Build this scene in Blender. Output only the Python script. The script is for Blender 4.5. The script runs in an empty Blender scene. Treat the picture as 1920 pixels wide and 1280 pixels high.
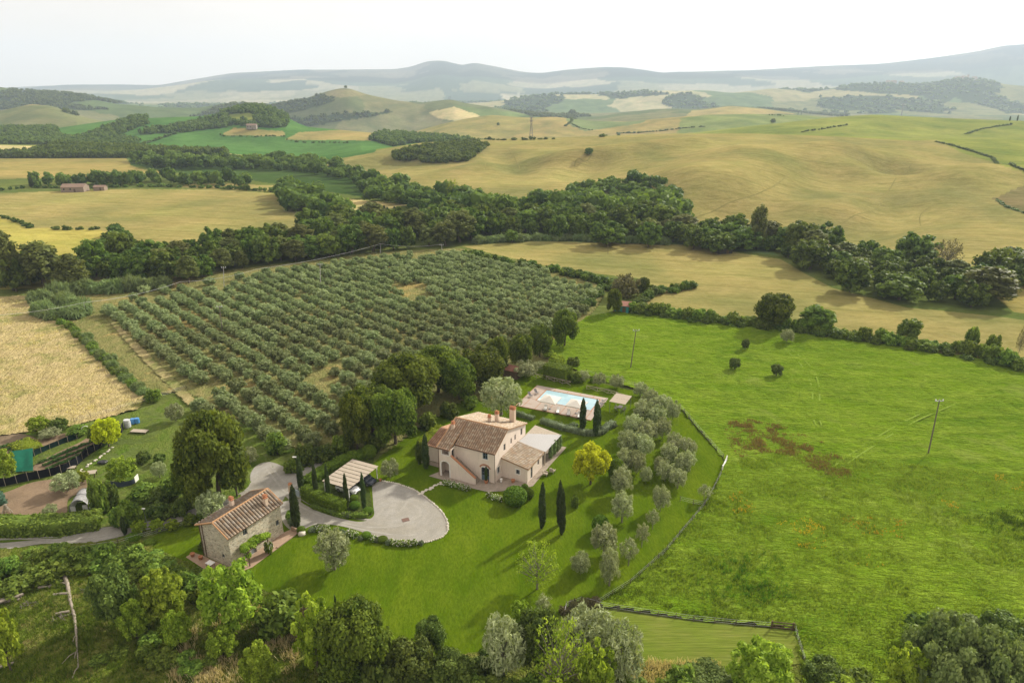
import bpy, bmesh, math, random
import numpy as np
from mathutils import Vector, Matrix
from mathutils.geometry import tessellate_polygon
R = math.radians
sc = bpy.context.scene
COL = sc.collection
RNG = np.random.default_rng(7)
random.seed(7)

# ------------------------------------------------------------------ camera
H, PITCH, FOC = 62.0, R(20), 1280.0          # drone height, tilt, focal length in photo pixels (24 mm)
cd = bpy.data.cameras.new('camera')
cam = bpy.data.objects.new('camera', cd); COL.objects.link(cam)
cam.location = (0, 0, H); cam.rotation_euler = (R(90) - PITCH, 0, 0)
cd.sensor_width = 36; cd.lens = 24; cd.clip_start = 0.5; cd.clip_end = 60000
sc.camera = cam
# ------------------------------------------------------------------ sky and sun
SUN_AZ, SUN_EL = R(46), R(31)                # azimuth clockwise from +Y (view direction)
SDIR = Vector((math.sin(SUN_AZ)*math.cos(SUN_EL), math.cos(SUN_AZ)*math.cos(SUN_EL), math.sin(SUN_EL)))
w = bpy.data.worlds.new('World'); sc.world = w; w.use_nodes = True
nt = w.node_tree; nt.nodes.clear()
sky = nt.nodes.new('ShaderNodeTexSky'); sky.sky_type = 'NISHITA'; sky.sun_disc = False
sky.sun_elevation = SUN_EL; sky.sun_rotation = SUN_AZ
sky.air_density = 1.2; sky.dust_density = 2.5; sky.ozone_density = 1.0; sky.altitude = 200
hs = nt.nodes.new('ShaderNodeHueSaturation'); hs.inputs['Saturation'].default_value = 0.3   # milky hazy sky
bg = nt.nodes.new('ShaderNodeBackground'); bg.inputs['Strength'].default_value = 0.125
wo = nt.nodes.new('ShaderNodeOutputWorld')
vl = nt.nodes.new('ShaderNodeMix'); vl.data_type = 'RGBA'; vl.inputs[0].default_value = .8; vl.inputs[7].default_value = (6.3, 5.6, 4.95, 1)   # high thin cloud veil
nt.links.new(sky.outputs[0], hs.inputs['Color']); nt.links.new(hs.outputs[0], vl.inputs[6]); tc = nt.nodes.new('ShaderNodeTexCoord'); mpn = nt.nodes.new('ShaderNodeMapping'); mpn.inputs['Scale'].default_value = (1.2, 1.2, 6); cn = nt.nodes.new('ShaderNodeTexNoise'); cn.inputs['Scale'].default_value = 2.2; cn.inputs['Detail'].default_value = 5
cm = nt.nodes.new('ShaderNodeMapRange'); cm.inputs[1].default_value = .3; cm.inputs[2].default_value = .7; cm.inputs[3].default_value = .93; cm.inputs[4].default_value = 1.05   # faint cloud structure
cx = nt.nodes.new('ShaderNodeVectorMath'); cx.operation = 'SCALE'
nt.links.new(tc.outputs['Generated'], mpn.inputs[0]); nt.links.new(mpn.outputs[0], cn.inputs['Vector']); nt.links.new(cn.outputs['Fac'], cm.inputs[0]); nt.links.new(vl.outputs[2], cx.inputs[0]); nt.links.new(cm.outputs[0], cx.inputs['Scale'])
nt.links.new(cx.outputs[0], bg.inputs[0]); nt.links.new(bg.outputs[0], wo.inputs[0])
sd = bpy.data.lights.new('sun', 'SUN'); sd.energy = 4.1; sd.angle = R(3); sd.color = (1.0, 0.93, 0.80)
so = bpy.data.objects.new('sun', sd); COL.objects.link(so)
so.rotation_euler = SDIR.to_track_quat('Z', 'Y').to_euler(); so.location = (200, 200, 300)
sc.view_settings.view_transform = 'Standard'; sc.view_settings.look = 'None'
sc.view_settings.exposure = 0.62; sc.view_settings.gamma = 1.0
sc.cycles.max_bounces = 5; sc.cycles.diffuse_bounces = 3; sc.cycles.transparent_max_bounces = 6
sc.cycles.volume_bounces = 1; sc.cycles.transmission_bounces = 2; sc.cycles.glossy_bounces = 2
sc.cycles.use_denoising = True

# ------------------------------------------------------------------ geometry of the view: pixel of the photo -> place on the ground
CP, SP = math.cos(PITCH), math.sin(PITCH)
def ray(px, py):
    u = (px-960)/FOC; v = (640-py)/FOC
    return (u, CP+v*SP, -SP+v*CP)
def P(px, py, z=0.0):
    d = ray(px, py); t = (z-H)/d[2]
    return Vector((d[0]*t, d[1]*t, z))
def at_y(px, py, Y):
    d = ray(px, py); t = Y/d[1]
    return (d[0]*t, Y, H+d[2]*t)
def depth(p): return p[1]*CP-(p[2]-H)*SP
def hgt(py, p):                              # height above p that reaches photo row py
    v = (640-py)/FOC; y = p[1]
    return (v*y*CP-y*SP)/(CP+v*SP)+H-p[2]
def proj_np(x, y, z):
    dz = z-H; dep = y*CP-dz*SP; up = y*SP+dz*CP
    return 960+FOC*x/dep, 640-FOC*up/dep

def hash2(ix, iy, seed):
    n = (ix.astype(np.int64)*374761393+iy.astype(np.int64)*668265263+seed*974634777) & 0x7fffffff
    n = ((n ^ (n >> 13))*1274126177) & 0x7fffffff
    return ((n ^ (n >> 16)) & 0xffff)/65535.0
def vnoise(x, y, seed=0):
    x = np.asarray(x, float); y = np.asarray(y, float)
    ix = np.floor(x); iy = np.floor(y); fx = x-ix; fy = y-iy
    ix = ix.astype(np.int64); iy = iy.astype(np.int64)
    fx = fx*fx*(3-2*fx); fy = fy*fy*(3-2*fy)
    a = hash2(ix, iy, seed); b = hash2(ix+1, iy, seed); c = hash2(ix, iy+1, seed); d = hash2(ix+1, iy+1, seed)
    return (a*(1-fx)+b*fx)*(1-fy)+(c*(1-fx)+d*fx)*fy
def fbm(x, y, seed=0, o=4):
    s = 0; a = 1; t = 0
    for k in range(o):
        s = s+a*vnoise(x*2**k+k*17.3, y*2**k+k*9.1, seed+k); t += a; a *= .5
    return s/t
def inpoly(px, py, poly):
    r = np.zeros(px.shape, bool); n = len(poly)
    for i in range(n):
        x0, y0 = poly[i]; x1, y1 = poly[(i+1) % n]
        if y0 == y1: continue
        c = ((y0 > py) != (y1 > py)) & (px < (x1-x0)*(py-y0)/(y1-y0)+x0)
        r ^= c
    return r
def smooth(pts, k=6, closed=True):           # Catmull-Rom through the points
    pts = [Vector(p) for p in pts]; n = len(pts); out = []
    rng = range(n) if closed else range(n-1)
    for i in rng:
        g = (lambda j: pts[j % n]) if closed else (lambda j: pts[min(max(j, 0), n-1)])
        p0, p1, p2, p3 = g(i-1), g(i), g(i+1), g(i+2)
        for s in range(k):
            t = s/k
            out.append(.5*((2*p1)+(p2-p0)*t+(2*p0-5*p1+4*p2-p3)*t*t+(3*p1-p0-3*p2+p3)*t**3))
    if not closed: out.append(pts[-1])
    return out

# ------------------------------------------------------------------ materials
def new_mat(name):
    m = bpy.data.materials.new(name); m.use_nodes = True
    n = m.node_tree.nodes; n.clear()
    return m, n, m.node_tree.links
def node(n, t, **k):
    x = n.new(t)
    for a, b in k.items():
        if a in x.inputs.keys(): x.inputs[a].default_value = b
        else: setattr(x, a, b)
    return x
def mixc(n, l, fac, a, b, blend='MIX'):
    m = n.new('ShaderNodeMix'); m.data_type = 'RGBA'; m.blend_type = blend
    for s, v in ((0, fac), (6, a), (7, b)):
        if isinstance(v, (int, float)): m.inputs[s].default_value = v
        elif isinstance(v, tuple): m.inputs[s].default_value = (*v[:3], 1)
        else: l.new(v, m.inputs[s])
    return m.outputs[2]
def ramp(n, l, src, lo, hi):
    m = n.new('ShaderNodeMapRange'); m.inputs[1].default_value = lo; m.inputs[2].default_value = hi; m.clamp = True
    l.new(src, m.inputs[0]); return m.outputs[0]
def noise(n, l, vec, scale, detail=4, rough=.6):
    t = n.new('ShaderNodeTexNoise'); t.inputs['Scale'].default_value = scale; t.inputs['Detail'].default_value = detail
    t.inputs['Roughness'].default_value = rough
    if vec is not None: l.new(vec, t.inputs['Vector'])
    return t.outputs['Fac']
def coords(n, l, space='pos', sc_=None, rot=0):
    if space == 'pos': v = n.new('ShaderNodeNewGeometry').outputs['Position']
    else: v = n.new('ShaderNodeTexCoord').outputs['Object']
    if sc_ or rot:
        m = n.new('ShaderNodeMapping'); m.inputs['Scale'].default_value = sc_ or (1, 1, 1); m.inputs['Rotation'].default_value = (0, 0, rot)
        l.new(v, m.inputs[0]); v = m.outputs[0]
    return v
def finish(m, n, l, col, rough=.85, spec=.25, bump=None, bstr=.5, bdist=.1, metal=0):
    p = n.new('ShaderNodeBsdfPrincipled')
    if isinstance(col, tuple): p.inputs['Base Color'].default_value = (*col[:3], 1)
    else: l.new(col, p.inputs['Base Color'])
    p.inputs['Roughness'].default_value = rough; p.inputs['Specular IOR Level'].default_value = spec; p.inputs['Metallic'].default_value = metal
    if bump is not None:
        b = n.new('ShaderNodeBump'); b.inputs['Strength'].default_value = bstr; b.inputs['Distance'].default_value = bdist
        l.new(bump, b.inputs['Height']); l.new(b.outputs[0], p.inputs['Normal'])
    o = n.new('ShaderNodeOutputMaterial'); l.new(p.outputs[0], o.inputs[0])
    return m
def plain(name, c, rough=.7, spec=.3, var=.18, scale=3.0, metal=0, space='obj'):
    m, n, l = new_mat(name)
    v = coords(n, l, space); f = noise(n, l, v, scale, 5)
    col = mixc(n, l, f, tuple(x*(1-var) for x in c), tuple(min(1, x*(1+var)) for x in c))
    return finish(m, n, l, col, rough, spec, f, .15, .02, metal)
def grassy(name, cols, scales, rot=0, stretch=(1, 1, 1), bstr=.6, bdist=.25, fine=2.2, patch=None):
    """cols a,b,c : a<->b at the large scale, c as fine flecks; patch = (colour, scale, lo, hi)"""
    m, n, l = new_mat(name)
    v = coords(n, l, 'pos'); vs = coords(n, l, 'pos', stretch, rot)
    big = ramp(n, l, noise(n, l, v, scales[0], 4, .65), .38, .64)
    mid = ramp(n, l, noise(n, l, vs, scales[1], 5, .7), .36, .66)
    fin = ramp(n, l, noise(n, l, vs, fine, 3, .7), .35, .7)
    c = mixc(n, l, big, cols[0], cols[1])
    mm = n.new('ShaderNodeMath'); mm.operation = 'MULTIPLY'; mm.inputs[1].default_value = .9; l.new(mid, mm.inputs[0])
    c = mixc(n, l, mm.outputs[0], c, cols[2])
    ff = n.new('ShaderNodeMath'); ff.operation = 'MULTIPLY'; ff.inputs[1].default_value = .7; l.new(fin, ff.inputs[0])
    c = mixc(n, l, ff.outputs[0], c, tuple(x*.55 for x in cols[0]))
    if patch:
        pf = ramp(n, l, noise(n, l, v, patch[1], 5, .7), patch[2], patch[3])
        c = mixc(n, l, pf, c, patch[0])
    ad = n.new('ShaderNodeMath'); ad.operation = 'ADD'; l.new(mid, ad.inputs[0]); l.new(fin, ad.inputs[1])
    return finish(m, n, l, c, 1, .0, ad.outputs[0], bstr, bdist)
def leafy(name, dark, light, trans=.35, rough=.55, tip=None):
    m, n, l = new_mat(name)
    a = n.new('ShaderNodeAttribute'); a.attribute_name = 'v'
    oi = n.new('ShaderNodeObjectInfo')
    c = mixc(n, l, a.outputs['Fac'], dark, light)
    h = n.new('ShaderNodeHueSaturation')
    r1 = n.new('ShaderNodeMapRange'); r1.inputs[3].default_value = .485; r1.inputs[4].default_value = .515; l.new(oi.outputs['Random'], r1.inputs[0])
    r2 = n.new('ShaderNodeMapRange'); r2.inputs[3].default_value = .82; r2.inputs[4].default_value = 1.2; l.new(oi.outputs['Random'], r2.inputs[0])
    l.new(r1.outputs[0], h.inputs['Hue']); l.new(r2.outputs[0], h.inputs['Value']); l.new(c, h.inputs['Color'])
    p = n.new('ShaderNodeBsdfPrincipled'); p.inputs['Roughness'].default_value = rough; p.inputs['Specular IOR Level'].default_value = .08
    l.new(h.outputs[0], p.inputs['Base Color'])
    t = n.new('ShaderNodeBsdfTranslucent')
    tc = mixc(n, l, 1.0, h.outputs[0], (1.25, 1.2, .55), 'MULTIPLY'); l.new(tc, t.inputs[0])
    mx = n.new('ShaderNodeMixShader'); mx.inputs[0].default_value = trans
    l.new(p.outputs[0], mx.inputs[1]); l.new(t.outputs[0], mx.inputs[2])
    o = n.new('ShaderNodeOutputMaterial'); l.new(mx.outputs[0], o.inputs[0])
    return m

LEAF = dict(
    oak=leafy('oak_leaves', (0.034, 0.066, 0.008), (0.21, 0.275, 0.036)),
    holm=leafy('dark_leaves', (0.04, 0.075, 0.013), (0.18, 0.24, 0.05), .25),
    belt=leafy('woodland_leaves', (0.04, 0.082, 0.014), (0.185, 0.262, 0.046)),
    beltlight=leafy('light_woodland_leaves', (0.06, 0.105, 0.015), (0.205, 0.28, 0.05)),
    poplar=leafy('poplar_leaves', (0.085, 0.105, 0.028), (0.22, 0.25, 0.075)),
    olive=leafy('olive_leaves', (0.17, 0.21, 0.095), (0.46, 0.51, 0.28), .22, .5),
    grove=leafy('grove_olive_leaves', (0.125, 0.168, 0.06), (0.335, 0.385, 0.185), .22, .5),
    ash=leafy('ash_leaves', (0.115, 0.195, 0.012), (0.42, 0.54, 0.07), .42),
    yellow=leafy('golden_leaves', (0.3, 0.33, 0.01), (0.6, 0.64, 0.03), .4),
    limegreen=leafy('lime_leaves', (0.13, 0.205, 0.012), (0.4, 0.49, 0.055), .42),
    cypress=leafy('cypress_foliage', (0.028, 0.050, 0.014), (0.070, 0.105, 0.028), .12),
    box=leafy('clipped_leaves', (0.06, 0.115, 0.01), (0.2, 0.3, 0.03), .3),
    shrub=leafy('shrub_leaves', (0.062, 0.118, 0.016), (0.275, 0.375, 0.062), .3),
    brown=leafy('dull_brown_leaves', (0.111, 0.104, 0.047), (0.195, 0.182, 0.085), .25),
    lavender=leafy('lavender_leaves', (0.111, 0.150, 0.078), (0.208, 0.247, 0.143), .2),
    reed=leafy('reed_leaves', (0.138, 0.206, 0.075), (0.250, 0.325, 0.138), .3),
    bigbush=leafy('grey_green_leaves', (0.085, 0.13, 0.035), (0.27, 0.33, 0.11), .25),
    white=leafy('white_blooms', (0.700, 0.680, 0.620), (0.850, 0.840, 0.780), .2),
    straw=leafy('straw_blades', (0.46, 0.4, 0.2), (0.68, 0.6, 0.35), .3),
    grass=leafy('grass_blades', (0.060, 0.120, 0.012), (0.150, 0.230, 0.030), .4),
    crop=leafy('crop_leaves', (0.050, 0.110, 0.025), (0.110, 0.190, 0.050), .3),
)
BARK = plain('bark', (.10, .080, .060), .9, .1, .4, 4)
BARKG = plain('grey_bark', (.20, .18, .15), .9, .1, .35, 4)

# ------------------------------------------------------------------ mesh helpers
def np_mesh(name, V, F, mats, v=None, mi=None, smoothf=False):
    V = np.asarray(V, np.float32); F = np.asarray(F, np.int32)
    me = bpy.data.meshes.new(name); k = F.shape[1]
    me.vertices.add(len(V)); me.vertices.foreach_set('co', V.ravel())
    me.loops.add(F.size); me.loops.foreach_set('vertex_index', F.ravel())
    me.polygons.add(len(F)); me.polygons.foreach_set('loop_start', np.arange(0, F.size, k, dtype=np.int32))
    if mi is not None: me.polygons.foreach_set('material_index', np.asarray(mi, np.int32))
    if smoothf: me.polygons.foreach_set('use_smooth', np.ones(len(F), bool))
    if v is not None:
        a = me.attributes.new('v', 'FLOAT', 'POINT'); a.data.foreach_set('value', np.asarray(v, np.float32))
    for m in (mats if isinstance(mats, (list, tuple)) else [mats]): me.materials.append(m)
    me.update(calc_edges=True); me.validate()
    return me
def link(name, me, parent=None, loc=None, rz=None):
    o = bpy.data.objects.new(name, me); COL.objects.link(o)
    if parent: o.parent = parent
    if loc is not None: o.location = loc
    if rz is not None: o.rotation_euler = (0, 0, rz)
    return o
def tag(o, label=None, cat=None, group=None, kind=None):
    if label: o['label'] = label
    if cat: o['category'] = cat
    if group: o['group'] = group
    if kind: o['kind'] = kind
    return o
def thing(name, label, cat, loc, rz=0, group=None):
    o = bpy.data.objects.new(name, None); COL.objects.link(o)
    o.empty_display_size = .5; o.location = loc; o.rotation_euler = (0, 0, rz)
    return tag(o, label, cat, group)
def obj(name, bm, m, parent=None, smoothf=False):
    me = bpy.data.meshes.new(name); bmesh.ops.recalc_face_normals(bm, faces=bm.faces[:]) if parent is not None or True else None
    bm.to_mesh(me); bm.free()
    for x in (m if isinstance(m, (list, tuple)) else [m]): me.materials.append(x)
    if smoothf:
        for p in me.polygons: p.use_smooth = True
    return link(name, me, parent)
def box(bm, x0, x1, y0, y1, z0, z1, mi=0):
    v = [bm.verts.new(c) for c in ((x0,y0,z0),(x1,y0,z0),(x1,y1,z0),(x0,y1,z0),(x0,y0,z1),(x1,y0,z1),(x1,y1,z1),(x0,y1,z1))]
    for f in ((0,3,2,1),(4,5,6,7),(0,1,5,4),(1,2,6,5),(2,3,7,6),(3,0,4,7)):
        bm.faces.new([v[i] for i in f]).material_index = mi
    return bm
def bx(*a): return box(bmesh.new(), *a)
def prism(bm, poly, axis, a, b):             # polygon (2D) extruded along axis from a to b
    def c(p, t): return {'x': (t, p[0], p[1]), 'y': (p[0], t, p[1]), 'z': (p[0], p[1], t)}[axis]
    A = [bm.verts.new(c(p, a)) for p in poly]; B = [bm.verts.new(c(p, b)) for p in poly]
    bm.faces.new(A); bm.faces.new(B[::-1]); n = len(poly)
    for i in range(n): bm.faces.new((A[i], B[i], B[(i+1) % n], A[(i+1) % n]))
    return bm
def tube(bm, pts, rad, n=8, mi=0):
    pts = [Vector(p) for p in pts]; rad = rad if isinstance(rad, (list, tuple)) else [rad]*len(pts)
    rings = []
    for i, p in enumerate(pts):
        d = (pts[min(i+1, len(pts)-1)]-pts[max(i-1, 0)]).normalized()
        a = d.cross(Vector((0, 0, 1)));
        if a.length < .05: a = Vector((1, 0, 0))
        a.normalize(); b = d.cross(a)
        rings.append([bm.verts.new(p+(a*math.cos(t*2*math.pi/n)+b*math.sin(t*2*math.pi/n))*rad[i]) for t in range(n)])
    for r0, r1 in zip(rings, rings[1:]):
        for i in range(n): bm.faces.new((r0[i], r0[(i+1) % n], r1[(i+1) % n], r1[i])).material_index = mi
    for r in (rings[0], rings[-1]):
        bm.faces.new(r).material_index = mi
    return bm
def lathe(bm, prof, n=16, c=(0, 0)):
    rings = [[bm.verts.new((c[0]+r*math.cos(i*2*math.pi/n), c[1]+r*math.sin(i*2*math.pi/n), z)) for i in range(n)] for r, z in prof]
    for a, b in zip(rings, rings[1:]):
        for i in range(n): bm.faces.new((a[i], a[(i+1) % n], b[(i+1) % n], b[i]))
    bm.faces.new(rings[0][::-1]); bm.faces.new(rings[-1])
    return bm
def flat_sheet(name, pts, z, m, kind='structure', label=None, cat=None):
    pts = [Vector((p[0], p[1], 0)) for p in pts]
    tri = tessellate_polygon([pts])
    me = np_mesh(name, [(p.x, p.y, z) for p in pts], [list(t) for t in tri], m)
    bm = bmesh.new(); bm.from_mesh(me)
    for f in bm.faces:
        f.normal_update()
        if f.normal.z < 0: f.normal_flip()
    bm.to_mesh(me); bm.free()
    o = link(name, me)
    return tag(o, label, cat, None, kind)
def relief_sheet(name, pts, cell, m, fn, kind='structure'):
    """a sheet of small quads inside the outline, lifted by fn(x, y)"""
    xs = [p[0] for p in pts]; ys = [p[1] for p in pts]
    X = np.arange(min(xs), max(xs)+cell, cell); Y = np.arange(min(ys), max(ys)+cell, cell)
    GX, GY = np.meshgrid(X, Y); nx = len(X)
    poly = [(p[0], p[1]) for p in pts]
    ok = inpoly((GX[:-1, :-1]+cell/2).ravel(), (GY[:-1, :-1]+cell/2).ravel(), poly)
    idx = np.arange(GX.size).reshape(GX.shape)
    Q = np.stack([idx[:-1, :-1], idx[:-1, 1:], idx[1:, 1:], idx[1:, :-1]], -1).reshape(-1, 4)[ok]
    used, inv = np.unique(Q, return_inverse=True)
    x = GX.ravel()[used]; y = GY.ravel()[used]
    jx = (hash2(np.round(x/cell).astype(int), np.round(y/cell).astype(int), 3)-.5)*cell*.6
    jy = (hash2(np.round(x/cell).astype(int), np.round(y/cell).astype(int), 5)-.5)*cell*.6
    me = np_mesh(name, np.stack([x+jx, y+jy, fn(x, y)], 1), inv.reshape(-1, 4), m, smoothf=True)
    return tag(link(name, me), kind=kind)

# ------------------------------------------------------------------ terrain: flat valley, rolling hills, far ranges
NC = 1500
AX = np.linspace(-1.35, 1.35, NC)
def contour(pts):
    q = [at_y(px, py, Y) for px, py, Y in pts]
    a = np.array([p[0]/p[1] for p in q]); o = np.argsort(a)
    Yc = np.interp(AX, a[o], np.array([p[1] for p in q])[o]); Z = np.interp(AX, a[o], np.array([p[2] for p in q])[o])
    k = np.exp(-.5*(np.arange(-9, 10)/3.2)**2); k /= k.sum()
    f = lambda u: np.convolve(np.pad(u, 9, mode='edge'), k, 'valid')
    return f(Yc), f(Z)
def fy(py, ): # forward distance of the flat ground at a photo row
    d = ray(960, py); return d[1]*H/-d[2]
base = contour([(px, py, P(px, py).y) for px, py in [(-900,298),(-200,297),(235,296),(360,312),(560,312),(640,334),(760,370),(880,398),(1000,400),(1100,402),(1280,440),(1420,452),(1560,462),(1700,490),(1800,508),(1920,520),(2100,540),(2900,560)]])
A = contour([(-900,280,770),(-200,275,770),(0,272,770),(200,280,780),(420,284,800),(560,300,760),(620,296,730),(700,283,730),(790,268,760),(900,262,760),(1000,260,750),(1100,256,740),(1250,251,720),(1400,250,700),(1550,255,680),(1700,263,660),(1800,262,690),(1920,262,720),(2100,260,740),(2900,260,740)])
B = contour([(-900,262,1150),(0,243,1150),(103,242,1150),(213,225,1180),(267,222,1180),(383,218,1200),(430,207,1210),(467,200,1210),(500,203,1210),(540,222,1200),(573,238,1180),(640,244,1150),(730,252,1120),(840,259,1080),(900,267,1050),(1000,270,1000),(1100,268,1000),(1200,262,1000),(1280,254,1000),(1400,239,1020),(1500,227,1050),(1570,219,1080),(1640,215,1100),(1780,222,1080),(1887,226,1050),(2100,232,1000),(2900,240,1000)])
Cc = contour([(-900,200,1700),(0,210,1700),(57,196,1700),(100,199,1700),(140,217,1680),(230,235,1650),(330,246,1600),(500,255,1600),(640,256,1600),(767,251,1600),(830,233,1620),(873,223,1650),(920,216,1660),(993,221,1650),(1040,219,1650),(1100,226,1650),(1173,229,1600),(1273,220,1600),(1340,216,1620),(1400,214,1650),(1500,216,1650),(1560,221,1650),(1700,230,1600),(2100,240,1500),(2900,240,1500)])
D = contour([(-900,150,2600),(0,163,2600),(47,172,2600),(90,174,2600),(140,179,2600),(213,195,2550),(300,202,2500),(373,203,2500),(427,193,2450),(457,198,2400),(500,202,2400),(560,189,2350),(605,174,2350),(630,167,2350),(650,164.5,2350),(690,178,2350),(745,189,2350),(790,193,2350),(845,186,2350),(875,194,2350),(940,204,2350),(993,217,2300),(1060,222,2300),(1120,221,2300),(1173,212,2350),(1240,205,2400),(1310,207,2400),(1367,199,2400),(1437,205,2400),(1487,213,2400),(1560,225,2300),(1700,235,2300),(2100,240,2300),(2900,240,2300)])
E_ = contour([(-900,180,4200),(0,186,4200),(300,199,4200),(500,200,4200),(800,197,4200),(913,192,4200),(1040,178,4300),(1140,177,4300),(1240,172,4300),(1310,173,4300),(1373,177,4300),(1447,166,4400),(1523,171,4400),(1597,160,4500),(1663,156,4500),(1740,160,4500),(1773,152,4500),(1813,149,4500),(1863,152,4500),(1880,158,4500),(1920,162,4500),(2100,170,4500),(2900,180,4500)])
Fc = contour([(-900,168,10000),(0,165,10000),(130,160,10000),(300,160,10000),(400,143,10000),(440,137,10000),(560,131,10000),(640,131,10000),(740,130,10000),(770,126,10000),(800,115,10000),(830,114,10000),(870,124,10000),(885,118,10000),(920,125,10000),(980,136,10000),(1020,138,10000),(1060,132,10000),(1130,126,10000),(1160,127,10000),(1210,132,10000),(1240,138,10000),(1300,136,10000),(1370,134,10000),(1480,128,10000),(1650,120,10000),(1740,110,10000),(1830,97,10000),(1880,87,10000),(1920,85,10000),(2100,76,10000),(2900,60,10000)])
def dip(a, b, t, drop):
    return a[0]*(1-t)+b[0]*t, np.minimum(a[1], b[1])-drop
near0 = (np.full(NC, 12.0), np.zeros(NC)); near = (np.full(NC, 165.0), np.zeros(NC)); end = (np.full(NC, 10650.0), np.zeros(NC))
CONT = [near0, near, base, A, dip(A, B, .35, 7), B, dip(B, Cc, .4, 14), Cc, dip(Cc, D, .4, 25), D, (D[0]*.5+E_[0]*.5, np.minimum(D[1], E_[1])*.4-20), E_, (E_[0]+900, np.full(NC, -5.0)), Fc, end]
ROWS = [24, 300, 90, 12, 56, 12, 50, 12, 50, 14, 44, 12, 44, 8]
KY = np.array([c[0] for c in CONT]); KZ = np.array([c[1] for c in CONT])
def pchip_rows():
    h = np.diff(KY, axis=0); d = np.diff(KZ, axis=0)/h; m = np.zeros_like(KZ)
    same = d[1:]*d[:-1] > 0
    w1 = 2*h[1:]+h[:-1]; w2 = h[1:]+2*h[:-1]
    with np.errstate(all='ignore'):
        m[1:-1] = np.where(same, (w1+w2)/(w1/d[:-1]+w2/d[1:]), 0)
    m[np.isnan(m)] = 0
    Ys, Zs, S, T = [], [], [], []
    for k, nr in enumerate(ROWS):
        t = np.arange(nr+(k == len(ROWS)-1))/nr
        for tt in t:
            if k == 1: Y = 1/(1/KY[k]*(1-tt)+1/KY[k+1]*tt)
            else: Y = KY[k]*(1-tt)+KY[k+1]*tt
            s = (Y-KY[k])/h[k]
            Z = (1+2*s)*(1-s)**2*KZ[k]+s*(1-s)**2*h[k]*m[k]+s*s*(3-2*s)*KZ[k+1]+s*s*(s-1)*h[k]*m[k+1]
            Ys.append(Y); Zs.append(Z); S.append(k); T.append(s)
    return np.array(Ys), np.array(Zs), np.maximum(np.array(S)-1, 0), np.array(T)
TY, TZ, TS, TT = pchip_rows()
TX = TY*AX[None, :]
SEG = np.repeat(TS[:, None], NC, 1)
amp = {1: 6.0, 2: 1, 3: 5, 4: 2, 5: 12, 6: 3, 7: 36, 8: 10, 9: 45, 10: 10, 11: 110}; lam = {1: 120, 2: 95, 3: 160, 4: 160, 5: 230, 6: 230, 7: 420, 8: 420, 9: 600, 10: 900, 11: 1800}
for s_, a_ in amp.items():
    r = TS == s_
    wgt = (np.sin(np.pi*TT[r])**.8*(.95)+.02) if s_ % 2 else np.sin(np.pi*TT[r])+.02
    TZ[r] += a_*wgt*(fbm(TX[r]/lam[s_], TY[r]/lam[s_], 11, 4)-.5)*2
def locate(a):
    f = (a-AX[0])/(AX[1]-AX[0]); i = int(min(max(f, 0), NC-2)); return i, f-i
def ground_z(x, y):
    i, f = locate(x/y)
    z0 = np.interp(y, TY[:, i], TZ[:, i]); z1 = np.interp(y, TY[:, i+1], TZ[:, i+1])
    return float(z0*(1-f)+z1*f)
def G(px, py, ymin=200, ymax=11000):         # where the sight line through a photo pixel meets the ground
    d = ray(px, py); i, f = locate(d[0]/d[1])
    Yc = TY[:, i]*(1-f)+TY[:, i+1]*f; Zc = TZ[:, i]*(1-f)+TZ[:, i+1]*f
    Yr = np.geomspace(ymin, ymax, 2500); zr = H+d[2]/d[1]*Yr; g = np.interp(Yr, Yc, Zc)
    b = np.nonzero(zr < g)[0]
    Y = Yr[b[0]] if len(b) else ymax
    return Vector((d[0]/d[1]*Y, Y, float(np.interp(Y, Yc, Zc))))
# ridges (+) and hollows (-) of the wheat hill
FOLDS = [([(700,352),(900,318),(1060,303),(1180,288),(1300,275)], 14, 3.2), ([(760,330),(900,300),(1000,292)], 12, -2.6), ([(620,320),(720,300),(800,300)], 9, 2),
         ([(1290,440),(1380,392),(1480,370),(1560,330)], 20, -5), ([(1480,452),(1560,440),(1650,395),(1690,310)], 18, -5.5), ([(1560,420),(1700,375),(1920,345)], 20, 4.5),
         ([(1380,395),(1500,360),(1600,350)], 22, 3.5), ([(1300,340),(1420,300),(1560,290)], 24, 4), ([(940,285),(975,320)], 10, -1.5), ([(1080,330),(1120,300)], 10, -1.5)]
for pl, wd, am in FOLDS:
    pts = [G(*q) for q in pl]; dmin = np.full(TX.shape, 1e9); r = (TS == 1)
    for a, b in zip(pts, pts[1:]):
        dx, dy = b.x-a.x, b.y-a.y; t = np.clip(((TX-a.x)*dx+(TY-a.y)*dy)/(dx*dx+dy*dy), 0, 1)
        dmin = np.minimum(dmin, np.hypot(TX-a.x-dx*t, TY-a.y-dy*t))
    TZ += 2.7*am*np.exp(-(dmin/(wd*1.5))**2)*np.where(SEG == 1, np.sin(np.pi*np.clip(np.repeat(TT[:, :1], 1, 1), 0, 1))**.5 if TT.ndim == 2 else 1, 0)

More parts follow.
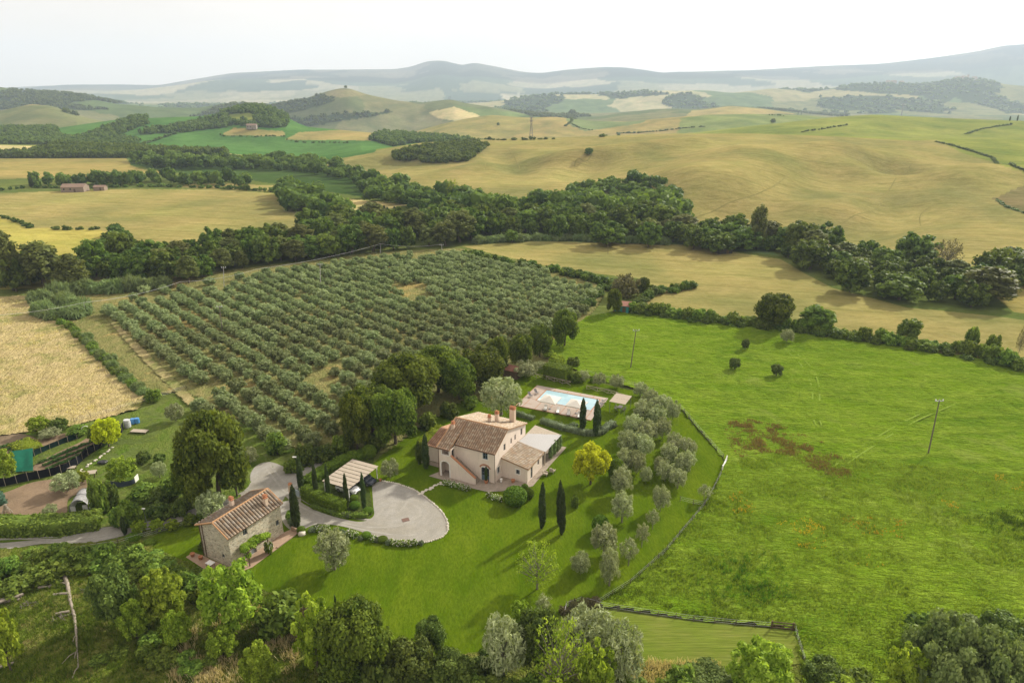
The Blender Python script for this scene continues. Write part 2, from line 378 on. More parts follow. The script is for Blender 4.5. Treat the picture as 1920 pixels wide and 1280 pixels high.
# ---- what grows where: colour and texture class per place
CLS = np.zeros(TX.shape+(3,), np.float32)
WHEAT, PALE, STUB, GREEN, OLIVEG, WOOD, GREYF, TAN, VALE = (.305,.258,.106), (.56,.46,.25), (.30,.26,.12), (.085,.180,.045), (.225,.245,.065), (.040,.066,.026), (.20,.195,.105), (.36,.28,.12), (.140,.165,.050)
DEF = {0: VALE, 1: WHEAT, 2: OLIVEG, 3: OLIVEG, 4: OLIVEG, 5: TAN, 6: TAN, 7: (.125,.150,.072), 8: (.125,.150,.072), 9: (.17,.19,.08), 10: (.2,.2,.1), 11: (.12,.15,.08), 12: (.1,.13,.07)}
for s_, c_ in DEF.items(): CLS[SEG == s_] = c_
PXV, PYV = proj_np(TX, TY, TZ)
JX = PXV+(fbm(TX/22, TY/22, 31, 3)-.5)*7; JY = PYV+(fbm(TX/22, TY/22, 37, 3)-.5)*2.4
WOODMASK = np.zeros(TX.shape, bool)
def patchwork(segs, cols, size, seed, p=1.0):
    r = np.isin(SEG, segs)
    x = TX[r]+(fbm(TX[r]/size/.8, TY[r]/size/.8, seed, 3)-.5)*size*1.3; y = TY[r]+(fbm(TX[r]/size/.8, TY[r]/size/.8, seed+5, 3)-.5)*size*1.3
    h = hash2(np.floor(x/size).astype(int), np.floor(y/size/1.6).astype(int), seed)
    k = (h*len(cols)).astype(int).clip(0, len(cols)-1)
    CLS[r] = CLS[r]*(1-p)+np.array(cols)[k]*p
    woods = np.array([c == WOOD for c in cols])[k]
    t = WOODMASK[r]; t |= woods; WOODMASK[r] = t
patchwork([7, 8], [(.135,.155,.075), (.20,.19,.10), (.115,.145,.065), (.10,.14,.055), WOOD], 240, 3, .9)
patchwork([9, 10], [(.14,.18,.08), WOOD, (.33,.29,.17), (.12,.17,.08), WOOD, (.42,.37,.24), (.2,.2,.1)], 270, 8)
patchwork([11], [(.07,.1,.06), (.30,.27,.19), (.05,.08,.05), (.20,.20,.12), (.08,.11,.06), (.38,.33,.24)], 520, 9)
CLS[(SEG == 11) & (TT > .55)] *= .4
patchwork([5, 6], [TAN, (.33,.26,.11), (.3,.255,.1), (.38,.30,.14)], 260, 12)
BRIGHT = (.085,.180,.048)
FIELDS = [  # (segments, colour, outline in the photo)
 ((0,), WHEAT, [(-900,372),(-200,372),(60,360),(250,354),(430,357),(520,363),(535,385),(600,405),(650,418),(560,445),(400,455),(300,490),(190,530),(-900,530)]),
 ((0,), (.40,.34,.10), [(-900,390),(0,406),(60,427),(190,431),(215,442),(180,475),(130,540),(-900,560)]),
 ((0,), WHEAT, [(350,346),(430,344),(520,348),(528,361),(430,356),(330,352)]),
 ((0,1), (.32,.255,.10), [(-900,300),(0,297),(100,293),(235,295),(245,309),(275,320),(365,322),(250,330),(0,336),(-900,342)]),
 ((1,), PALE, [(-900,260),(0,265),(85,272),(40,288),(-900,292)]),
 ((0,1), (.50,.40,.20), [(606,371),(660,374),(765,384),(710,398),(640,392)]),
 ((0,), WHEAT, [(866,462),(1000,451),(1280,458),(1460,486),(1560,540),(1700,577),(1860,592),(2300,650),(2300,760),(1920,690),(1700,640),(1400,600),(1190,572),(1240,545),(1200,522),(1050,505)]),
 ((0,), (.15,.21,.085), [(880,452),(1000,443),(1290,448),(1440,462),(1460,480),(1280,459),(1000,452)]),
 ((0,), (.36,.28,.11), [(1840,535),(1960,520),(2300,520),(2300,640),(1900,585)]),
 ((1,), WOOD, [(-900,285),(40,290),(120,272),(250,275),(420,280),(430,300),(340,302),(240,300),(235,296),(60,300)]),
 ((0,1), (.06,.10,.03), [(240,292),(430,290),(560,302),(640,315),(700,340),(850,370),(880,402),(700,372),(520,344),(330,324),(245,309)]),
 ((1,2), BRIGHT, [(330,272),(480,245),(720,270),(700,286),(640,297),(560,305),(430,288),(240,282)]),
 ((1,2), OLIVEG, [(1748,258),(1800,285),(1920,322),(2900,500),(2900,190),(1750,200)]),
 ((1,), (.20,.165,.085), [(1862,372),(1920,348),(2300,300),(2300,420),(1920,398),(1885,388)]),
 ((3,4), BRIGHT, [(-900,200),(560,195),(640,236),(900,258),(900,290),(-900,300)]),
 ((3,), TAN, [(415,252),(440,240),(530,247),(537,256),(430,254)]), ((3,), TAN, [(535,262),(560,248),(660,243),(720,252),(700,264)]),
 ((3,), WOOD, [(-900,240),(0,243),(80,226),(130,218),(185,222),(100,243),(116,262),(260,262),(250,276),(-900,285)]),
 ((3,), WOOD, [(140,262),(200,240),(245,222),(272,221),(274,232),(232,250),(180,270),(140,275)]),
 ((3,), WOOD, [(258,247),(330,237),(400,222),(420,209),(465,198),(507,201),(540,222),(533,240),(500,241),(440,235),(420,240),(340,248),(262,253)]),
 ((3,), OLIVEG, [(410,223),(430,215),(465,212),(490,222),(445,229)]),
 ((3,), WOOD, [(690,262),(720,250),(800,254),(905,264),(900,270),(780,268),(740,275)]),
 ((5,6), (.18,.185,.09), [(-900,190),(0,200),(140,195),(340,230),(340,270),(-900,280)]),
 ((5,), WOOD, [(118,211),(150,207),(215,218),(236,226),(220,229),(130,215)]),
 ((5,), (.17,.21,.10), [(1060,221),(1130,221),(1222,221),(1200,232),(1100,246),(1072,238)]),
 ((5,6), (.20,.235,.09), [(1276,222),(1400,205),(1570,205),(1600,240),(1500,245),(1270,250)]),
 ((7,), GREYF, [(640,226),(800,210),(832,222),(772,252),(620,250)]), ((7,), PALE, [(803,211),(850,200),(902,217),(868,230),(820,222)]),
 ((7,), WOOD, [(505,206),(600,177),(625,180),(622,192),(548,213)]), ((7,), WOOD, [(528,223),(640,213),(745,209),(700,218),(560,241)]),
 ((7,), (.15,.2,.075), [(850,198),(990,214),(960,223),(900,217)]), ((7,), (.24,.21,.115), [(597,179),(648,160),(692,178),(640,183)]),
 ((7,), TAN, [(1300,205),(1370,195),(1440,200),(1492,214),(1400,215),(1280,222)]),
 ((7,), WOOD, [(-900,165),(60,172),(115,195),(205,206),(110,207),(-900,200)]),
 ((9,), WOOD, [(1560,168),(1600,157),(1665,153),(1740,158),(1775,150),(1865,150),(1885,165),(1800,178),(1760,200),(1730,180),(1650,176)]),
]
for segs, c_, poly in FIELDS:
    r = np.isin(SEG, segs); ins = np.zeros(TX.shape, bool)
    ins[r] = inpoly(JX[r], JY[r], poly); CLS[ins] = c_
    WOODMASK[ins] = (c_ == WOOD)
WOODMASK &= ~np.isin(SEG, (0,))
# tint varies softly inside each field
mott = (fbm(TX/38, TY/38, 41, 5)-.5)*2
CLS *= (1+.34*mott)[..., None]; CLS[..., 0] *= 1-.10*np.clip(mott*-2, 0, 1)
tm, n, l = new_mat('fields_and_hills')
at = n.new('ShaderNodeAttribute'); at.attribute_name = 'Col'
v = coords(n, l, 'pos'); vs = coords(n, l, 'pos', (.5, 1, 1), .35)
f1 = ramp(n, l, noise(n, l, v, .022, 6, .68), .36, .66); f2 = ramp(n, l, noise(n, l, vs, .22, 5, .7), .34, .68); f3 = ramp(n, l, noise(n, l, vs, .9, 3, .7), .36, .68)
c0 = mixc(n, l, f1, at.outputs['Color'], mixc(n, l, 1.0, at.outputs['Color'], (.74, .86, .74), 'MULTIPLY'))
c1 = mixc(n, l, f2, mixc(n, l, 1.0, c0, (.86, .84, .74), 'MULTIPLY'), mixc(n, l, 1.0, c0, (1.16, 1.12, 1.08), 'MULTIPLY'))
c2 = mixc(n, l, f3, c1, mixc(n, l, 1.0, c1, (.84, .86, .80), 'MULTIPLY'))
wv = n.new('ShaderNodeTexWave'); wv.wave_type = 'BANDS'; wv.bands_direction = 'Y'; wv.inputs['Scale'].default_value = .018; wv.inputs['Distortion'].default_value = 6; wv.inputs['Detail'].default_value = 2; wv.inputs['Detail Scale'].default_value = .25
l.new(coords(n, l, 'pos', (1, 1, 1), .25), wv.inputs['Vector']); tl = ramp(n, l, wv.outputs['Fac'], .93, .995)   # tramlines of the drill
tm_ = n.new('ShaderNodeMath'); tm_.operation = 'MULTIPLY'; tm_.inputs[1].default_value = .30; l.new(tl, tm_.inputs[0])
c2 = mixc(n, l, tm_.outputs[0], c2, mixc(n, l, 1.0, c2, (.55, .62, .5), 'MULTIPLY'))
finish(tm, n, l, c2, 1, .0, f2, .5, .8)
nr = len(TS); idx = np.arange(nr*NC).reshape(nr, NC)
Q = np.stack([idx[:-1, :-1], idx[:-1, 1:], idx[1:, 1:], idx[1:, :-1]], -1).reshape(-1, 4)
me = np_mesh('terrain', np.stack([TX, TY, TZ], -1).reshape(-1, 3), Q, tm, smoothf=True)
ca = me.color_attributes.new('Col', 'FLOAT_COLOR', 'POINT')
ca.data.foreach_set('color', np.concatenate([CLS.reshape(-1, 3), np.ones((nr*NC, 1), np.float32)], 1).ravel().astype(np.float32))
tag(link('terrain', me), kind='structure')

def ribbon(name, px, wd, m, z=.12):           # a track over the hills, draped on the ground
    w_ = smooth([G(*q) for q in px], 10, False); V, F = [], []
    for i, p in enumerate(w_):
        d = (w_[min(i+1, len(w_)-1)]-w_[max(i-1, 0)]); nn = Vector((-d.y, d.x, 0)).normalized()*wd/2
        for q in (p-nn, p+nn): V.append((q.x, q.y, ground_z(q.x, q.y)+z))
        if i: F.append((2*i-2, 2*i-1, 2*i+1, 2*i))
    return tag(link(name, np_mesh(name, V, F, m)), kind='structure')
TRK = plain('track_weeds', (.215, .195, .068), 1, 0, .3, .3, 0, 'pos')
for q, wd in [([(1550,442),(1590,412),(1630,397),(1650,385),(1660,367),(1700,327),(1710,307)], 1.3), ([(1305,407),(1360,385),(1435,357),(1480,327)], 1.2), ([(1727,424),(1727,402),(1760,380)], 1.0), ([(952,280),(963,293),(975,320)], 1.2), ([(1077,313),(1083,298),(1113,283),(1160,262)], 1.1), ([(910,320),(912,305)], 1.0), ([(1650,385),(1658,362)], .9)]:
    ribbon('field_track', q, wd*.62, TRK)

# ------------------------------------------------------------------ vegetation prototypes (real metres), copied with shared meshes
def cube_sphere(k=2):
    V, F = [], []
    t = np.linspace(-1, 1, k+1)
    for ax in range(3):
        for s in (-1, 1):
            b = len(V)
            for i in range(k+1):
                for j in range(k+1):
                    p = [0, 0, 0]; p[ax] = s; p[(ax+1) % 3] = t[i]*s; p[(ax+2) % 3] = t[j]; V.append(p)
            for i in range(k):
                for j in range(k):
                    a = b+i*(k+1)+j; F.append((a, a+k+1, a+k+2, a+1))
    V = np.array(V, float); V /= np.linalg.norm(V, axis=1)[:, None]
    return V, np.array(F)
CSV, CSF = cube_sphere(2)
def leaves(rng, lobes, n, size, upb=.25, elong=1.35, core=.7, jitter=.75, upright=0.0, depthr=(.72, 1.08)):
    lobes = np.asarray(lobes, float); k = len(lobes)
    c = lobes[:, :3]; r = lobes[:, 3]; sq = lobes[:, 4] if lobes.shape[1] > 4 else np.ones(k)
    wgt = r**2/np.sum(r**2); li = rng.choice(k, int(n*1.7), p=wgt)
    d = rng.normal(size=(len(li), 3)); d[:, 2] += upb; d /= np.linalg.norm(d, axis=1)[:, None]
    u = rng.uniform(depthr[0], depthr[1], len(li)); rr = r[li]*u
    pos = c[li]+d*rr[:, None]*np.stack([np.ones(len(li)), np.ones(len(li)), sq[li]], 1)
    keep = np.ones(len(li), bool)            # drop what is deep inside another lobe
    for j in range(k):
        q = (pos-c[j])/np.array([1, 1, sq[j]])
        keep &= ~((np.linalg.norm(q, axis=1) < r[j]*.62) & (li != j))
    pos = pos[keep][:n]; d = d[keep][:n]; li = li[keep][:n]; m = len(pos)
    nrm = d*(1-jitter*.5)+rng.normal(size=(m, 3))*jitter*.55; nrm[:, 2] += .15
    nrm /= np.linalg.norm(nrm, axis=1)[:, None]
    t = rng.normal(size=(m, 3)); t[:, 2] += upright*4; t -= nrm*np.sum(t*nrm, 1)[:, None]; t /= np.linalg.norm(t, axis=1)[:, None]
    b = np.cross(nrm, t); s = size*rng.uniform(.6, 1.35, m)
    tl = t*(s*elong*.5)[:, None]; bl = b*(s/elong*.5*1.2)[:, None]
    V = np.stack([pos-tl, pos+bl*.9-tl*.1, pos+tl, pos-bl*.9-tl*.1], 1).reshape(-1, 3)
    F = np.arange(m*4).reshape(-1, 4)
    lob = rng.uniform(0, 1, k)
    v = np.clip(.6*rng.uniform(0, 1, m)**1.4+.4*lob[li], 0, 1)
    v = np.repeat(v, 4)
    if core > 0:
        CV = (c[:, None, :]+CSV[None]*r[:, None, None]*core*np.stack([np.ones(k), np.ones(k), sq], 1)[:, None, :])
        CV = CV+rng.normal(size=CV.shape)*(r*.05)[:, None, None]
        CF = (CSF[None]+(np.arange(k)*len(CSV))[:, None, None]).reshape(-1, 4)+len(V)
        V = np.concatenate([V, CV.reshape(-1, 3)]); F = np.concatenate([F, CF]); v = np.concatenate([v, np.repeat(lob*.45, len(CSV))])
    return V, F, v
def tube_np(pts, rad, n=6):
    bm = bmesh.new(); tube(bm, pts, rad, n); bm.verts.index_update()
    V = np.array([x.co[:] for x in bm.verts]); F = [[x.index for x in f.verts] for f in bm.faces if len(f.verts) == 4]
    bm.free(); return V, np.array(F)
def join(parts):
    V, F, v, o = [], [], [], 0
    for p in parts:
        V.append(p[0]); F.append(p[1]+o); v.append(p[2] if len(p) > 2 else np.zeros(len(p[0]))); o += len(p[0])
    return np.concatenate(V), np.concatenate(F), np.concatenate(v)
def trunk_geo(rng, R0, H0, r, limbs, low=.25):
    lean = rng.normal(size=2)*.04*H0
    top = (lean[0], lean[1], H0*.62)
    parts = [tube_np([(0, 0, -.3), (lean[0]*.2, lean[1]*.2, H0*.2), (lean[0]*.6, lean[1]*.6, H0*.42), top], [r*1.3, r, r*.75, r*.35])]
    for i in range(limbs):
        a = i*2*math.pi/limbs+rng.uniform(-.5, .5); z = H0*rng.uniform(low, .42); q = R0*rng.uniform(.45, .8)
        parts.append(tube_np([(lean[0]*.4, lean[1]*.4, z), (math.cos(a)*q*.5, math.sin(a)*q*.5, z+H0*.16), (math.cos(a)*q, math.sin(a)*q, z+H0*rng.uniform(.25, .42))], [r*.55, r*.38, r*.12]))
    return join(parts)
def lobes_dome(rng, R0, H0, n, zlow=.30, rl=(.30, .46), flat=.9, spread=.74, jit=(.78, 1.1), zc=.42):
    z0 = H0*(zlow+(1-zlow)*zc); L = [(0, 0, z0, R0*.66, min(1.0, (H0-z0)/(R0*.9)))]
    for i in range(n):
        c = 1-1.62*(i+.5)/n+rng.uniform(-.06, .06); s_ = max(0, 1-abs(min(1, c))**2.5)**.40; a = i*2.399+rng.uniform(-.4, .4)
        rr = R0*rng.uniform(*rl); q = (R0-rr*.85)*s_*rng.uniform(*jit)
        z = z0+(H0-z0-rr*flat*.9)*c*rng.uniform(.82, 1.08) if c > 0 else z0+(z0-H0*zlow)*c
        L.append((math.cos(a)*q, math.sin(a)*q, z, rr, flat))
    return L
PROTO = {}
def proto(name, crown, trunk, R0, H0, leafm, barkm=BARK):
    Vc, Fc, vc = crown
    d = {'R': R0, 'H': H0, 'crown': np_mesh(name+'_crown', Vc, Fc, leafm, vc), 'geo': crown}
    if trunk:
        Vt, Ft, vt = trunk; d['trunk'] = np_mesh(name+'_trunk', Vt, Ft, barkm, vt)
        V, F, v = join([crown, trunk])
        d['whole'] = np_mesh(name, V, F, [leafm, barkm], v, np.concatenate([np.zeros(len(Fc), int), np.ones(len(Ft), int)]))
    else: d['whole'] = d['crown']
    PROTO.setdefault(name, []).append(d)
def broad(name, nvar, R0, H0, nl, ncards, size, leafm, seed, zlow=.3, rl=(.3, .46), flat=.9, r=.3, limbs=4, bark=BARK, jit=(.78, 1.1), zc=.42, **k):
    for i in range(nvar):
        rng = np.random.default_rng(seed+i)
        proto(name, leaves(rng, lobes_dome(rng, R0, H0, nl, zlow, rl, flat, jit=jit, zc=zc), ncards, size, **k), trunk_geo(rng, R0, H0, r, limbs), R0, H0, leafm, bark)
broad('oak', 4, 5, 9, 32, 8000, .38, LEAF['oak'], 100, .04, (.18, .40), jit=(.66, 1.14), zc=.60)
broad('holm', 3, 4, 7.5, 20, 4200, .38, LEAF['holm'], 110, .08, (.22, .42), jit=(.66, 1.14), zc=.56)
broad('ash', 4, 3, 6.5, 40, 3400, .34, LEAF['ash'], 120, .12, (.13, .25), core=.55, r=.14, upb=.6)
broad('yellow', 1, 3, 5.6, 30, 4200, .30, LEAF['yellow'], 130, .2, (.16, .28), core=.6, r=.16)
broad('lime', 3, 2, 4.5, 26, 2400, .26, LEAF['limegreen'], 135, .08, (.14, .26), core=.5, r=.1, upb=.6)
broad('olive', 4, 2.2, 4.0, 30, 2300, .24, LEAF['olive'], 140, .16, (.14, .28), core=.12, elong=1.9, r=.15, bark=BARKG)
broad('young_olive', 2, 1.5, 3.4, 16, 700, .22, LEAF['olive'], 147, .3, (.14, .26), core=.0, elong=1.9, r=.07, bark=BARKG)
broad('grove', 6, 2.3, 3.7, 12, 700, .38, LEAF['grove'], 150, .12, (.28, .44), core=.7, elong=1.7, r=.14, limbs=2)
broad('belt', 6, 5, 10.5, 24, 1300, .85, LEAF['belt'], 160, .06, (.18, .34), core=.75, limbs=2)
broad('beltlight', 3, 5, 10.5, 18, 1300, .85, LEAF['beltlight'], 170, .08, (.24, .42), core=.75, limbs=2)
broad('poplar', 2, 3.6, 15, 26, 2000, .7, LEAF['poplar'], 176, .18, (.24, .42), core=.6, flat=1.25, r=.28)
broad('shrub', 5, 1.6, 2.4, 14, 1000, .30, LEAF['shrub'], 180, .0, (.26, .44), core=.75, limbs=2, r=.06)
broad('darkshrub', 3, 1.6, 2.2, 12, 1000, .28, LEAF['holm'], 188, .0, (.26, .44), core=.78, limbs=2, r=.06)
broad('dullshrub', 2, 1.8, 2.2, 14, 1100, .26, LEAF['brown'], 192, .0, (.22, .4), core=.6, limbs=2, r=.06)
broad('farshrub', 3, 2.2, 2.6, 8, 260, .7, LEAF['belt'], 195, .0, (.3, .48), core=.8, limbs=0, r=.06)
broad('lavender', 3, .8, .9, 9, 500, .18, LEAF['lavender'], 198, .0, (.3, .5), core=.8, limbs=0, r=.02, upright=.6)
broad('reed', 3, 2.6, 3.2, 16, 900, .75, LEAF['reed'], 201, .0, (.28, .42), core=.7, limbs=0, r=.03, upright=.8, elong=3)
broad('crop', 3, .35, .4, 5, 60, .16, LEAF['crop'], 205, .0, (.3, .5), core=.7, limbs=0, r=.01)
broad('bigbush', 2, 6, 6.5, 60, 13000, .32, LEAF['bigbush'], 208, .0, (.12, .22), jit=(.7, 1.1))
for i in range(3):                           # white roses: leaves plus blooms, one clump
    rng = np.random.default_rng(210+i); L = lobes_dome(rng, .9, .9, 8, 0, (.3, .5))
    a = leaves(rng, L, 420, .17, core=.8); b = leaves(rng, L, 70, .17, core=0, elong=1, depthr=(1.02, 1.15), upb=.7)
    V, F, v = join([a, b]); me = np_mesh('rose_clump', V, F, [LEAF['shrub'], LEAF['white']], v, np.concatenate([np.zeros(len(a[1]), int), np.ones(len(b[1]), int)]))
    PROTO.setdefault('rose', []).append({'R': .9, 'H': .9, 'whole': me, 'crown': me})
for i in range(3):                           # column cypress
    rng = np.random.default_rng(220+i); L = []
    for k in range(20):
        t = k/19; rr = .60*min(1, (t+.10)/.28)**.6*max(.02, 1-max(0, (t-.3)/.72)**2.4)**.7+.03
        a = rng.uniform(0, 6.28); q = rr*.16; L.append((math.cos(a)*q, math.sin(a)*q, .45+t*6.35, rr, 1.3))
    proto('cypress', leaves(rng, L, 2600, .22, core=.82, upright=1, elong=2.0, upb=.0, depthr=(.85, 1.04)), tube_np([(0, 0, -.2), (0, 0, .7)], [.13, .11]) + (np.zeros(12),), .62, 7.3, LEAF['cypress'])
for i in range(2):                           # clipped ball
    rng = np.random.default_rng(230+i)
    proto('ball', leaves(rng, [(0, 0, .92, 1, .95)], 2200, .13, core=.93, depthr=(.95, 1.03), upb=.1), None, 1, 1.9, LEAF['box'])
for i in range(2):                           # sparse small-leaved tree whose limbs show
    rng = np.random.default_rng(240+i); parts = [trunk_geo(rng, 3, 6, .13, 8, .18)]
    L = lobes_dome(rng, 3, 5.6, 40, .18, (.1, .2))
    for q in L[1:]:
        parts.append(tube_np([(q[0]*.3, q[1]*.3, q[2]*.62), (q[0]*.7, q[1]*.7, q[2]*.85), q[:3]], [.04, .03, .012], 4))
    proto('sparse', leaves(rng, L, 1500, .2, core=0, depthr=(.4, 1.2)), join(parts), 3, 5.6, LEAF['ash' if i == 0 else 'brown'], BARKG)

VI = {}
def variant(kind):
    i = VI.get(kind, 0); VI[kind] = i+1
    return PROTO[kind][i % len(PROTO[kind])]
def plant(name, kind, loc, r, h, label, cat, group=None, parts=True, rz=None):
    """one plant, r = crown radius, h = height; parts: trunk and crown as children of an Empty"""
    d = variant(kind); rz = random.uniform(0, 6.28) if rz is None else rz
    s = (r/d['R'], r/d['R'], h/d['H'])
    if parts and 'trunk' in d:
        t = thing(name, label, cat, loc, rz, group); t.scale = s
        link('trunk', d['trunk'], t); link('crown', d['crown'], t)
    else:
        t = link(name, d['whole'], None, loc, rz); t.scale = s; tag(t, label, cat, group)
    return t
def plant_px(name, kind, bx_, by_, top, hw, label, cat, group=None, parts=True, z=0.0, on=None, grow=0):
    p = P(bx_, by_, z) if on is None else on
    r = hw*depth(p)/FOC
    dep = depth(p); dl = math.atan2(H-p.z, p.y); D_ = (by_-top)*dep/FOC if on is None else hgt(top, p)*math.cos(dl)
    u_ = (D_*D_-(r*math.sin(dl)*.9)**2)/(2*D_); h = max(2*u_/math.cos(dl), r*.75)      # the crown's far rim shows above its own top
    return plant(name, kind, p, r, max(h, .3), label, cat, group, parts)
def mass(name, geos, items, mats, label, cat, kind='stuff'):
    """many far plants as ONE object: items (x, y, z, r, h)"""
    Vs, Fs, vs, o = [], [], [], 0
    for x, y, z, r, h in items:
        d = geos[RNG.integers(len(geos))]; V, F, v = d['geo']
        a = RNG.uniform(0, 6.28); ca, sa = math.cos(a), math.sin(a)
        sx = r/d['R']; sz = h/d['H']
        W = np.stack([(V[:, 0]*ca-V[:, 1]*sa)*sx+x, (V[:, 0]*sa+V[:, 1]*ca)*sx+y, V[:, 2]*sz+z], 1)
        Vs.append(W); Fs.append(F+o); vs.append(np.clip(v*.7+RNG.uniform(-.1, .4), 0, 1)); o += len(V)
    me = np_mesh(name, np.concatenate(Vs), np.concatenate(Fs), mats, np.concatenate(vs))
    return tag(link(name, me), label, cat, None, kind)
def low_tree(seed, R0, H0, ncards, size):    # far tree of a few dozen faces
    rng = np.random.default_rng(seed)
    return {'R': R0, 'H': H0, 'geo': leaves(rng, lobes_dome(rng, R0, H0, 4, .1, (.45, .6)), ncards, size, core=.88)}
FAR = [low_tree(300+i, 4, 7, 46, 2.0) for i in range(6)]
def hedge_geo(rng, pts, wd, h, size, dens, rough=.1, core=True):
    """clipped or loose hedge along a ground path: leaf faces over the top and sides of a solid core"""
    V, F, v, o = [], [], [], 0
    for a, b in zip(pts, pts[1:]):
        a = Vector((a[0], a[1], 0)); b = Vector((b[0], b[1], 0)); L = (b-a).length
        if L < .05: continue
        e = (b-a)/L; nn = Vector((-e.y, e.x, 0))
        m = int((L*(wd+2*h)+2*wd*h)*dens); per = wd+2*h
        s = rng.uniform(-.02, 1.02, m)*L; q = rng.uniform(0, per, m)
        y = np.where(q < h, -wd/2, np.where(q < h+wd, q-h-wd/2, wd/2)); z = np.where(q < h, q, np.where(q < h+wd, h, per-q))
        ny = np.where(q < h, -1., np.where(q < h+wd, 0, 1)); nz = np.where((q >= h) & (q < h+wd), 1., 0)
        ends = rng.uniform(0, 1, m) < wd/(L+wd)*.6
        s = np.where(ends, np.where(rng.uniform(0, 1, m) < .5, 0, L), s); y = np.where(ends, rng.uniform(-wd/2, wd/2, m), y); z = np.where(ends, rng.uniform(0, h, m), z)
        bmp = (fbm(s/1.3+a.x, y/1.3+z/1.3+a.y, 5, 2)-.5)*2*rough
        P0 = np.stack([a.x+e.x*s+nn.x*(y+ny*bmp), a.y+e.y*s+nn.y*(y+ny*bmp), z+nz*bmp], 1)+rng.normal(size=(m, 3))*.05
        N = np.stack([nn.x*ny, nn.y*ny, nz+.2], 1)+rng.normal(size=(m, 3))*.55; N /= np.linalg.norm(N, axis=1)[:, None]
        t = rng.normal(size=(m, 3)); t -= N*np.sum(t*N, 1)[:, None]; t /= np.linalg.norm(t, axis=1)[:, None]; bb = np.cross(N, t)
        sz = size*rng.uniform(.6, 1.35, m)[:, None]
        W = np.stack([P0-t*sz*.65, P0+bb*sz*.42, P0+t*sz*.65, P0-bb*sz*.42], 1).reshape(-1, 3)
        V.append(W); F.append(np.arange(m*4).reshape(-1, 4)+o); o += m*4
        v.append(np.repeat(np.clip(rng.uniform(0, 1, m)*.75+fbm(s, y+z, 9, 2)*.25, 0, 1), 4))
        k = wd/2-.08; C = []
        for ss in (0.06, L-.06):
            for yy, zz in ((-k, 0), (k, 0), (k, h-.08), (-k, h-.08)): C.append((a.x+e.x*ss+nn.x*yy, a.y+e.y*ss+nn.y*yy, zz))
        V.append(np.array(C)); F.append(np.array([(0,3,2,1),(4,5,6,7),(0,1,5,4),(1,2,6,5),(2,3,7,6),(3,0,4,7)])+o); v.append(np.full(8, .3)); o += 8
    return np.concatenate(V), np.concatenate(F), np.concatenate(v)
def hedge(name, pts, wd, h, leafm, label, cat='hedge', size=.16, dens=45, rough=.1, group=None, z=0):
    V, F, v = hedge_geo(RNG, pts, wd, h, size, dens, rough); V[:, 2] += z
    return tag(link(name, np_mesh(name, V, F, leafm, v)), label, cat, group)
def along(px, step, jit=.3, closed=False):   # points every `step` metres along a photo polyline on the flat ground
    w_ = smooth([P(*q) for q in px], 8, closed); out = []; acc = 0
    for a, b in zip(w_, w_[1:]):
        L = (b-a).length
        while acc < L:
            p = a+(b-a)*(acc/L); out.append(Vector((p.x+random.uniform(-jit, jit)*step, p.y+random.uniform(-jit, jit)*step, 0))); acc += step*random.uniform(.85, 1.15)
        acc -= L
    return out

# ------------------------------------------------------------------ ground sheets of the near valley floor
MEADOW = grassy('meadow_grass', [(.160,.268,.013), (.092,.180,.010), (.228,.318,.034)], (.045, .30), .62, (.35, 1.1, 1), 1.0, .5, 1.7, ((.24,.30,.06), .05, .58, .76))
LAWN = grassy('lawn_grass', [(.080,.137,.004), (.055,.104,.004), (.122,.172,.010)], (.05, .22), .9, (1.2, .5, 1), .5, .08, 2.6, ((.12,.17,.03), .05, .64, .8))
MOWN = grassy('mown_strip_grass', [(.13,.195,.02), (.19,.20,.05), (.17,.21,.035)], (.12, .5), -.28, (.08, 1.4, 1), .5, .1, 3)
SCRUB = grassy('rough_grass', [(.13,.19,.016), (.085,.14,.014), (.25,.235,.075)], (.07, .5), .2, (1, .7, 1), 1.0, .4, 2.2, ((.25,.20,.08), .11, .60, .74))
YARD = grassy('yard_grass', [(.088,.160,.018), (.12,.16,.03), (.16,.18,.05)], (.08, .4), .4, (1, .6, 1), .7, .2, 2.6)
HAY = grassy('dry_hay', [(.48,.385,.175), (.40,.345,.14), (.56,.455,.24)], (.09, .5), 1.0, (1, .5, 1), 1.0, .35, 1.6, ((.20,.215,.06), .085, .50, .66))
GROVEG = grassy('grove_floor', [(.215,.225,.075), (.165,.195,.058), (.33,.285,.12)], (.05, .4), .8, (1, .6, 1), .9, .3, 2.2, ((.46,.32,.12), .045, .56, .70))
BED = grassy('bed_weeds', [(.07,.11,.02), (.05,.08,.02), (.11,.13,.04)], (.1, .6), 0, (1, 1, 1), .8, .2, 3)
def earth(name, c, sc1=.3, sc2=3.0):
    m, n, l = new_mat(name); v = coords(n, l, 'pos')
    a = ramp(n, l, noise(n, l, v, sc1, 5, .65), .35, .65); b = ramp(n, l, noise(n, l, v, sc2, 6, .75), .3, .7)
    col = mixc(n, l, a, c, tuple(x*.78 for x in c)); col = mixc(n, l, b, mixc(n, l, 1.0, col, (.80, .80, .80), 'MULTIPLY'), mixc(n, l, 1.0, col, (1.14, 1.13, 1.1), 'MULTIPLY'))
    return finish(m, n, l, col, .95, .1, b, .6, .06)
SOIL = earth('garden_soil', (.24,.175,.115)); SOILD = earth('dark_soil', (.19,.145,.095))
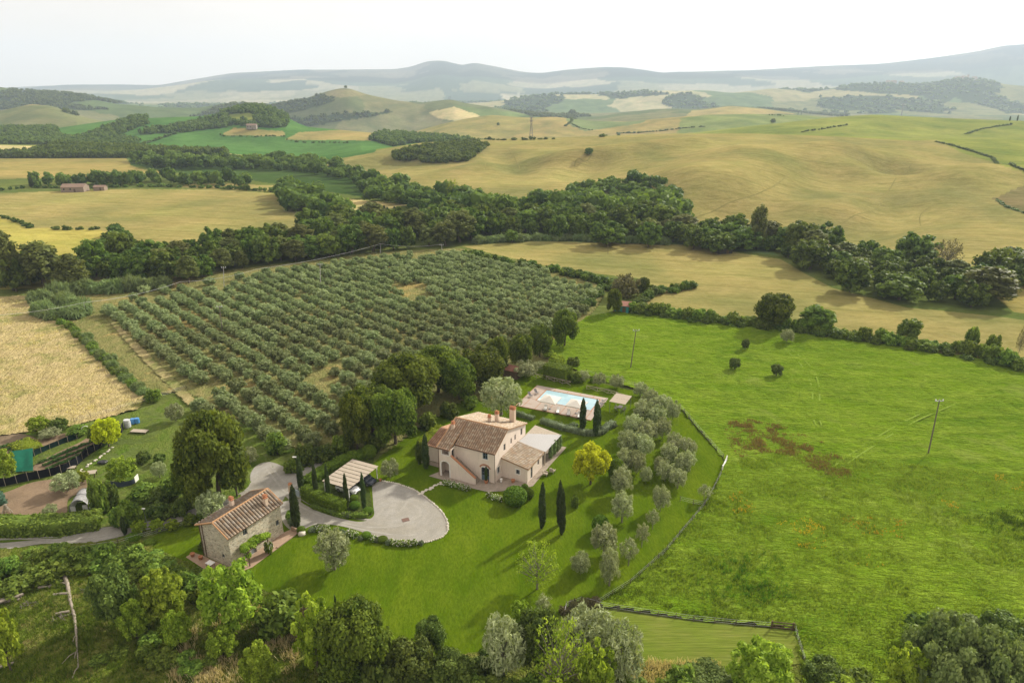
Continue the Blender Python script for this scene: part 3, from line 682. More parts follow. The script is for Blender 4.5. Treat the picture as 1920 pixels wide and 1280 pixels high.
def gravel_mat():
    m, n, l = new_mat('gravel'); v = coords(n, l, 'pos')
    vs = coords(n, l, 'pos', (1, .18, 1), .95)
    a = ramp(n, l, noise(n, l, v, .13, 5, .7), .40, .66); b = ramp(n, l, noise(n, l, vs, .8, 5, .75), .3, .7); f = ramp(n, l, noise(n, l, v, 6, 4, .8), .3, .7)
    col = mixc(n, l, a, (.335,.322,.29), (.28,.262,.215)); col = mixc(n, l, b, mixc(n, l, 1.0, col, (.86,.86,.86), 'MULTIPLY'), col)
    col = mixc(n, l, f, mixc(n, l, 1.0, col, (.80,.80,.80), 'MULTIPLY'), mixc(n, l, 1.0, col, (1.12,1.12,1.12), 'MULTIPLY'))
    c_ = P(735, 966); mp = n.new('ShaderNodeMapping'); mp.inputs['Location'].default_value = (-c_.x, -c_.y, 0); l.new(v, mp.inputs[0])
    wv = n.new('ShaderNodeTexWave'); wv.wave_type = 'RINGS'; wv.rings_direction = 'Z'; wv.inputs['Scale'].default_value = .22; wv.inputs['Distortion'].default_value = 14; wv.inputs['Detail'].default_value = 3; wv.inputs['Detail Scale'].default_value = .5
    l.new(mp.outputs[0], wv.inputs['Vector']); col = mixc(n, l, ramp(n, l, wv.outputs['Fac'], .35, 1), col, mixc(n, l, 1.0, col, (1.06, 1.055, 1.05), 'MULTIPLY'))   # sweep of turning wheels
    return finish(m, n, l, col, .95, .1, f, .4, .03)
GRAVEL = gravel_mat()
PX = lambda pts: [P(*q) for q in pts]
def lift(h, s1, s2, seed, lo=0.0):
    return lambda x, y: lo+h*np.clip(fbm(x/s1, y/s1, seed, 4)*1.5-.25, 0, 1)+h*.55*vnoise(x/s2, y/s2, seed+50)
FENCE_PX = [(1215,736),(1275,765),(1300,795),(1332,832),(1360,865),(1345,905),(1322,948),(1250,1035),(1182,1096),(1118,1136)]
meadow_px = [(1020,652),(1065,622),(1100,595),(1150,586),(1183,586),(1300,603),(1400,614),(1560,634),(1720,655),(1850,677),(1960,700),(2250,760),(2300,1400),(1500,1400),(1508,1245),(1488,1180),(1300,1163)] + FENCE_PX[::-1] + [(1180,728),(1130,716),(1090,700),(1050,682)]
relief_sheet('meadow', PX(meadow_px), .42, MEADOW, lift(.42, 3.2, .9, 3, -.0))
lawn_px = [(700,868),(640,905),(560,935),(520,950),(480,1000),(372,1062),(470,1095),(540,1130),(620,1175),(760,1245),(960,1215),(1060,1150)] + FENCE_PX[::-1] + [(1180,731),(1130,719),(1090,703),(1040,700),(1000,690),(960,715),(930,760),(880,745),(830,775),(770,815),(720,850)]
flat_sheet('lawn', smooth(PX(lawn_px), 4), .03, LAWN)
flat_sheet('cottage_lawn', smooth(PX([(285,1008),(330,990),(372,978),(400,1010),(385,1062),(330,1058),(290,1035)]), 5), .045, LAWN)
mown_px = [(1112,1142),(1200,1153),(1300,1167),(1400,1176),(1488,1184),(1500,1215),(1506,1246),(1420,1250),(1300,1252),(1200,1250),(1170,1200)]
flat_sheet('mown_strip', PX(mown_px), .17, MOWN)
relief_sheet('scrubland', PX([(-420,1025),(0,1032),(150,1022),(260,1010),(290,1030),(372,1066),(470,1096),(540,1132),(620,1177),(760,1246),(960,1217),(1060,1152),(1110,1145),(1170,1205),(1200,1250),(1500,1250),(1500,1420),(-420,1420)]), .3, SCRUB, lift(.38, 2.2, .7, 8, .02))
relief_sheet('garden_yard', PX([(-160,838),(0,818),(120,803),(262,768),(350,735),(430,780),(560,845),(640,832),(700,868),(640,905),(560,935),(480,1000),(380,1050),(285,1008),(150,1022),(0,1032),(-160,1032)]), .4, YARD, lift(.12, 2.5, .8, 12, -.08))
relief_sheet('hay_field', PX([(-200,565),(0,558),(70,553),(90,575),(118,602),(190,665),(272,742),(262,768),(120,803),(0,818),(-200,838)]), .5, HAY, lift(.35, 2.4, .8, 14, .0))
grove_px = [(70,553),(160,540),(260,528),(420,508),(600,488),(700,474),(860,466),(1000,496),(1140,540),(1120,575),(1100,597),(1065,622),(1020,652),(1050,682),(1000,690),(960,715),(930,760),(880,745),(830,775),(770,815),(720,850),(640,832),(560,845),(430,780),(350,735),(272,742),(190,665),(118,602),(90,575)]
relief_sheet('grove_floor', PX(grove_px), .75, GROVEG, lift(.25, 3, 1.1, 17, -.02))
relief_sheet('grove_track', smooth(PX([(206,606),(217,606),(290,676),(348,732),(366,756),(352,760),(330,738),(264,672)]), 5), .5, grassy('track_straw', [(.34,.285,.13), (.27,.24,.10), (.42,.35,.18)], (.15, .6), .9, (1, .3, 1), .6, .2, 2.0, ((.17,.19,.06), .10, .46, .60)), lift(.2, 2, .8, 22, .20))
# gravel court, drive and lane
court_px = [(556,936),(575,948),(600,960),(640,972),(676,978),(700,968),(700,948),(698,918),(700,908),(718,902),(745,907),(775,918),(800,934),(824,955),(838,978),(838,997),(822,1010),(790,1018),(750,1019),(715,1010),(690,1001),(655,990),(625,984),(595,983),(574,990),(560,998),(540,990),(528,972),(530,945),(536,925)]
flat_sheet('gravel_court', smooth(PX(court_px), 6), .06, GRAVEL)
lane_px = [(-200,1008),(0,1004),(70,1003),(125,1003),(160,998),(180,990),(240,984),(300,972),(372,951),(430,934),(466,912),(470,888),(482,872),(505,866),(530,874),(545,886),(600,866),(602,874),(560,902),(566,934),(548,958),(530,966),(500,945),(470,942),(430,955),(378,966),(300,988),(250,1000),(190,1014),(150,1020),(110,1016),(60,1022),(0,1030),(-200,1040)]
flat_sheet('gravel_lane', smooth(PX(lane_px), 5), .052, GRAVEL)
flat_sheet('lane_verge', smooth(PX([(0,1012),(60,1009),(118,1009),(60,1013),(0,1018)]), 5), .075, YARD)
# planted bed round the carport and the vegetable plots
flat_sheet('carport_bed', smooth(PX([(560,930),(566,905),(610,880),(650,862),(690,850),(700,868),(660,900),(690,915),(698,950),(698,966),(676,974),(640,968),(600,956)]), 4), .09, BED)
flat_sheet('brown_plot', smooth(PX([(5,925),(60,905),(120,897),(160,900),(172,915),(130,935),(125,962),(100,968),(0,963),(-60,960),(-60,935)]), 5), .10, SOIL)
flat_sheet('vegetable_plot', smooth(PX([(66,872),(110,848),(150,830),(180,812),(222,812),(185,836),(143,866),(70,883)]), 4), .12, SOIL)
flat_sheet('seed_plot', smooth(PX([(-60,830),(0,818),(48,815),(92,838),(60,850),(0,855),(-60,860)]), 4), .12, SOILD)
flat_sheet('path_soil', smooth(PX([(70,825),(130,812),(150,818),(80,842)]), 4), .13, SOIL)
def tufts(name, poly, n, hh, mat, label, cat, blades=3, z0=.1, wid=.06, seed=1, lean=.5, clump=None, fall=None):
    rng = np.random.default_rng(seed); q = np.array([(p[0], p[1]) for p in poly]); lo, hi = q.min(0), q.max(0)
    p = rng.uniform(lo, hi, (n*4, 2)); p = p[inpoly(p[:, 0], p[:, 1], [tuple(x) for x in q])]
    if clump: p = p[rng.uniform(0, 1, len(p)) < np.clip((fbm(p[:, 0]/clump, p[:, 1]/clump, seed, 4)-.40)/.28, 0, 1)**1.5]
    if fall: p = p[rng.uniform(0, 1, len(p)) < np.exp(-(((p[:, 0]-fall[0])/fall[2])**2+((p[:, 1]-fall[1])/fall[3])**2)*1.6)]
    p = np.repeat(p[:n], blades, 0); m = len(p); p = p+rng.normal(size=(m, 2))*.12
    a = rng.uniform(0, 6.28, m); h = hh*rng.uniform(.5, 1.3, m); wv = np.stack([np.cos(a), np.sin(a)], 1)*wid
    tip = p+rng.normal(size=(m, 2))*lean*h[:, None]*.6
    Z = np.full((m, 1), z0)
    V = np.stack([np.hstack([p-wv, Z]), np.hstack([p+wv, Z]), np.hstack([tip+wv*.35, Z+h[:, None]]), np.hstack([tip-wv*.35, Z+h[:, None]])], 1).reshape(-1, 3)
    me = np_mesh(name, V, np.arange(m*4).reshape(-1, 4), mat, np.repeat(rng.uniform(0, 1, m), 4))
    return tag(link(name, me), label, cat, None, 'stuff')
tufts('scrub_grass', PX([(-300,1100),(0,1110),(150,1090),(300,1110),(480,1120),(600,1200),(720,1270),(720,1380),(-300,1380)]), 9000, .55, LEAF['grass'], 'long green grass on the cleared slope at the bottom', 'grass', 4, .15, .055, 3)
tufts('dry_grass', PX([(380,1150),(470,1140),(560,1155),(560,1250),(460,1330),(300,1330),(330,1240)]), 1700, .75, LEAF['straw'], 'dry straw coloured grass between the young ash trees', 'grass', 4, .15, .05, 4, clump=4)
tufts('dry_verge_grass', PX([(1180,1240),(1350,1245),(1350,1330),(1100,1330)]), 1500, .6, LEAF['straw'], 'dry pale grass at the foot of the bottom hedge', 'grass', 4, .1, .05, 5)
tufts('meadow_grass', PX([(1120,1130),(1182,1096),(1322,948),(1362,865),(1500,850),(1960,900),(2100,1350),(1510,1350),(1490,1180)]), 26000, .40, LEAF['grass'] if False else leafy('tall_meadow_blades', (.135,.22,.014), (.24,.33,.045), .4), 'tall lush grass of the big meadow', 'grass', 3, .12, .07, 6, .7)
tufts('red_sorrel', PX([(1345,795),(1400,788),(1470,800),(1540,830),(1600,880),(1590,905),(1530,885),(1450,850),(1390,860),(1355,830)]), 3600, .36, leafy('sorrel_stalks', (.19,.160,.048), (.275,.220,.08), .3), 'rusty red sorrel patch in the green meadow', 'wild plants', 2, .20, .075, 7, clump=2.2)
for i, q in enumerate([[(1455,985),(1500,972),(1545,990),(1550,1035),(1500,1030)], [(1360,925),(1400,925),(1420,965),(1380,968)], [(1860,890),(1920,900),(1920,925),(1870,915)], [(1580,970),(1700,970),(1690,1010),(1560,1000)], [(1760,935),(1800,935),(1800,960),(1765,960)], [(1590,1060),(1640,1040),(1660,1065),(1600,1080)]]):
    tufts('orange_flowers', PX(q), [170,60,60,90,40,30][i], .28, leafy('orange_petals', (.46,.32,.02), (.58,.42,.05), .3), ['orange wildflowers, largest patch low in the meadow', 'orange wildflowers beside the right hand fence bend', 'orange wildflowers at the far right meadow margin', 'thin scatter of orange wildflowers in mid meadow', 'small orange flower patch near the single pole side', 'few orange flowers above the bottom right bush'][i], 'wildflowers', 2, .30, .07, 20+i, clump=1.8)
NETTLE = leafy('dark_grass_blades', (.055,.120,.010), (.110,.195,.02), .35)
tufts('dark_tall_grass', PX([(1290,1030),(1400,1015),(1510,1040),(1520,1130),(1420,1150),(1290,1140)]), 2200, .6, NETTLE, 'dark green clump of taller grass low in the meadow', 'grass', 4, .1, .07, 31, .6, 1.1, (P(1400,1085).x, P(1400,1085).y, 4.6, 4.2))
tufts('dark_verge_grass', PX([(1790,950),(1960,920),(2060,1010),(1950,1050),(1830,1030)]), 2200, .6, NETTLE, 'dark green clump of taller grass by the right edge', 'grass', 4, .1, .07, 32, .6, 1.1, (P(1925,985).x, P(1925,985).y, 7, 4))
tufts('hay_stalks', PX([(-200,570),(70,560),(118,606),(190,668),(268,742),(255,765),(0,812),(-200,832)]), 6500, .42, LEAF['straw'], 'pale dry hay standing in the left field', 'grass', 3, .1, .08, 9, .8, clump=5)


def strip(name, px, wd, m, z):
    w_ = smooth([P(*q) for q in px], 12, False); V, F = [], []
    for i, p in enumerate(w_):
        d = (w_[min(i+1, len(w_)-1)]-w_[max(i-1, 0)]); nn = Vector((-d.y, d.x, 0)).normalized()*wd/2
        for q in (p-nn, p+nn): V.append((q.x, q.y, z))
        if i: F.append((2*i-2, 2*i-1, 2*i+1, 2*i))
    return tag(link(name, np_mesh(name, V, F, m)), kind='structure')
WT = grassy('flattened_grass', [(.18,.275,.03), (.15,.25,.02), (.23,.31,.06)], (.2, .8), .5, (1, .6, 1), .5, .1, 2.5)
for q in [[(1470,655),(1505,690),(1522,730),(1522,775),(1530,800)], [(1482,655),(1520,690),(1536,730),(1534,775),(1540,800)], [(1545,890),(1600,850),(1690,795),(1780,755)], [(1558,894),(1615,853),(1704,798),(1792,759)]]: strip('wheel_track', q, .35, WT, .33)
tufts('tall_verge_grass', [P(*q) for q in [(1118,1130),(1182,1090),(1250,1029),(1322,942),(1345,899),(1352,905),(1330,955),(1258,1042),(1190,1103),(1300,1160),(1490,1174),(1490,1166),(1300,1150),(1140,1124)]], 2600, .5, LEAF['grass'], 'long uncut grass along the meadow fences', 'grass', 3, .1, .06, 51)

RUT = earth('compacted_gravel', (.355,.34,.302), .5, 4.0)
for q in [[(500,880),(520,905),(545,935),(580,958),(630,976),(690,988),(750,985),(790,965)], [(505,872),(530,900),(556,928),(588,948),(640,966),(690,974),(740,965),(765,940)], [(640,984),(700,997),(760,1004),(800,996)]]: strip('wheel_rut', q, .38, RUT, .067)
for q in [[(-60,1016),(30,1010),(120,1012),(200,1003),(300,982),(380,961),(440,945)], [(-60,1026),(30,1020),(120,1016),(200,1009),(300,986),(384,965),(446,948)]]: strip('wheel_rut', q, .45, RUT, .080)

# ------------------------------------------------------------------ building materials
def plaster(name, c):
    m, n, l = new_mat(name); v = coords(n, l, 'obj'); a = ramp(n, l, noise(n, l, v, .7, 5, .7), .3, .72); b = noise(n, l, v, 7, 4, .7)
    vs = coords(n, l, 'obj', (2.2, 2.2, .25)); s = ramp(n, l, noise(n, l, vs, 1.1, 4, .7), .52, .78)
    col = mixc(n, l, a, tuple(x*.93 for x in c), tuple(x*1.04 for x in c)); col = mixc(n, l, s, col, tuple(x*.80 for x in c))
    return finish(m, n, l, col, .9, .15, b, .2, .01)
PLASTER = plaster('pink_plaster', (.72, .62, .535)); PLASTER2 = plaster('chimney_plaster', (.60, .47, .36))
TRIM = plain('white_trim', (.74, .72, .68), .7, .2, .06)
def stone_mat():
    m, n, l = new_mat('rubble_stone'); v = coords(n, l, 'obj', (1, 1, 1.7))
    vo = n.new('ShaderNodeTexVoronoi'); vo.inputs['Scale'].default_value = 2.9; l.new(v, vo.inputs['Vector'])
    ve = n.new('ShaderNodeTexVoronoi'); ve.feature = 'DISTANCE_TO_EDGE'; ve.inputs['Scale'].default_value = 2.9; l.new(v, ve.inputs['Vector'])
    cr = n.new('ShaderNodeValToRGB'); e = cr.color_ramp; e.elements[0].color = (.33, .29, .22, 1); e.elements[1].color = (.72, .66, .52, 1)
    for p_, c_ in ((.3, (.49, .44, .34, 1)), (.55, (.60, .54, .42, 1)), (.75, (.50, .40, .28, 1))):
        k = e.elements.new(p_); k.color = c_
    sp = n.new('ShaderNodeSeparateColor'); l.new(vo.outputs['Color'], sp.inputs[0]); l.new(sp.outputs[0], cr.inputs[0])
    col = mixc(n, l, ramp(n, l, ve.outputs['Distance'], .02, .09), (.68, .62, .50), cr.outputs[0])
    nz = ramp(n, l, noise(n, l, coords(n, l, 'obj'), 1.2, 5, .7), .3, .7); col = mixc(n, l, nz, mixc(n, l, 1.0, col, (.78, .8, .8), 'MULTIPLY'), col)
    return finish(m, n, l, col, .95, .1, ve.outputs['Distance'], .8, .06)
STONE = stone_mat()
def tile_mat(name, cols, dirt=(.16, .14, .10), pan=.60):
    m, n, l = new_mat(name); uv = n.new('ShaderNodeUVMap').outputs[0]
    fl = n.new('ShaderNodeVectorMath'); fl.operation = 'FLOOR'; l.new(uv, fl.inputs[0])
    wn = n.new('ShaderNodeTexWhiteNoise'); wn.noise_dimensions = '2D'; l.new(fl.outputs[0], wn.inputs['Vector'])
    cr = n.new('ShaderNodeValToRGB'); cr.color_ramp.interpolation = 'CONSTANT'; el = cr.color_ramp.elements
    el[0].color = (*cols[0], 1); el[1].position = 1/len(cols); el[1].color = (*cols[1], 1)
    for i in range(2, len(cols)):
        k = el.new(i/len(cols)); k.color = (*cols[i], 1)
    l.new(wn.outputs['Value'], cr.inputs[0])
    d = ramp(n, l, noise(n, l, coords(n, l, 'obj'), 2.6, 6, .8), .54, .8); col = mixc(n, l, d, cr.outputs[0], dirt)
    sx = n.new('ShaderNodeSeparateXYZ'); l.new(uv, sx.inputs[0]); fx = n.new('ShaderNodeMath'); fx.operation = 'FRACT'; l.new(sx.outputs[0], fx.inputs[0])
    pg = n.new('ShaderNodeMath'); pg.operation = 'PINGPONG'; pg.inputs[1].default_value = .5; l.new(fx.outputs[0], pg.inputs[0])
    k = ramp(n, l, pg.outputs[0], .12, .22)   # channels between the cover tiles multiplied to a darker tone
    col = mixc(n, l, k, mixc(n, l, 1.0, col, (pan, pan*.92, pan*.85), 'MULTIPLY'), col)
    return finish(m, n, l, col, .95, .08)
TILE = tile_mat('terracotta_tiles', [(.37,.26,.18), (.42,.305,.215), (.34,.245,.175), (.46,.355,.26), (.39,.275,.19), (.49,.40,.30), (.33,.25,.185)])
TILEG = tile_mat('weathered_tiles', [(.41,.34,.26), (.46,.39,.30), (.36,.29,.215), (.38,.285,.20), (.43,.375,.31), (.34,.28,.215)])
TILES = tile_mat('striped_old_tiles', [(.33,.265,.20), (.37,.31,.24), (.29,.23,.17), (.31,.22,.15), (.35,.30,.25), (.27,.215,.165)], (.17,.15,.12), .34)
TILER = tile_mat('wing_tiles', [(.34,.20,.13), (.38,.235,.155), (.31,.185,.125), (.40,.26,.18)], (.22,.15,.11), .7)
TILEEDGE = plain('tile_edge', (.40, .235, .125), .9, .1, .25, 3)
BRICK = plain('brick_paving', (.36, .255, .18), .9, .15, .25, 2.5); BRICKR = plain('red_brick', (.42, .19, .10), .9, .1, .3, 6)
def paving():
    m, n, l = new_mat('terrace_paving'); v = coords(n, l, 'obj')
    b = n.new('ShaderNodeTexBrick'); b.inputs['Scale'].default_value = 1.1; b.inputs['Mortar Size'].default_value = .02
    b.inputs['Color1'].default_value = (.40, .34, .275, 1); b.inputs['Color2'].default_value = (.33, .285, .235, 1); b.inputs['Mortar'].default_value = (.25, .2, .15, 1); l.new(v, b.inputs['Vector'])
    f = ramp(n, l, noise(n, l, v, 1.1, 5, .7), .35, .7); c = mixc(n, l, f, b.outputs[0], mixc(n, l, 1.0, b.outputs[0], (.72, .70, .68), 'MULTIPLY'))
    return finish(m, n, l, c, .9, .2)
PAVE = paving()
GLASS = plain('window_glass', (.025, .032, .04), .08, .6, .1); BLUEP = plain('grey_blue_paint', (.105, .165, .215), .5, .4, .1)
GREYP = plain('grey_shutter_paint', (.20, .22, .23), .6, .3, .1); DARK = plain('dark_interior', (.03, .027, .024), .9, .05, .2)
WOODG = plain('weathered_wood', (.40, .345, .275), .9, .12, .2, 2); WOODD = plain('dark_wood', (.12, .085, .055), .85, .15, .3, 3)
WHITE = plain('white_paint', (.78, .77, .74), .5, .4, .05); METAL = plain('grey_metal', (.25, .26, .27), .5, .4, .1, 3, .4)
COPPER = plain('copper_pipe', (.12, .07, .045), .6, .3, .2); TERRA = plain('terracotta_pot', (.42, .19, .10), .85, .15, .15)
CREAM = plain('cream_canvas', (.60, .57, .51), .85, .1, .05); CLOTH = plain('white_shade_cloth', (.40, .395, .39), .9, .1, .05, .6)

def wall(bm, o, d, L, h, ops, reveal=.25, z0=0.0, mi=0):
    """upright wall from o along unit d (2D) with real openings (s0, s1, z0, z1, arch rise)"""
    n = (d[1], -d[0])
    def pt(s, z, dep=0): return bm.verts.new((o[0]+d[0]*s-n[0]*dep, o[1]+d[1]*s-n[1]*dep, z))
    S = sorted({0, L} | {x for q in ops for x in q[:2]}); Z = sorted({z0, h} | {x for q in ops for x in q[2:4]})
    for a, b in zip(S, S[1:]):
        for c, e in zip(Z, Z[1:]):
            ms, mz = (a+b)/2, (c+e)/2
            if any(q[0] < ms < q[1] and q[2] < mz < q[3] for q in ops): continue
            bm.faces.new((pt(a, c), pt(b, c), pt(b, e), pt(a, e))).material_index = mi
    for q in ops:
        s0, s1, a, b = q[:4]; ar = q[4] if len(q) > 4 else 0
        if ar:
            N = 10; arc = [(s0+(s1-s0)*(1-math.cos(math.pi*i/N))/2, b-ar+ar*math.sin(math.pi*i/N)) for i in range(N+1)]
            for i in range(N):
                (x0, y0), (x1, y1) = arc[i], arc[i+1]
                bm.faces.new((pt(x0, y0), pt(x1, y1), pt(x1, b), pt(x0, b))).material_index = mi
                bm.faces.new((pt(x0, y0), pt(x1, y1), pt(x1, y1, reveal), pt(x0, y0, reveal))).material_index = mi
            b2 = b-ar
        else:
            b2 = b; bm.faces.new((pt(s0, b), pt(s1, b), pt(s1, b, reveal), pt(s0, b, reveal))).material_index = mi
        for s in (s0, s1): bm.faces.new((pt(s, a), pt(s, b2), pt(s, b2, reveal), pt(s, a, reveal))).material_index = mi
        if a > z0: bm.faces.new((pt(s0, a), pt(s1, a), pt(s1, a, reveal), pt(s0, a, reveal))).material_index = mi
def obox(bm, o, d, s0, s1, dep0, dep1, z0, z1):
    """box on a wall's own axes: along d, depth inwards positive"""
    n = (d[1], -d[0]); P_ = lambda s, q, z: (o[0]+d[0]*s-n[0]*q, o[1]+d[1]*s-n[1]*q, z)
    v = [bm.verts.new(P_(*c)) for c in ((s0,dep0,z0),(s1,dep0,z0),(s1,dep1,z0),(s0,dep1,z0),(s0,dep0,z1),(s1,dep0,z1),(s1,dep1,z1),(s0,dep1,z1))]
    for f in ((0,3,2,1),(4,5,6,7),(0,1,5,4),(1,2,6,5),(2,3,7,6),(3,0,4,7)): bm.faces.new([v[i] for i in f])
def window(par, o, d, s0, s1, z0, z1, fm=None, trim=True, nm='window', arch=0, solid=0, dep=.12):
    """frame with mullion > pane (and a white surround set proud of the wall)"""
    fm = fm or GREYP; bm = bmesh.new(); b = .07; m = (s0+s1)/2
    for a in ((s0, s0+b, z0, z1), (s1-b, s1, z0, z1), (m-b*.6, m+b*.6, z0+b, z1-b), (s0+b, s1-b, z0, z0+b), (s0+b, s1-b, z1-b, z1)):
        obox(bm, o, d, a[0], a[1], dep, dep+.06, a[2], a[3])
    if z1-z0 > 1.0:
        for a in ((s0+b, m-b*.6), (m+b*.6, s1-b)): obox(bm, o, d, a[0], a[1], dep+.005, dep+.055, z0+(z1-z0)*.55, z0+(z1-z0)*.55+.05)
    if solid: 
        for a in ((s0+b, m-b*.6), (m+b*.6, s1-b)): obox(bm, o, d, a[0], a[1], dep+.012, dep+.05, z0+b, z0+(z1-z0)*solid)
    w_ = obj(nm, bm, fm, par)
    bm = bmesh.new(); obox(bm, o, d, s0+.01, s1-.01, dep+.075, dep+.1, z0+.01, z1-.01); obj('pane', bm, GLASS, w_)
    if trim:
        bm = bmesh.new(); t = .14
        for a in ((s0-t, s0, z0-.0, z1), (s1, s1+t, z0, z1), (s0-t, s1+t, z1, z1+t), (s0-t, s1+t, z0-t*.8, z0)):
            if a[2] < 0.02 and a[3] <= .02: continue
            obox(bm, o, d, a[0], a[1], -.03, .02, max(a[2], .02), a[3])
        obj('surround', bm, TRIM, w_)
    return w_
def tile_roof(par, name, p00, p10, p11, p01, m, rib=.40, course=.42, amp=.10, thick=.12, edge=None):
    """corrugated pan-and-cover tiling on the quad p00 p10 (eave) p11 p01 (top)"""
    a, b, c, d = [Vector(p) for p in (p00, p10, p11, p01)]
    L = max((b-a).length, (c-d).length); W = max((d-a).length, (c-b).length)
    nu = int(round(L/rib)); nv = max(2, int(round(W/course))); ku = 6
    U = np.arange(nu*ku+1)/(nu*ku); nrm = (b-a).cross(d-a).normalized()
    if nrm.z < 0: nrm = -nrm
    A, B, C_, D_ = [np.array(q[:]) for q in (a, b, c, d)]
    V, F, UV = [], [], []
    for j in range(nv):
        for e in (0, 1):
            t = (j+e)/nv
            base_ = (A[None]*(1-U[:, None])+B[None]*U[:, None])*(1-t)+(D_[None]*(1-U[:, None])+C_[None]*U[:, None])*t
            h = amp*np.abs(np.sin(np.pi*U*nu))**.8+(.045 if e == 0 else .0)+.02*hash2((U*nu).astype(int), np.full(len(U), j), 4)
            V.append(base_+np.array(nrm[:])[None]*h[:, None])
    V = np.concatenate(V); n = len(U)
    for j in range(nv):
        r0 = 2*j*n; i = np.arange(n-1)
        F.append(np.stack([r0+i, r0+i+1, r0+n+i+1, r0+n+i], 1)); UV.append(np.stack([(i+.5)/ku, np.full(n-1, j+.5)], 1))
        if j < nv-1:
            r1 = r0+n; F.append(np.stack([r1+i, r1+i+1, r1+n+i+1, r1+n+i], 1)); UV.append(np.stack([(i+.5)/ku, np.full(n-1, j+.5)], 1))
    F = np.concatenate(F); UV = np.concatenate(UV)
    me = np_mesh(name, V, F, m); uvl = me.uv_layers.new(name='UVMap'); uvl.data.foreach_set('uv', np.repeat(UV, 4, 0).astype(np.float32).ravel())
    o = link(name, me, par)
    bm = bmesh.new(); T = [bm.verts.new(q-nrm*.012) for q in (a, b, c, d)]; Bt = [bm.verts.new(q-nrm*thick) for q in (a, b, c, d)]
    bm.faces.new(T); bm.faces.new(Bt[::-1])
    for i in range(4): bm.faces.new((T[i], Bt[i], Bt[(i+1) % 4], T[(i+1) % 4]))
    obj('eaves_board', bm, edge or TILEEDGE, o)
    return o
def ridge_tiles(par, a, b, m=None, r=.13):
    bm = bmesh.new(); a = Vector(a); b = Vector(b); n = max(2, int((b-a).length/.42))
    for i in range(n): 
        p, q = a+(b-a)*(i/n), a+(b-a)*((i+1.06)/n); tube(bm, [p, q], [r*1.12, r*.95], 8)
    return obj('ridge_tiles', bm, m or TILEEDGE, par)
def chimney(par, x, y, z0, z1, w_=.6, d_=.6, body=None, pots=2):
    bm = bx(x-w_/2, x+w_/2, y-d_/2, y+d_/2, z0, z1); c = obj('chimney', bm, body or PLASTER2, par)
    bm = bmesh.new(); box(bm, x-w_/2-.07, x+w_/2+.07, y-d_/2-.07, y+d_/2+.07, z1, z1+.08)
    for i in range(pots):
        for k in (-1, 1):
            xx = x+(i-(pots-1)/2)*w_/max(1, pots)*1.0; box(bm, xx-.09, xx+.09, y+k*d_*.27-.09, y+k*d_*.27+.09, z1+.08, z1+.34)
    box(bm, x-w_/2-.05, x+w_/2+.05, y-d_/2-.05, y+d_/2+.05, z1+.34, z1+.42)
    tube(bm, [(x-w_/2, y-d_*.2, z1+.46), (x+w_/2, y-d_*.2, z1+.46)], .1, 6); tube(bm, [(x-w_/2, y+d_*.2, z1+.46), (x+w_/2, y+d_*.2, z1+.46)], .1, 6)
    obj('chimney_cap', bm, BRICKR, c); return c
def frame_at(o, e1): return math.atan2(e1[1], e1[0])

# ------------------------------------------------------------------ the farmhouse
HO = P(927.7, 906.6); HR = math.atan2(-.446, .895)
house = thing('farmhouse', 'two storey pale pink farmhouse with tiled roof, outside stair and arched loggia', 'house', (HO.x, HO.y, .08), HR)
EZ, RY, RZ, BY, BZ = 5.85, 4.4, 8.15, 12.0, 5.85
bm = bmesh.new(); XL = -9.75; X1 = -7.4
gz = lambda y: EZ+(RZ-EZ)*(y/RY) if y < RY else RZ+(BZ-RZ)*((y-RY)/(BY-RY))
X = (1, 0); Yd = (0, 1)
front_ops = [(4.85, 6.35-.0, 0, 2.7, .45), (5.15, 6.1, 4.15, 5.45)]
wall(bm, (X1, 0), X, -X1, EZ, front_ops)                                   # main front
gable_ops = [(.95, 1.85, 1.2, 2.5), (3.3, 4.05, 4.45, 5.7), (5.95, 6.5, 4.5, 5.55), (7.5, 8.05, 4.5, 5.55), (9.95, 10.7, 4.25, 5.6)]
wall(bm, (0, 0), Yd, BY, EZ-.001, gable_ops)                                # right gable
bm.faces.new([bm.verts.new((0, y, z)) for y, z in ((0, EZ), (BY, BZ), (RY, RZ))])
wall(bm, (0, BY), (-1, 0), -XL, BZ, [(2, 3, 1, 2.3), (6, 7, 1, 2.3)])
wall(bm, (XL, BY), (0, -1), BY+1.85, EZ-.35, [])                              # left side, loggia included
bm.faces.new([bm.verts.new((XL, y, z)) for y, z in ((-1.85, EZ-.35), (BY, EZ-.35), (BY, BZ), (RY, RZ), (0, EZ), (-1.85, 5.5))])
wall(bm, (XL, -1.85), X, X1-XL, 5.4, [(.42, 1.98, 0, 2.95, .5), (.62, 1.98, 4.3, 5.25)], .25)   # loggia front
wall(bm, (X1, -1.85), Yd, 1.85, 5.55, [(.35, 1.45, 3.35, 5.2)], .25)            # loggia side, at the head of the stair
wall(bm, (XL, 0), X, X1-XL, 5.6, [(.7, 1.7, 3.3, 5.1)], .2)
obj('wall', bm, PLASTER, house)
bm = bmesh.new(); box(bm, XL+.2, X1-.2, -1.6, -.05, 2.98, 3.15); obj('loggia_floor', bm, PAVE, house)
bm = bmesh.new(); obox(bm, (XL, -1.85), X, .18, .42, -.02, .2, 0, 2.45); obox(bm, (XL, -1.85), X, 1.98, 2.2, -.02, .2, 0, 2.45)
N = 12
for i in range(N):
    t0, t1 = math.pi*i/N, math.pi*(i+1)/N; q = lambda t, r, rz: (XL+1.2-math.cos(t)*r, -1.875, 2.45+math.sin(t)*rz)
    f0 = [bm.verts.new(v_) for v_ in (q(t0, .78, .5), q(t1, .78, .5), q(t1, 1.0, .70), q(t0, 1.0, .70))]; bm.faces.new(f0)
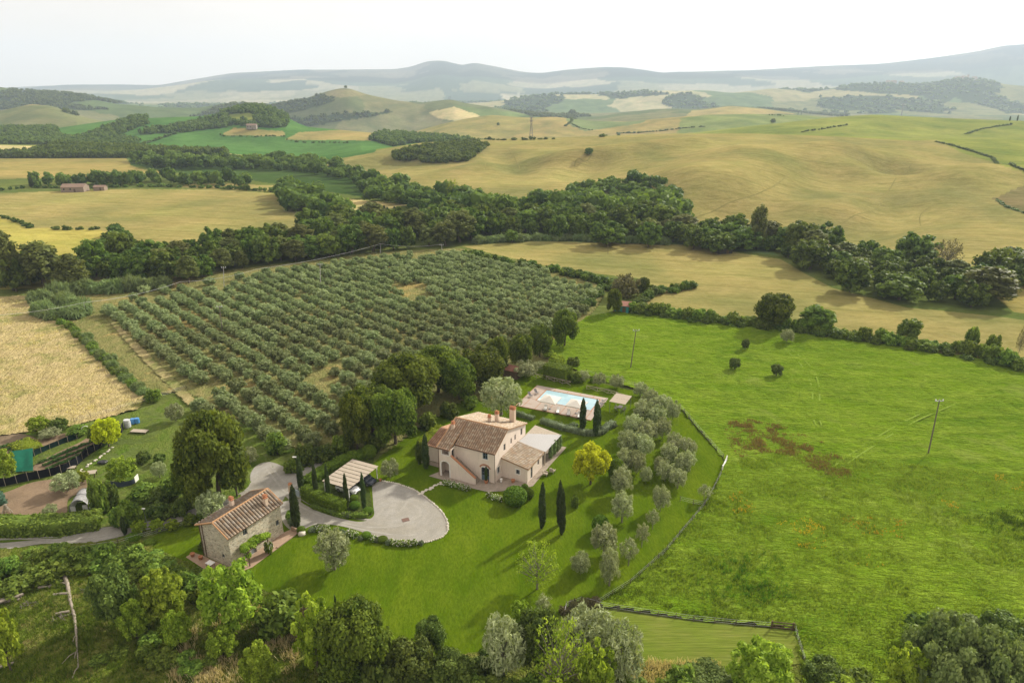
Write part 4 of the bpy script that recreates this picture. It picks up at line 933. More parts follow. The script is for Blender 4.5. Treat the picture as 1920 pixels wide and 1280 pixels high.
obj('arch_surround', bm, TRIM, house)
bm = bmesh.new()
for a in ((.48, .62, 4.2, 5.35), (1.98, 2.12, 4.2, 5.35), (.62, 1.98, 4.16, 4.3)): obox(bm, (XL, -1.85), X, a[0], a[1], -.025, .1, a[2], a[3])
obj('loggia_surround', bm, TRIM, house)
window(house, (X1, 0), X, 5.15, 6.1, 4.15, 5.45, BLUEP)
dr = window(house, (X1, 0), X, 4.85, 6.35, 0.02, 2.55, BLUEP, True, 'door', 0, .38, .14)
bm = bmesh.new()
for i in range(13):
    a = math.pi*(.16+.68*i/12); cx, cz = X1+5.6, 2.05; tube(bm, [(cx-math.cos(a)*.95, -.03, cz+math.sin(a)*.95), (cx-math.cos(a)*1.2, -.03, cz+math.sin(a)*1.2)], .075, 5)
obj('brick_arch', bm, BRICKR, house)
for (s0, s1, z0, z1), tr in zip([g[:4] for g in gable_ops], (True, False, False, False, False)):
    window(house, (0, 0), Yd, s0, s1, z0, z1, GREYP, tr)
# roofs
ov = .28
fr = lambda y: gz(0)+(RZ-EZ)/RY*y
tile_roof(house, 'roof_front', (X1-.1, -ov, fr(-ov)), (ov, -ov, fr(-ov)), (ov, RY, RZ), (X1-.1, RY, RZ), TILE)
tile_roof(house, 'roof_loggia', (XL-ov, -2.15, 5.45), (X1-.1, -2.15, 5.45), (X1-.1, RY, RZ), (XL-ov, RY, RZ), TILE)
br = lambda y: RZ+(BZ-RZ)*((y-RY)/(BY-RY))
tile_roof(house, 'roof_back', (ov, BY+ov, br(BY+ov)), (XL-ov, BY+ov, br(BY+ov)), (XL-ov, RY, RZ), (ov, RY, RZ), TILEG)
bm = bmesh.new(); tube(bm, [(XL-ov, -2.15, 5.5), (XL-ov, RY, RZ+.05)], .12, 6); obj('verge_tiles', bm, TILEEDGE, house)
ridge_tiles(house, (XL-ov, RY, RZ+.06), (ov, RY, RZ+.06))
chimney(house, -1.9, 10.6, 6.1, 8.9, .95, .7, PLASTER2, 3); chimney(house, -3.7, 8.0, 6.9, 8.75, .6, .55); chimney(house, -4.65, 6.9, 7.2, 8.3, .45, .45)
# outside stair
bm = bmesh.new(); prism(bm, [(X1, 0), (-2.75, 0), (-2.75, 1.15), (-2.95, 1.3), (X1, 4.25)], 'y', -1.85, -1.6); st = obj('stair_wall', bm, PLASTER, house)
bm = bmesh.new(); prism(bm, [(X1-.0, 4.25), (-2.95, 1.3), (-2.7, 1.15), (-2.7, 1.24), (-2.93, 1.41), (X1, 4.37)], 'y', -1.92, -1.53); obj('stair_coping', bm, BRICKR, st)
bm = bmesh.new()
for i in range(18): box(bm, X1+.02, -2.75-.258*i, -1.59, -.004, i*.178, (i+1)*.178-.002)
obj('steps', bm, PAVE, house)
# single storey wing at the far end
bm = bmesh.new(); wall(bm, (-14.3, 1.6), X, 14.3+XL-.003, 3.15, []); wall(bm, (-14.3, 10.6), (0, -1), 9, 3.15, [(3, 3.9, 1, 2.1)])
bm.faces.new([bm.verts.new((-14.3, y, z)) for y, z in ((1.6, 3.15), (10.6, 3.15), (6.3, 4.2))]); obj('wing_wall', bm, PLASTER, house)
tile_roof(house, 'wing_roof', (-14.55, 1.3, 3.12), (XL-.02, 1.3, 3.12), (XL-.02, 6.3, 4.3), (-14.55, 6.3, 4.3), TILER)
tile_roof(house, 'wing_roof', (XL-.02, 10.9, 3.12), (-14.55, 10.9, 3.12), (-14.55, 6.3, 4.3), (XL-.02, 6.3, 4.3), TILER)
chimney(house, -9.25, 2.2, 6.6, 8.1, .5, .5, PLASTER2, 1)
# lean-to annexe
bm = bmesh.new()
wall(bm, (.002, 2.5), X, 4.9, 2.72, [(2.75, 3.45, 1.25, 2.15)]); bm.faces.new([bm.verts.new((x, 2.5, z)) for x, z in ((.002, 2.72), (4.902, 2.72), (4.902, 2.78), (.002, 3.66))])
wall(bm, (4.902, 2.5), Yd, 6.1, 2.74, [(1.3, 2.1, .02, 2.2), (4.1, 4.8, 1.2, 2.3)]); wall(bm, (4.902, 8.6), (-1, 0), 4.9, 2.72, [(1.5, 2.8, .02, 2.2)])
obj('annexe_wall', bm, PLASTER, house)
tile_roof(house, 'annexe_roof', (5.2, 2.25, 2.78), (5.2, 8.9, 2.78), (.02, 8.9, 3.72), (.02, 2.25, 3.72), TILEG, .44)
window(house, (.002, 2.5), X, 2.75, 3.45, 1.25, 2.15, GREYP); window(house, (4.902, 2.5), Yd, 1.3, 2.1, .02, 2.2, GREYP, False, 'door'); window(house, (4.902, 2.5), Yd, 4.1, 4.8, 1.2, 2.3, GREYP, False)
bm = bmesh.new()
tube(bm, [(.09, -.09, 0), (.09, -.09, EZ-.2)], .05, 6); obj('downpipe', bm, COPPER, house)
bm = bmesh.new(); tube(bm, [(XL-.06, -1.93, 0), (XL-.06, -1.93, 5.2)], .06, 6); obj('downpipe', bm, COPPER, house)  # dark pipe added to set off the loggia corner
bm = bmesh.new(); tube(bm, [(XL-ov, -2.24, 5.38), (X1-.1, -2.24, 5.38)], .07, 6); obj('gutter', bm, COPPER, house)  # dark gutter added to stand in for the shading at the eave
bm = bmesh.new(); tube(bm, [(X1, -ov-.1, fr(-ov)-.06), (ov, -ov-.1, fr(-ov)-.06)], .07, 6); obj('gutter', bm, COPPER, house)  # same added dark gutter along the main eave
hl = lambda x, y, z=0: Vector((HO.x+x*math.cos(HR)-y*math.sin(HR), HO.y+x*math.sin(HR)+y*math.cos(HR), z))
flat_sheet('house_terrace', [hl(*q) for q in [(-11.3,-2.95),(-2.5,-3.0),(.3,-2.8),(2.2,-1.5),(4.2,-.2),(6.1,2.1),(6.0,9.9),(6.1,17),(-.4,17),(-.4,12.2),(-9.6,12.2),(-9.9,1.5),(-14.6,1.5),(-15.2,.3),(-9.9,.2)]], .085, PAVE)
# covered terrace beside the house
perg = thing('pergola', 'terrace pergola against the pink farmhouse with white shade cloth and leafy posts', 'pergola', (HO.x, HO.y, .086), HR)
bm = bmesh.new()
zr = lambda x: 3.62-.145*x
for i in range(24):
    y = 9.2+i*.292; v8 = [bm.verts.new(q) for q in ((.02, y, zr(0)-.12), (5.25, y, zr(5.25)-.12), (5.25, y+.25, zr(5.25)-.12), (.02, y+.25, zr(0)-.12), (.02, y, zr(0)-.04), (5.25, y, zr(5.25)-.04), (5.25, y+.25, zr(5.25)-.04), (.02, y+.25, zr(0)-.04))]
    for f in ((0,3,2,1),(4,5,6,7),(0,1,5,4),(1,2,6,5),(2,3,7,6),(3,0,4,7)): bm.faces.new([v8[j] for j in f])
obj('slats', bm, WOODG, perg)
bm = bmesh.new(); CL = [(.06, 9.0), (5.38, 8.95), (5.42, 16.15), (.3, 12.55)]
N = 8; g = {}
for i in range(N+1):
    for j in range(N+1):
        u, t = i/N, j/N; a = Vector(CL[0]).lerp(Vector(CL[1]), u); b = Vector(CL[3]).lerp(Vector(CL[2]), u); p = a.lerp(b, t)
        g[i, j] = bm.verts.new((p.x, p.y, zr(p.x)+.03-.05*math.sin(math.pi*u*3)**2*.6))
for i in range(N):
    for j in range(N): bm.faces.new((g[i, j], g[i+1, j], g[i+1, j+1], g[i, j+1]))
obj('shade_cloth', bm, CLOTH, perg, True)
for y in (9.3, 11.8, 13.4, 14.9, 16.0):
    bm = bx(4.98, 5.14, y-.08, y+.08, 0, zr(5.1)-.26); obj('post', bm, WOODG, perg)
bm = bx(4.95, 5.17, 9.1, 16.2, zr(5.1)-.26, zr(5.1)-.13); obj('beam', bm, WOODG, perg)
for i, y in enumerate((11.8, 13.4, 14.9, 16.0)):
    rng = np.random.default_rng(400+i); V, F, v = leaves(rng, [(5.15, y, .4+k*.42, .34+.1*rng.uniform(), 1.2) for k in range(6)], 520, .2, core=.5)
    o_ = tag(link('climbing_vine', np_mesh('climbing_vine', V, F, LEAF['reed'], v), None, (HO.x, HO.y, .086), HR), 'pale green climber on a post of the farmhouse pergola', 'climber', 'climbers on the pergola posts')
# pot with slim cypress, pots and terrace furniture
def pot(name, p, r, h, label, m=TERRA, cat='pot'):
    bm = bmesh.new(); lathe(bm, [(r*.7, 0), (r*.95, h*.8), (r*1.05, h*.82), (r*1.05, h), (r*.9, h), (r*.85, h*.85)], 14)
    o = obj(name, bm, m); o.location = p; return tag(o, label, cat)
pp = hl(-1.35, -.55, .09); pot('plant_pot', pp, .36, .5, 'terracotta pot under the slim cypress by the blue door')
plant('cypress', 'cypress', (pp.x, pp.y, .5), .24, 3.0, 'slim potted cypress beside the blue arched door', 'cypress')
pot('plant_pot', hl(2.6, 1.7, .09), .34, .5, 'red terracotta pot standing below the small annexe window', BRICKR)
pot('plant_pot', hl(.75, .9, .09), .22, .6, 'white urn at the corner of the farmhouse gable', WHITE)
bm = bmesh.new(); box(bm, -.45, .45, -.2, .2, .1, .9); tube(bm, [(-.35, 0, 0), (-.35, 0, .1)], .05); tube(bm, [(.35, 0, 0), (.35, 0, .1)], .05); tube(bm, [(0, -.22, .5), (0, -.2, .5)], .3, 12)
ac = obj('heat_pump', bm, METAL); ac.location = hl(-10.3, 1.2, .09); ac.rotation_euler = (0, 0, HR); tag(ac, 'grey heat pump unit against the low wing wall', 'appliance')
def armchair(p, rz, label, m, grp):
    t = thing('garden_chair', label, 'chair', p, rz, grp)
    obj('seat', bx(-.38, .38, -.38, .38, .28, .45), m, t); obj('backrest', bx(-.38, .38, .28, .40, .46, .95), m, t)
    for s in (-1, 1): obj('armrest', bx(s*.42-.05, s*.42+.05, -.36, .38, .44, .62), m, t)
    for a in (-1, 1):
        for b in (-1, 1): obj('leg', bx(a*.36-.03, a*.36+.03, b*.34-.03, b*.34+.03, 0, .28), METAL, t)
    return t
armchair(hl(6.6, 6.2, .06), 1.2, 'grey garden armchair on the lawn nearer the annexe', WOODG, 'armchairs by the annexe')
armchair(hl(7.3, 7.6, .06), 2.6, 'grey garden armchair behind the first, near the pergola', WOODG, 'armchairs by the annexe')

# ------------------------------------------------------------------ the stone cottage
CO = P(436.9, 1065.9); CR = math.atan2(-.48, .877)
cot = thing('stone_cottage', 'small rubble stone cottage with weathered striped tile roof and two chimneys', 'cottage', (CO.x, CO.y, .05), CR)
cl = lambda x, y, z=0: Vector((CO.x+x*math.cos(CR)-y*math.sin(CR), CO.y+x*math.sin(CR)+y*math.cos(CR), z))
W, Lc, ce, cr_, crx = 6.0, 9.3, 5.25, 6.75, -2.45
bm = bmesh.new()
wall(bm, (0, 0), Yd, Lc, ce, [(2.45, 3.2, 3.75, 4.95), (8.15, 8.75, 1.85, 2.75), (3.3, 4.25, .02, 2.1)]); wall(bm, (0, Lc), (-1, 0), W, ce, []); wall(bm, (-W, Lc), (0, -1), Lc, ce, [])
wall(bm, (-W, 0), X, W, ce, [(4.1, 4.65, 1.2, 1.85)])
for y in (0, Lc): bm.faces.new([bm.verts.new((x, y, z)) for x, z in ((-W, ce), (0, ce), (crx, cr_))])
obj('wall', bm, STONE, cot)
s1 = (cr_-ce)/(-crx); s2 = (cr_-ce)/(W+crx)
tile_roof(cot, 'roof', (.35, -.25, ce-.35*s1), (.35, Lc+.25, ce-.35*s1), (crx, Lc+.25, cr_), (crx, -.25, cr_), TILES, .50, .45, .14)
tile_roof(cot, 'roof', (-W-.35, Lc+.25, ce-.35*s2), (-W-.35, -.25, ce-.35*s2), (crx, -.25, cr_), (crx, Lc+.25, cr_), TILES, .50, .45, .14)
ridge_tiles(cot, (crx, -.25, cr_+.08), (crx, Lc+.25, cr_+.08))
for y in (-.27, Lc+.27):
    bm = bmesh.new(); tube(bm, [(.35, y, ce-.35*s1+.04), (crx, y, cr_+.06)], .12, 6); tube(bm, [(-W-.35, y, ce-.35*s2+.04), (crx, y, cr_+.06)], .12, 6); obj('verge_tiles', bm, TILEEDGE, cot)
chimney(cot, -.75, 7.5, 5.5, 6.9, .5, .5, PLASTER2, 1); chimney(cot, -4.5, 4.7, 5.6, 7.0, .55, .45, PLASTER2, 1)
window(cot, (0, 0), Yd, 2.45, 3.2, 3.75, 4.95, GREYP, False); window(cot, (0, 0), Yd, 8.15, 8.75, 1.85, 2.75, GREYP, False); window(cot, (-W, 0), X, 4.1, 4.65, 1.2, 1.85, GREYP, False); window(cot, (0, 0), Yd, 3.3, 4.25, .02, 2.1, GREYP, False, 'door', 0, .5)
for x in (-5.2, -5.75):
    bm = bmesh.new(); tube(bm, [(x, -.09, .2), (x, -.09, ce+.1+(.7 if x > -5.5 else -.1))], .06, 6); obj('drainpipe', bm, COPPER, cot)
flat_sheet('cottage_terrace', [cl(*q) for q in [(2.15,1.5),(2.0,10.4),(.3,10.5),(-.05,9.4),(-.05,-.1),(-6.1,-.1),(-7.9,-.3),(-7.9,-1.5),(-2.6,-2.1),(.5,-1.6),(1.5,0)]], .075, BRICK)
bm = bx(.5, 1.9, 10.3, 10.6, 0, .55); box(bm, 1.75, 2.05, 6.2, 10.29, 0, .14)
lw = obj('garden_wall', bm, BRICK); lw.location = (CO.x, CO.y, .07); lw.rotation_euler = (0, 0, CR); tag(lw, 'low brick kerb wall at the back of the cottage terrace', 'wall')
arb = thing('arbour', 'small cottage arbour overgrown with bright green creeper', 'arbour', (CO.x, CO.y, .076), CR)
for y in (1.5, 5.0):
    obj('post', bx(1.6, 1.72, y-.06, y+.06, 0, 2.35), WOODD, arb)
obj('beam', box(bx(1.56, 1.76, 1.2, 5.3, 2.35, 2.5), .02, 1.55, 1.5, 1.6, 2.4, 2.5), WOODD, arb)
rng = np.random.default_rng(77); V, F, v = leaves(rng, [(.9+rng.uniform(-.5, .5), 1.4+k*.42, 2.55+rng.uniform(-.1, .25), .62, .75) for k in range(10)]+[(1.5, 1.6, 1.6, .45, 1.2)], 2600, .2, core=.7)
tag(link('creeper', np_mesh('creeper', V, F, LEAF['ash'], v), None, (CO.x, CO.y, .076), CR), 'bright green creeper over the cottage arbour', 'creeper')
t = thing('garden_table', 'small white topped table on the cottage side terrace', 'table', cl(-2.9, -1.3, .08), CR)
obj('top', bx(-.55, .55, -.4, .4, .72, .78), WHITE, t); [obj('leg', bx(a*.45-.03, a*.45+.03, b*.32-.03, b*.32+.03, 0, .72), METAL, t) for a in (-1, 1) for b in (-1, 1)]
for q, lb in (((-7.2, -.9), 'reddish pot at the outer end of the cottage terrace'), ((-5.6, -.8), 'dark red tub against the cottage gable')): pot('plant_pot', cl(*q, .08), .32, .5, lb, BRICKR)

# ------------------------------------------------------------------ carport and the two cars
KP = [Vector((-27.65,103.75,2.45)), Vector((-22.55,101.8,2.45)), Vector((-26.0,94.65,2.45)), Vector((-31.2,97.15,2.45))]
kc = (KP[0]+KP[1]+KP[2]+KP[3])/4; ke = (KP[1]-KP[2]).normalized(); kr = math.atan2(ke.y, ke.x)     # x along the open front
car_t = thing('carport', 'flat grey timber carport behind the row of cypresses', 'carport', (kc.x, kc.y, .06), kr)
kx, ky = 4.0, 2.75
for i in range(8):
    x0 = -kx+i*2*kx/8; bm = bmesh.new()
    for j in range(4): box(bm, x0+.08+j*.215, x0+.08+j*.215+.205, -ky, ky, 2.40+.004*(j % 2), 2.44+.004*(j % 2))
    obj('roof_panel', bm, WOODG, car_t)
bm = bmesh.new()
for y in (-ky+.3, 0, ky-.3): box(bm, -kx+.05, kx-.05, y-.06, y+.06, 2.22, 2.39)
obj('beam', bm, WOODD, car_t)
for x in (-kx+.25, 0, kx-.25):
    for y in (-ky+.3, ky-.3): obj('post', bx(x-.07, x+.07, y-.07, y+.07, 0, 2.22), WHITE, car_t)
def loft(secs):                              # cross sections (x, half widths and heights) -> skin
    bm = bmesh.new(); rings = []
    for x, pr in secs: rings.append([bm.verts.new((x, y, z)) for y, z in pr])
    n = len(rings[0])
    for a, b in zip(rings, rings[1:]):
        for i in range(n): bm.faces.new((a[i], a[(i+1) % n], b[(i+1) % n], b[i]))
    bm.faces.new(rings[0][::-1]); bm.faces.new(rings[-1]); return bm
def car(label, p, rz, paint, L=4.1, W_=1.78, Hc=1.52, grp=None):
    t = thing('parked_car', label, 'car', p, rz, grp); w2 = W_/2
    def sec(x, zb, zt, k): return (x, [(-w2*k, zb), (w2*k, zb), (w2*k, zb+.25), (w2*k*.98, zt-.12), (w2*k*.86, zt), (-w2*k*.86, zt), (-w2*k*.98, zt-.12), (-w2*k, zb+.25)])
    bm = loft([sec(-L/2, .42, .85, .82), sec(-L/2+.12, .28, .98, .95), sec(-L/2+.7, .24, 1.02, 1), sec(0, .24, 1.0, 1), sec(L/2-1.1, .24, .98, 1), sec(L/2-.45, .26, .86, .97), sec(L/2-.1, .3, .74, .88), sec(L/2, .38, .62, .75)])
    obj('body', bm, paint, t, True)
    def cs(x, k, zt): return (x, [(-w2*.93, .96), (w2*.93, .96), (w2*k, zt), (-w2*k, zt)])
    bm = loft([cs(-L/2+.2, .80, .99), cs(-L/2+.55, .76, Hc-.05), cs(-.1, .76, Hc), cs(.45, .75, Hc-.06), cs(L/2-1.0, .86, .985)]); obj('glasshouse', bm, GLASS, t)
    bm = loft([(x, [(-w2*.74, Hc-.02), (w2*.74, Hc-.02), (w2*.70, Hc+.035), (-w2*.70, Hc+.035)]) for x in (-L/2+.5, -.1, .4)]); obj('roof', bm, paint, t)
    for a in (-L/2+.75, L/2-.85):
        for s in (-1, 1):
            bm = bmesh.new(); tube(bm, [(a, s*(w2-.2), .32), (a, s*(w2+.01), .32)], .32, 18); wh = obj('wheel', bm, DARK, t)
            bm = bmesh.new(); tube(bm, [(a, s*(w2+.012), .32), (a, s*(w2+.03), .32)], .2, 12); obj('rim', bm, METAL, wh)
    for s in (-1, 1):
        bm = bmesh.new(); bmesh.ops.create_uvsphere(bm, u_segments=12, v_segments=8, radius=.13); bmesh.ops.translate(bm, verts=bm.verts, vec=(L/2-.16, s*w2*.66, .68)); obj('headlight', bm, GLASS, t)
        obj('mirror', bx(.55, .68, s*(w2+.08)-.09, s*(w2+.08)+.09, 1.0, 1.14), paint, t)
    obj('grille', bx(L/2-.06, L/2+.012, -.4, .4, .42, .56), DARK, t)
    return t
cdir = math.atan2(ke.y, ke.x)-math.pi/2
cw = plain('white_car_paint', (.72, .73, .74), .25, .6, .03); cdk = plain('dark_car_paint', (.035, .045, .065), .22, .6, .05)
kn = Vector((math.cos(cdir), math.sin(cdir), 0))
f1_ = P(806, 916-0)*0+Vector((-25.55, 97.0, 0)); f2_ = Vector((-23.55, 99.75, 0))
car('white hatchback parked nose out under the grey carport', f1_-kn*1.75+Vector((0, 0, .07)), cdir, cw); car('dark blue car parked beside the white one under the carport', f2_-kn*1.7+Vector((0, 0, .07)), cdir, cdk, 4.4, 1.84, 1.56)
pot('plant_pot', Vector((-22.4, 100.9, .06)), .25, .4, 'orange pot beside the outer carport post')

# ------------------------------------------------------------------ swimming pool
def water():
    m, n, l = new_mat('pool_water'); v = coords(n, l, 'pos'); f = noise(n, l, v, 1.6, 3, .6)
    a = ramp(n, l, noise(n, l, v, .35, 3, .6), .35, .65); c = mixc(n, l, a, (.30, .47, .54), (.38, .55, .60))
    return finish(m, n, l, c, .06, .5, f, .12, .02)
pt = [Vector((8.1,138.4,0)), Vector((19.1,133.3,0)), Vector((16.3,128.15,0)), Vector((5.0,131.7,0))]
pt[3] = pt[0]+(pt[2]-pt[1]); px_ = (pt[1]-pt[0]); pe = px_.normalized(); pn = Vector((-pe.y, pe.x, 0)); PL = px_.length; PW = (pt[0]-pt[3]).dot(pn)
po = pt[3]; prz = math.atan2(pe.y, pe.x); pl = lambda x, y, z=0: Vector((po.x+pe.x*x+pn.x*y, po.y+pe.y*x+pn.y*y, z))
DK = plain('pool_deck_paving', (.40, .335, .285), .9, .15, .1, .8, 0, 'pos'); DKB = plain('pool_brick_edge', (.36, .20, .125), .9, .15, .15, 4)
deck = thing('pool', 'rectangular swimming pool with pale paved deck and brick coping', 'pool', (po.x, po.y, .05), prz)
bm = bmesh.new(); PB = [(-2.9, 0), (0, PL), (PL, PL+1.6)]
D0, D1, D2, D3 = -2.9, PL+1.5, -4.2, PW+1.5
box(bm, D0, -.25, D2, D3, 0, .10); box(bm, PL+.25, D1, D2, D3, 0, .10); box(bm, -.25, PL+.25, D2, -.25, 0, .10); box(bm, -.25, PL+.25, PW+.25, D3, 0, .10); obj('deck', bm, DK, deck)
bm = bmesh.new(); box(bm, -.25, 0, -.25, PW+.25, 0, .125); box(bm, PL, PL+.25, -.25, PW+.25, 0, .125); box(bm, 0, PL, -.25, 0, 0, .125); box(bm, 0, PL, PW, PW+.25, 0, .125)
obj('coping', bm, DKB, deck)
bm = bmesh.new()
for x in np.linspace(D0+1.4, D1-1.2, 6): box(bm, x-.07, x+.07, D2, -.251, .09, .106)
for y in np.linspace(D2+1.9, D3-1.8, 4): box(bm, D0, -.251, y-.06, y+.06, .09, .107)
for x in np.linspace(1.6, PL-1.6, 4): box(bm, x-.06, x+.06, PW+.251, D3, .09, .106)
box(bm, D0, D1, D2-.12, D2, 0, .112); box(bm, D0-.12, D0, D2-.12, D3, 0, .112)
obj('brick_joints', bm, DKB, deck)
obj('water', bx(0.004, PL-.004, .004, PW-.004, -.02, .075), water(), deck)
bm = bmesh.new()
for i in range(3): box(bm, .004, 1.6-.4*i, .004, 1.3, .0765+.001*i, .077+.002*i)
obj('step', bm, plain('pool_step', (.50, .62, .64), .3, .4, .04), deck)
def umbrella(p, label):
    t = thing('parasol', label, 'parasol', p, prz, 'cream parasols beside the pool'); bm = bmesh.new(); tube(bm, [(0, 0, 0), (0, 0, 2.95)], .035, 8); obj('pole', bm, WHITE, t)
    bm = bmesh.new(); s = 1.85; c = bm.verts.new((0, 0, 3.0)); q = [bm.verts.new(v_) for v_ in ((-s, -s, 2.2), (0, -s*.98, 2.27), (s, -s, 2.2), (s*.98, 0, 2.27), (s, s, 2.2), (0, s*.98, 2.27), (-s, s, 2.2), (-s*.98, 0, 2.27))]
    for i in range(8): bm.faces.new((c, q[i], q[(i+1) % 8]))
    for i in range(8):
        a, b = q[i], q[(i+1) % 8]; bm.faces.new((a, b, bm.verts.new((b.co.x, b.co.y, b.co.z-.14)), bm.verts.new((a.co.x, a.co.y, a.co.z-.14))))
    obj('canopy', bm, CREAM, t)
    bm = bmesh.new(); lathe(bm, [(.28, 0), (.28, .1), (.06, .14)], 12); obj('base', bm, METAL, t)
    bm = bmesh.new()
    for i in range(8): tube(bm, [(0, 0, 2.93), (q_ := [(-s, -s, 2.16), (0, -s, 2.22), (s, -s, 2.16), (s, 0, 2.22), (s, s, 2.16), (0, s, 2.22), (-s, s, 2.16), (-s, 0, 2.22)][i])], .015, 4)
    obj('ribs', bm, WOODG, t)
umbrella(Vector((7.9, 128.85, .15)), 'square cream parasol left of the other, above the shallow corner'); umbrella(Vector((13.2, 126.75, .15)), 'square cream parasol nearer the two cypresses')
def lounger(p, rz, label, cush=None, grp='sun loungers along the pool'):
    t = thing('sun_lounger', label, 'sun lounger', p, rz, grp); m = cush or WHITE
    bm = bmesh.new(); box(bm, -.95, .95, -.34, -.28, .26, .32); box(bm, -.95, .95, .28, .34, .26, .32); box(bm, -.95, -.89, -.275, .275, .26, .32); box(bm, .89, .95, -.275, .275, .26, .32); obj('frame', bm, WOODD, t)
    obj('mattress', bx(-.92, .35, -.3, .3, .325, .42), m, t); obj('under_panel', bx(-.8, .7, -.26, .26, .12, .16), DARK, t)  # dark panel added under the mattress so the space below reads dark
    bm = bmesh.new(); prism(bm, [(.36, .325), (1.0, .72), (.96, .80), (.33, .42)], 'y', -.3, .3); obj('backrest', bm, m, t)
    for a in (-.85, .75):
        for s in (-1, 1): obj('leg', bx(a-.03, a+.03, s*.31-.03, s*.31+.03, 0, .26), WOODD, t)
for (a, b), lb in zip([(785, 690), (935, 722), (1063, 748), (1190, 775)], ['white cushioned lounger under the left parasol', 'white cushioned lounger between the two parasols', 'white cushioned lounger just left of the right parasol pole', 'white cushioned lounger half hidden by the nearer pool cypress']):
    p = P(900+a*.15625, 660+b*.15625, .15); lounger(p, prz+1.85, lb)
DKC = plain('grey_sling', (.16, .15, .15), .8, .2, .1)
for (a, b), rz, lb in zip([(605, 535), (680, 500), (1462, 640), (1480, 600)], [2.6, 2.6, -.3, -.3], ['dark deck chair at the left end of the pool, nearer the house', 'dark deck chair at the far left corner of the pool', 'dark deck chair at the right end of the pool', 'dark deck chair nearest the flat canopy']):
    p = P(900+a*.15625, 660+b*.15625, .15); t = thing('deck_chair', lb, 'deck chair', p, prz+rz, 'deck chairs at the pool ends')
    bm = bmesh.new(); prism(bm, [(-.5, .38), (.2, .30), (.75, .95), (.70, .98), (.18, .36), (-.5, .43)], 'y', -.3, .3); obj('sling', bm, DKC, t)
    for s in (-1, 1):
        bm = bmesh.new(); tube(bm, [(-.5, s*.32, 0), (.35, s*.32, .6)], .025, 5); tube(bm, [(.55, s*.32, 0), (-.4, s*.32, .45)], .025, 5); obj('leg', bm, WHITE, t)
QP = [Vector((22.06,131.47,0)), Vector((25.03,129.79,0)), Vector((23.01,125.74,0)), Vector((19.72,127.13,0))]
qc = (QP[0]+QP[1]+QP[2]+QP[3])/4; qe = (QP[1]-QP[2]).normalized(); qr = math.atan2(qe.y, qe.x)
cano = thing('canopy', 'flat pale canopy on four thin posts at the end of the pool', 'canopy', (qc.x, qc.y, .05), qr)
bm = bmesh.new(); box(bm, -2.3, -.02, -1.7, 1.7, 2.55, 2.61); box(bm, .02, 2.3, -1.7, 1.7, 2.55, 2.61); obj('cover', bm, plain('reed_cover', (.36, .31, .245), .9, .1, .1, 3), cano)
for a in (-1, 1):
    for b in (-1, 1): bm = bmesh.new(); tube(bm, [(a*2.15, b*1.55, 0), (a*2.15, b*1.55, 2.549)], .045, 6); obj('post', bm, METAL, cano)
t = thing('garden_table', 'dark table with chairs in the shade of the pool canopy', 'table', (qc.x, qc.y, .05), qr); obj('top', bx(-.8, .8, -.45, .45, .72, .77), DKC, t)
for a in (-1, 1):
    for b in (-1, 1): obj('leg', bx(a*.7-.03, a*.7+.03, b*.38-.03, b*.38+.03, 0, .72), METAL, t)
for i, (x, y, r_) in enumerate(((-.4, -.85, 0), (.4, -.85, 0), (-.4, .85, math.pi), (.4, .85, math.pi))):
    q = Vector((qc.x+x*math.cos(qr)-y*math.sin(qr), qc.y+x*math.sin(qr)+y*math.cos(qr), .05)); c = thing('chair', 'dark chair at the table under the pool canopy', 'chair', q, qr+r_+math.pi, 'chairs under the pool canopy')
    obj('seat', bx(-.22, .22, -.22, .22, .42, .46), DKC, c); obj('backrest', bx(-.22, .22, .19, .22, .465, .88), DKC, c)
    for a in (-1, 1):
        for b in (-1, 1): obj('leg', bx(a*.2-.02, a*.2+.02, b*.2-.02, b*.2+.02, 0, .42), METAL, c)
# cover plate on the court, stepping stones and kerb stones
bm = bmesh.new(); box(bm, -.55, .55, -.45, .45, 0, .03); o = obj('manhole_cover', bm, plain('rusty_iron', (.16, .10, .08), .8, .2, .3, 6)); o.location = P(760.5, 974, .066); o.rotation_euler = (0, 0, .4); tag(o, 'rusty square cover plate in the gravel court', 'cover')
STN = plain('pale_stone', (.55, .51, .43), .9, .15, .15, 4)
def stone(p, r, h, label, grp, cat='stone', m=None):
    bm = bmesh.new(); bmesh.ops.create_icosphere(bm, subdivisions=2, radius=1)
    for v_ in bm.verts:
        k = 1+.22*(random.random()-.5); v_.co = Vector((v_.co.x*r*k*random.uniform(.9, 1.1), v_.co.y*r*k, max(v_.co.z*h*k, -h*.4)))
    o = obj('stone' if cat == 'stone' else cat.replace(' ', '_'), bm, m or STN, None, True); o.location = p; o.rotation_euler = (0, 0, random.uniform(0, 3)); return tag(o, label, cat, grp)
st0 = None
def copy_to(src, p, rz=None, s=None):
    o = src.copy(); COL.objects.link(o); o.location = p
    if rz is not None: o.rotation_euler = (0, 0, rz)
    if s: o.scale = s
    return o
protoS = stone(P(786, 926, .09), .3, .05, 'pale flagstone in the stepping path across the lawn to the house', 'stepping stones to the house', 'stepping stone')
for i in range(1, 17):
    t = i/16; p = P(786+42*t+random.uniform(-2, 2), 925.5-21*t+random.uniform(-1, 1), .09); copy_to(protoS, p, random.uniform(0, 6), (random.uniform(.7, 1.2),)*3)
protoK = stone(P(838, 985, .1), .17, .13, 'small pale kerb stone along the rounded edge of the gravel court', 'kerb stones round the gravel court')
kerb = along([(718,902),(745,907),(775,918),(800,934),(824,955),(838,976),(838,997),(822,1010),(790,1018),(758,1020)], .38, .12)
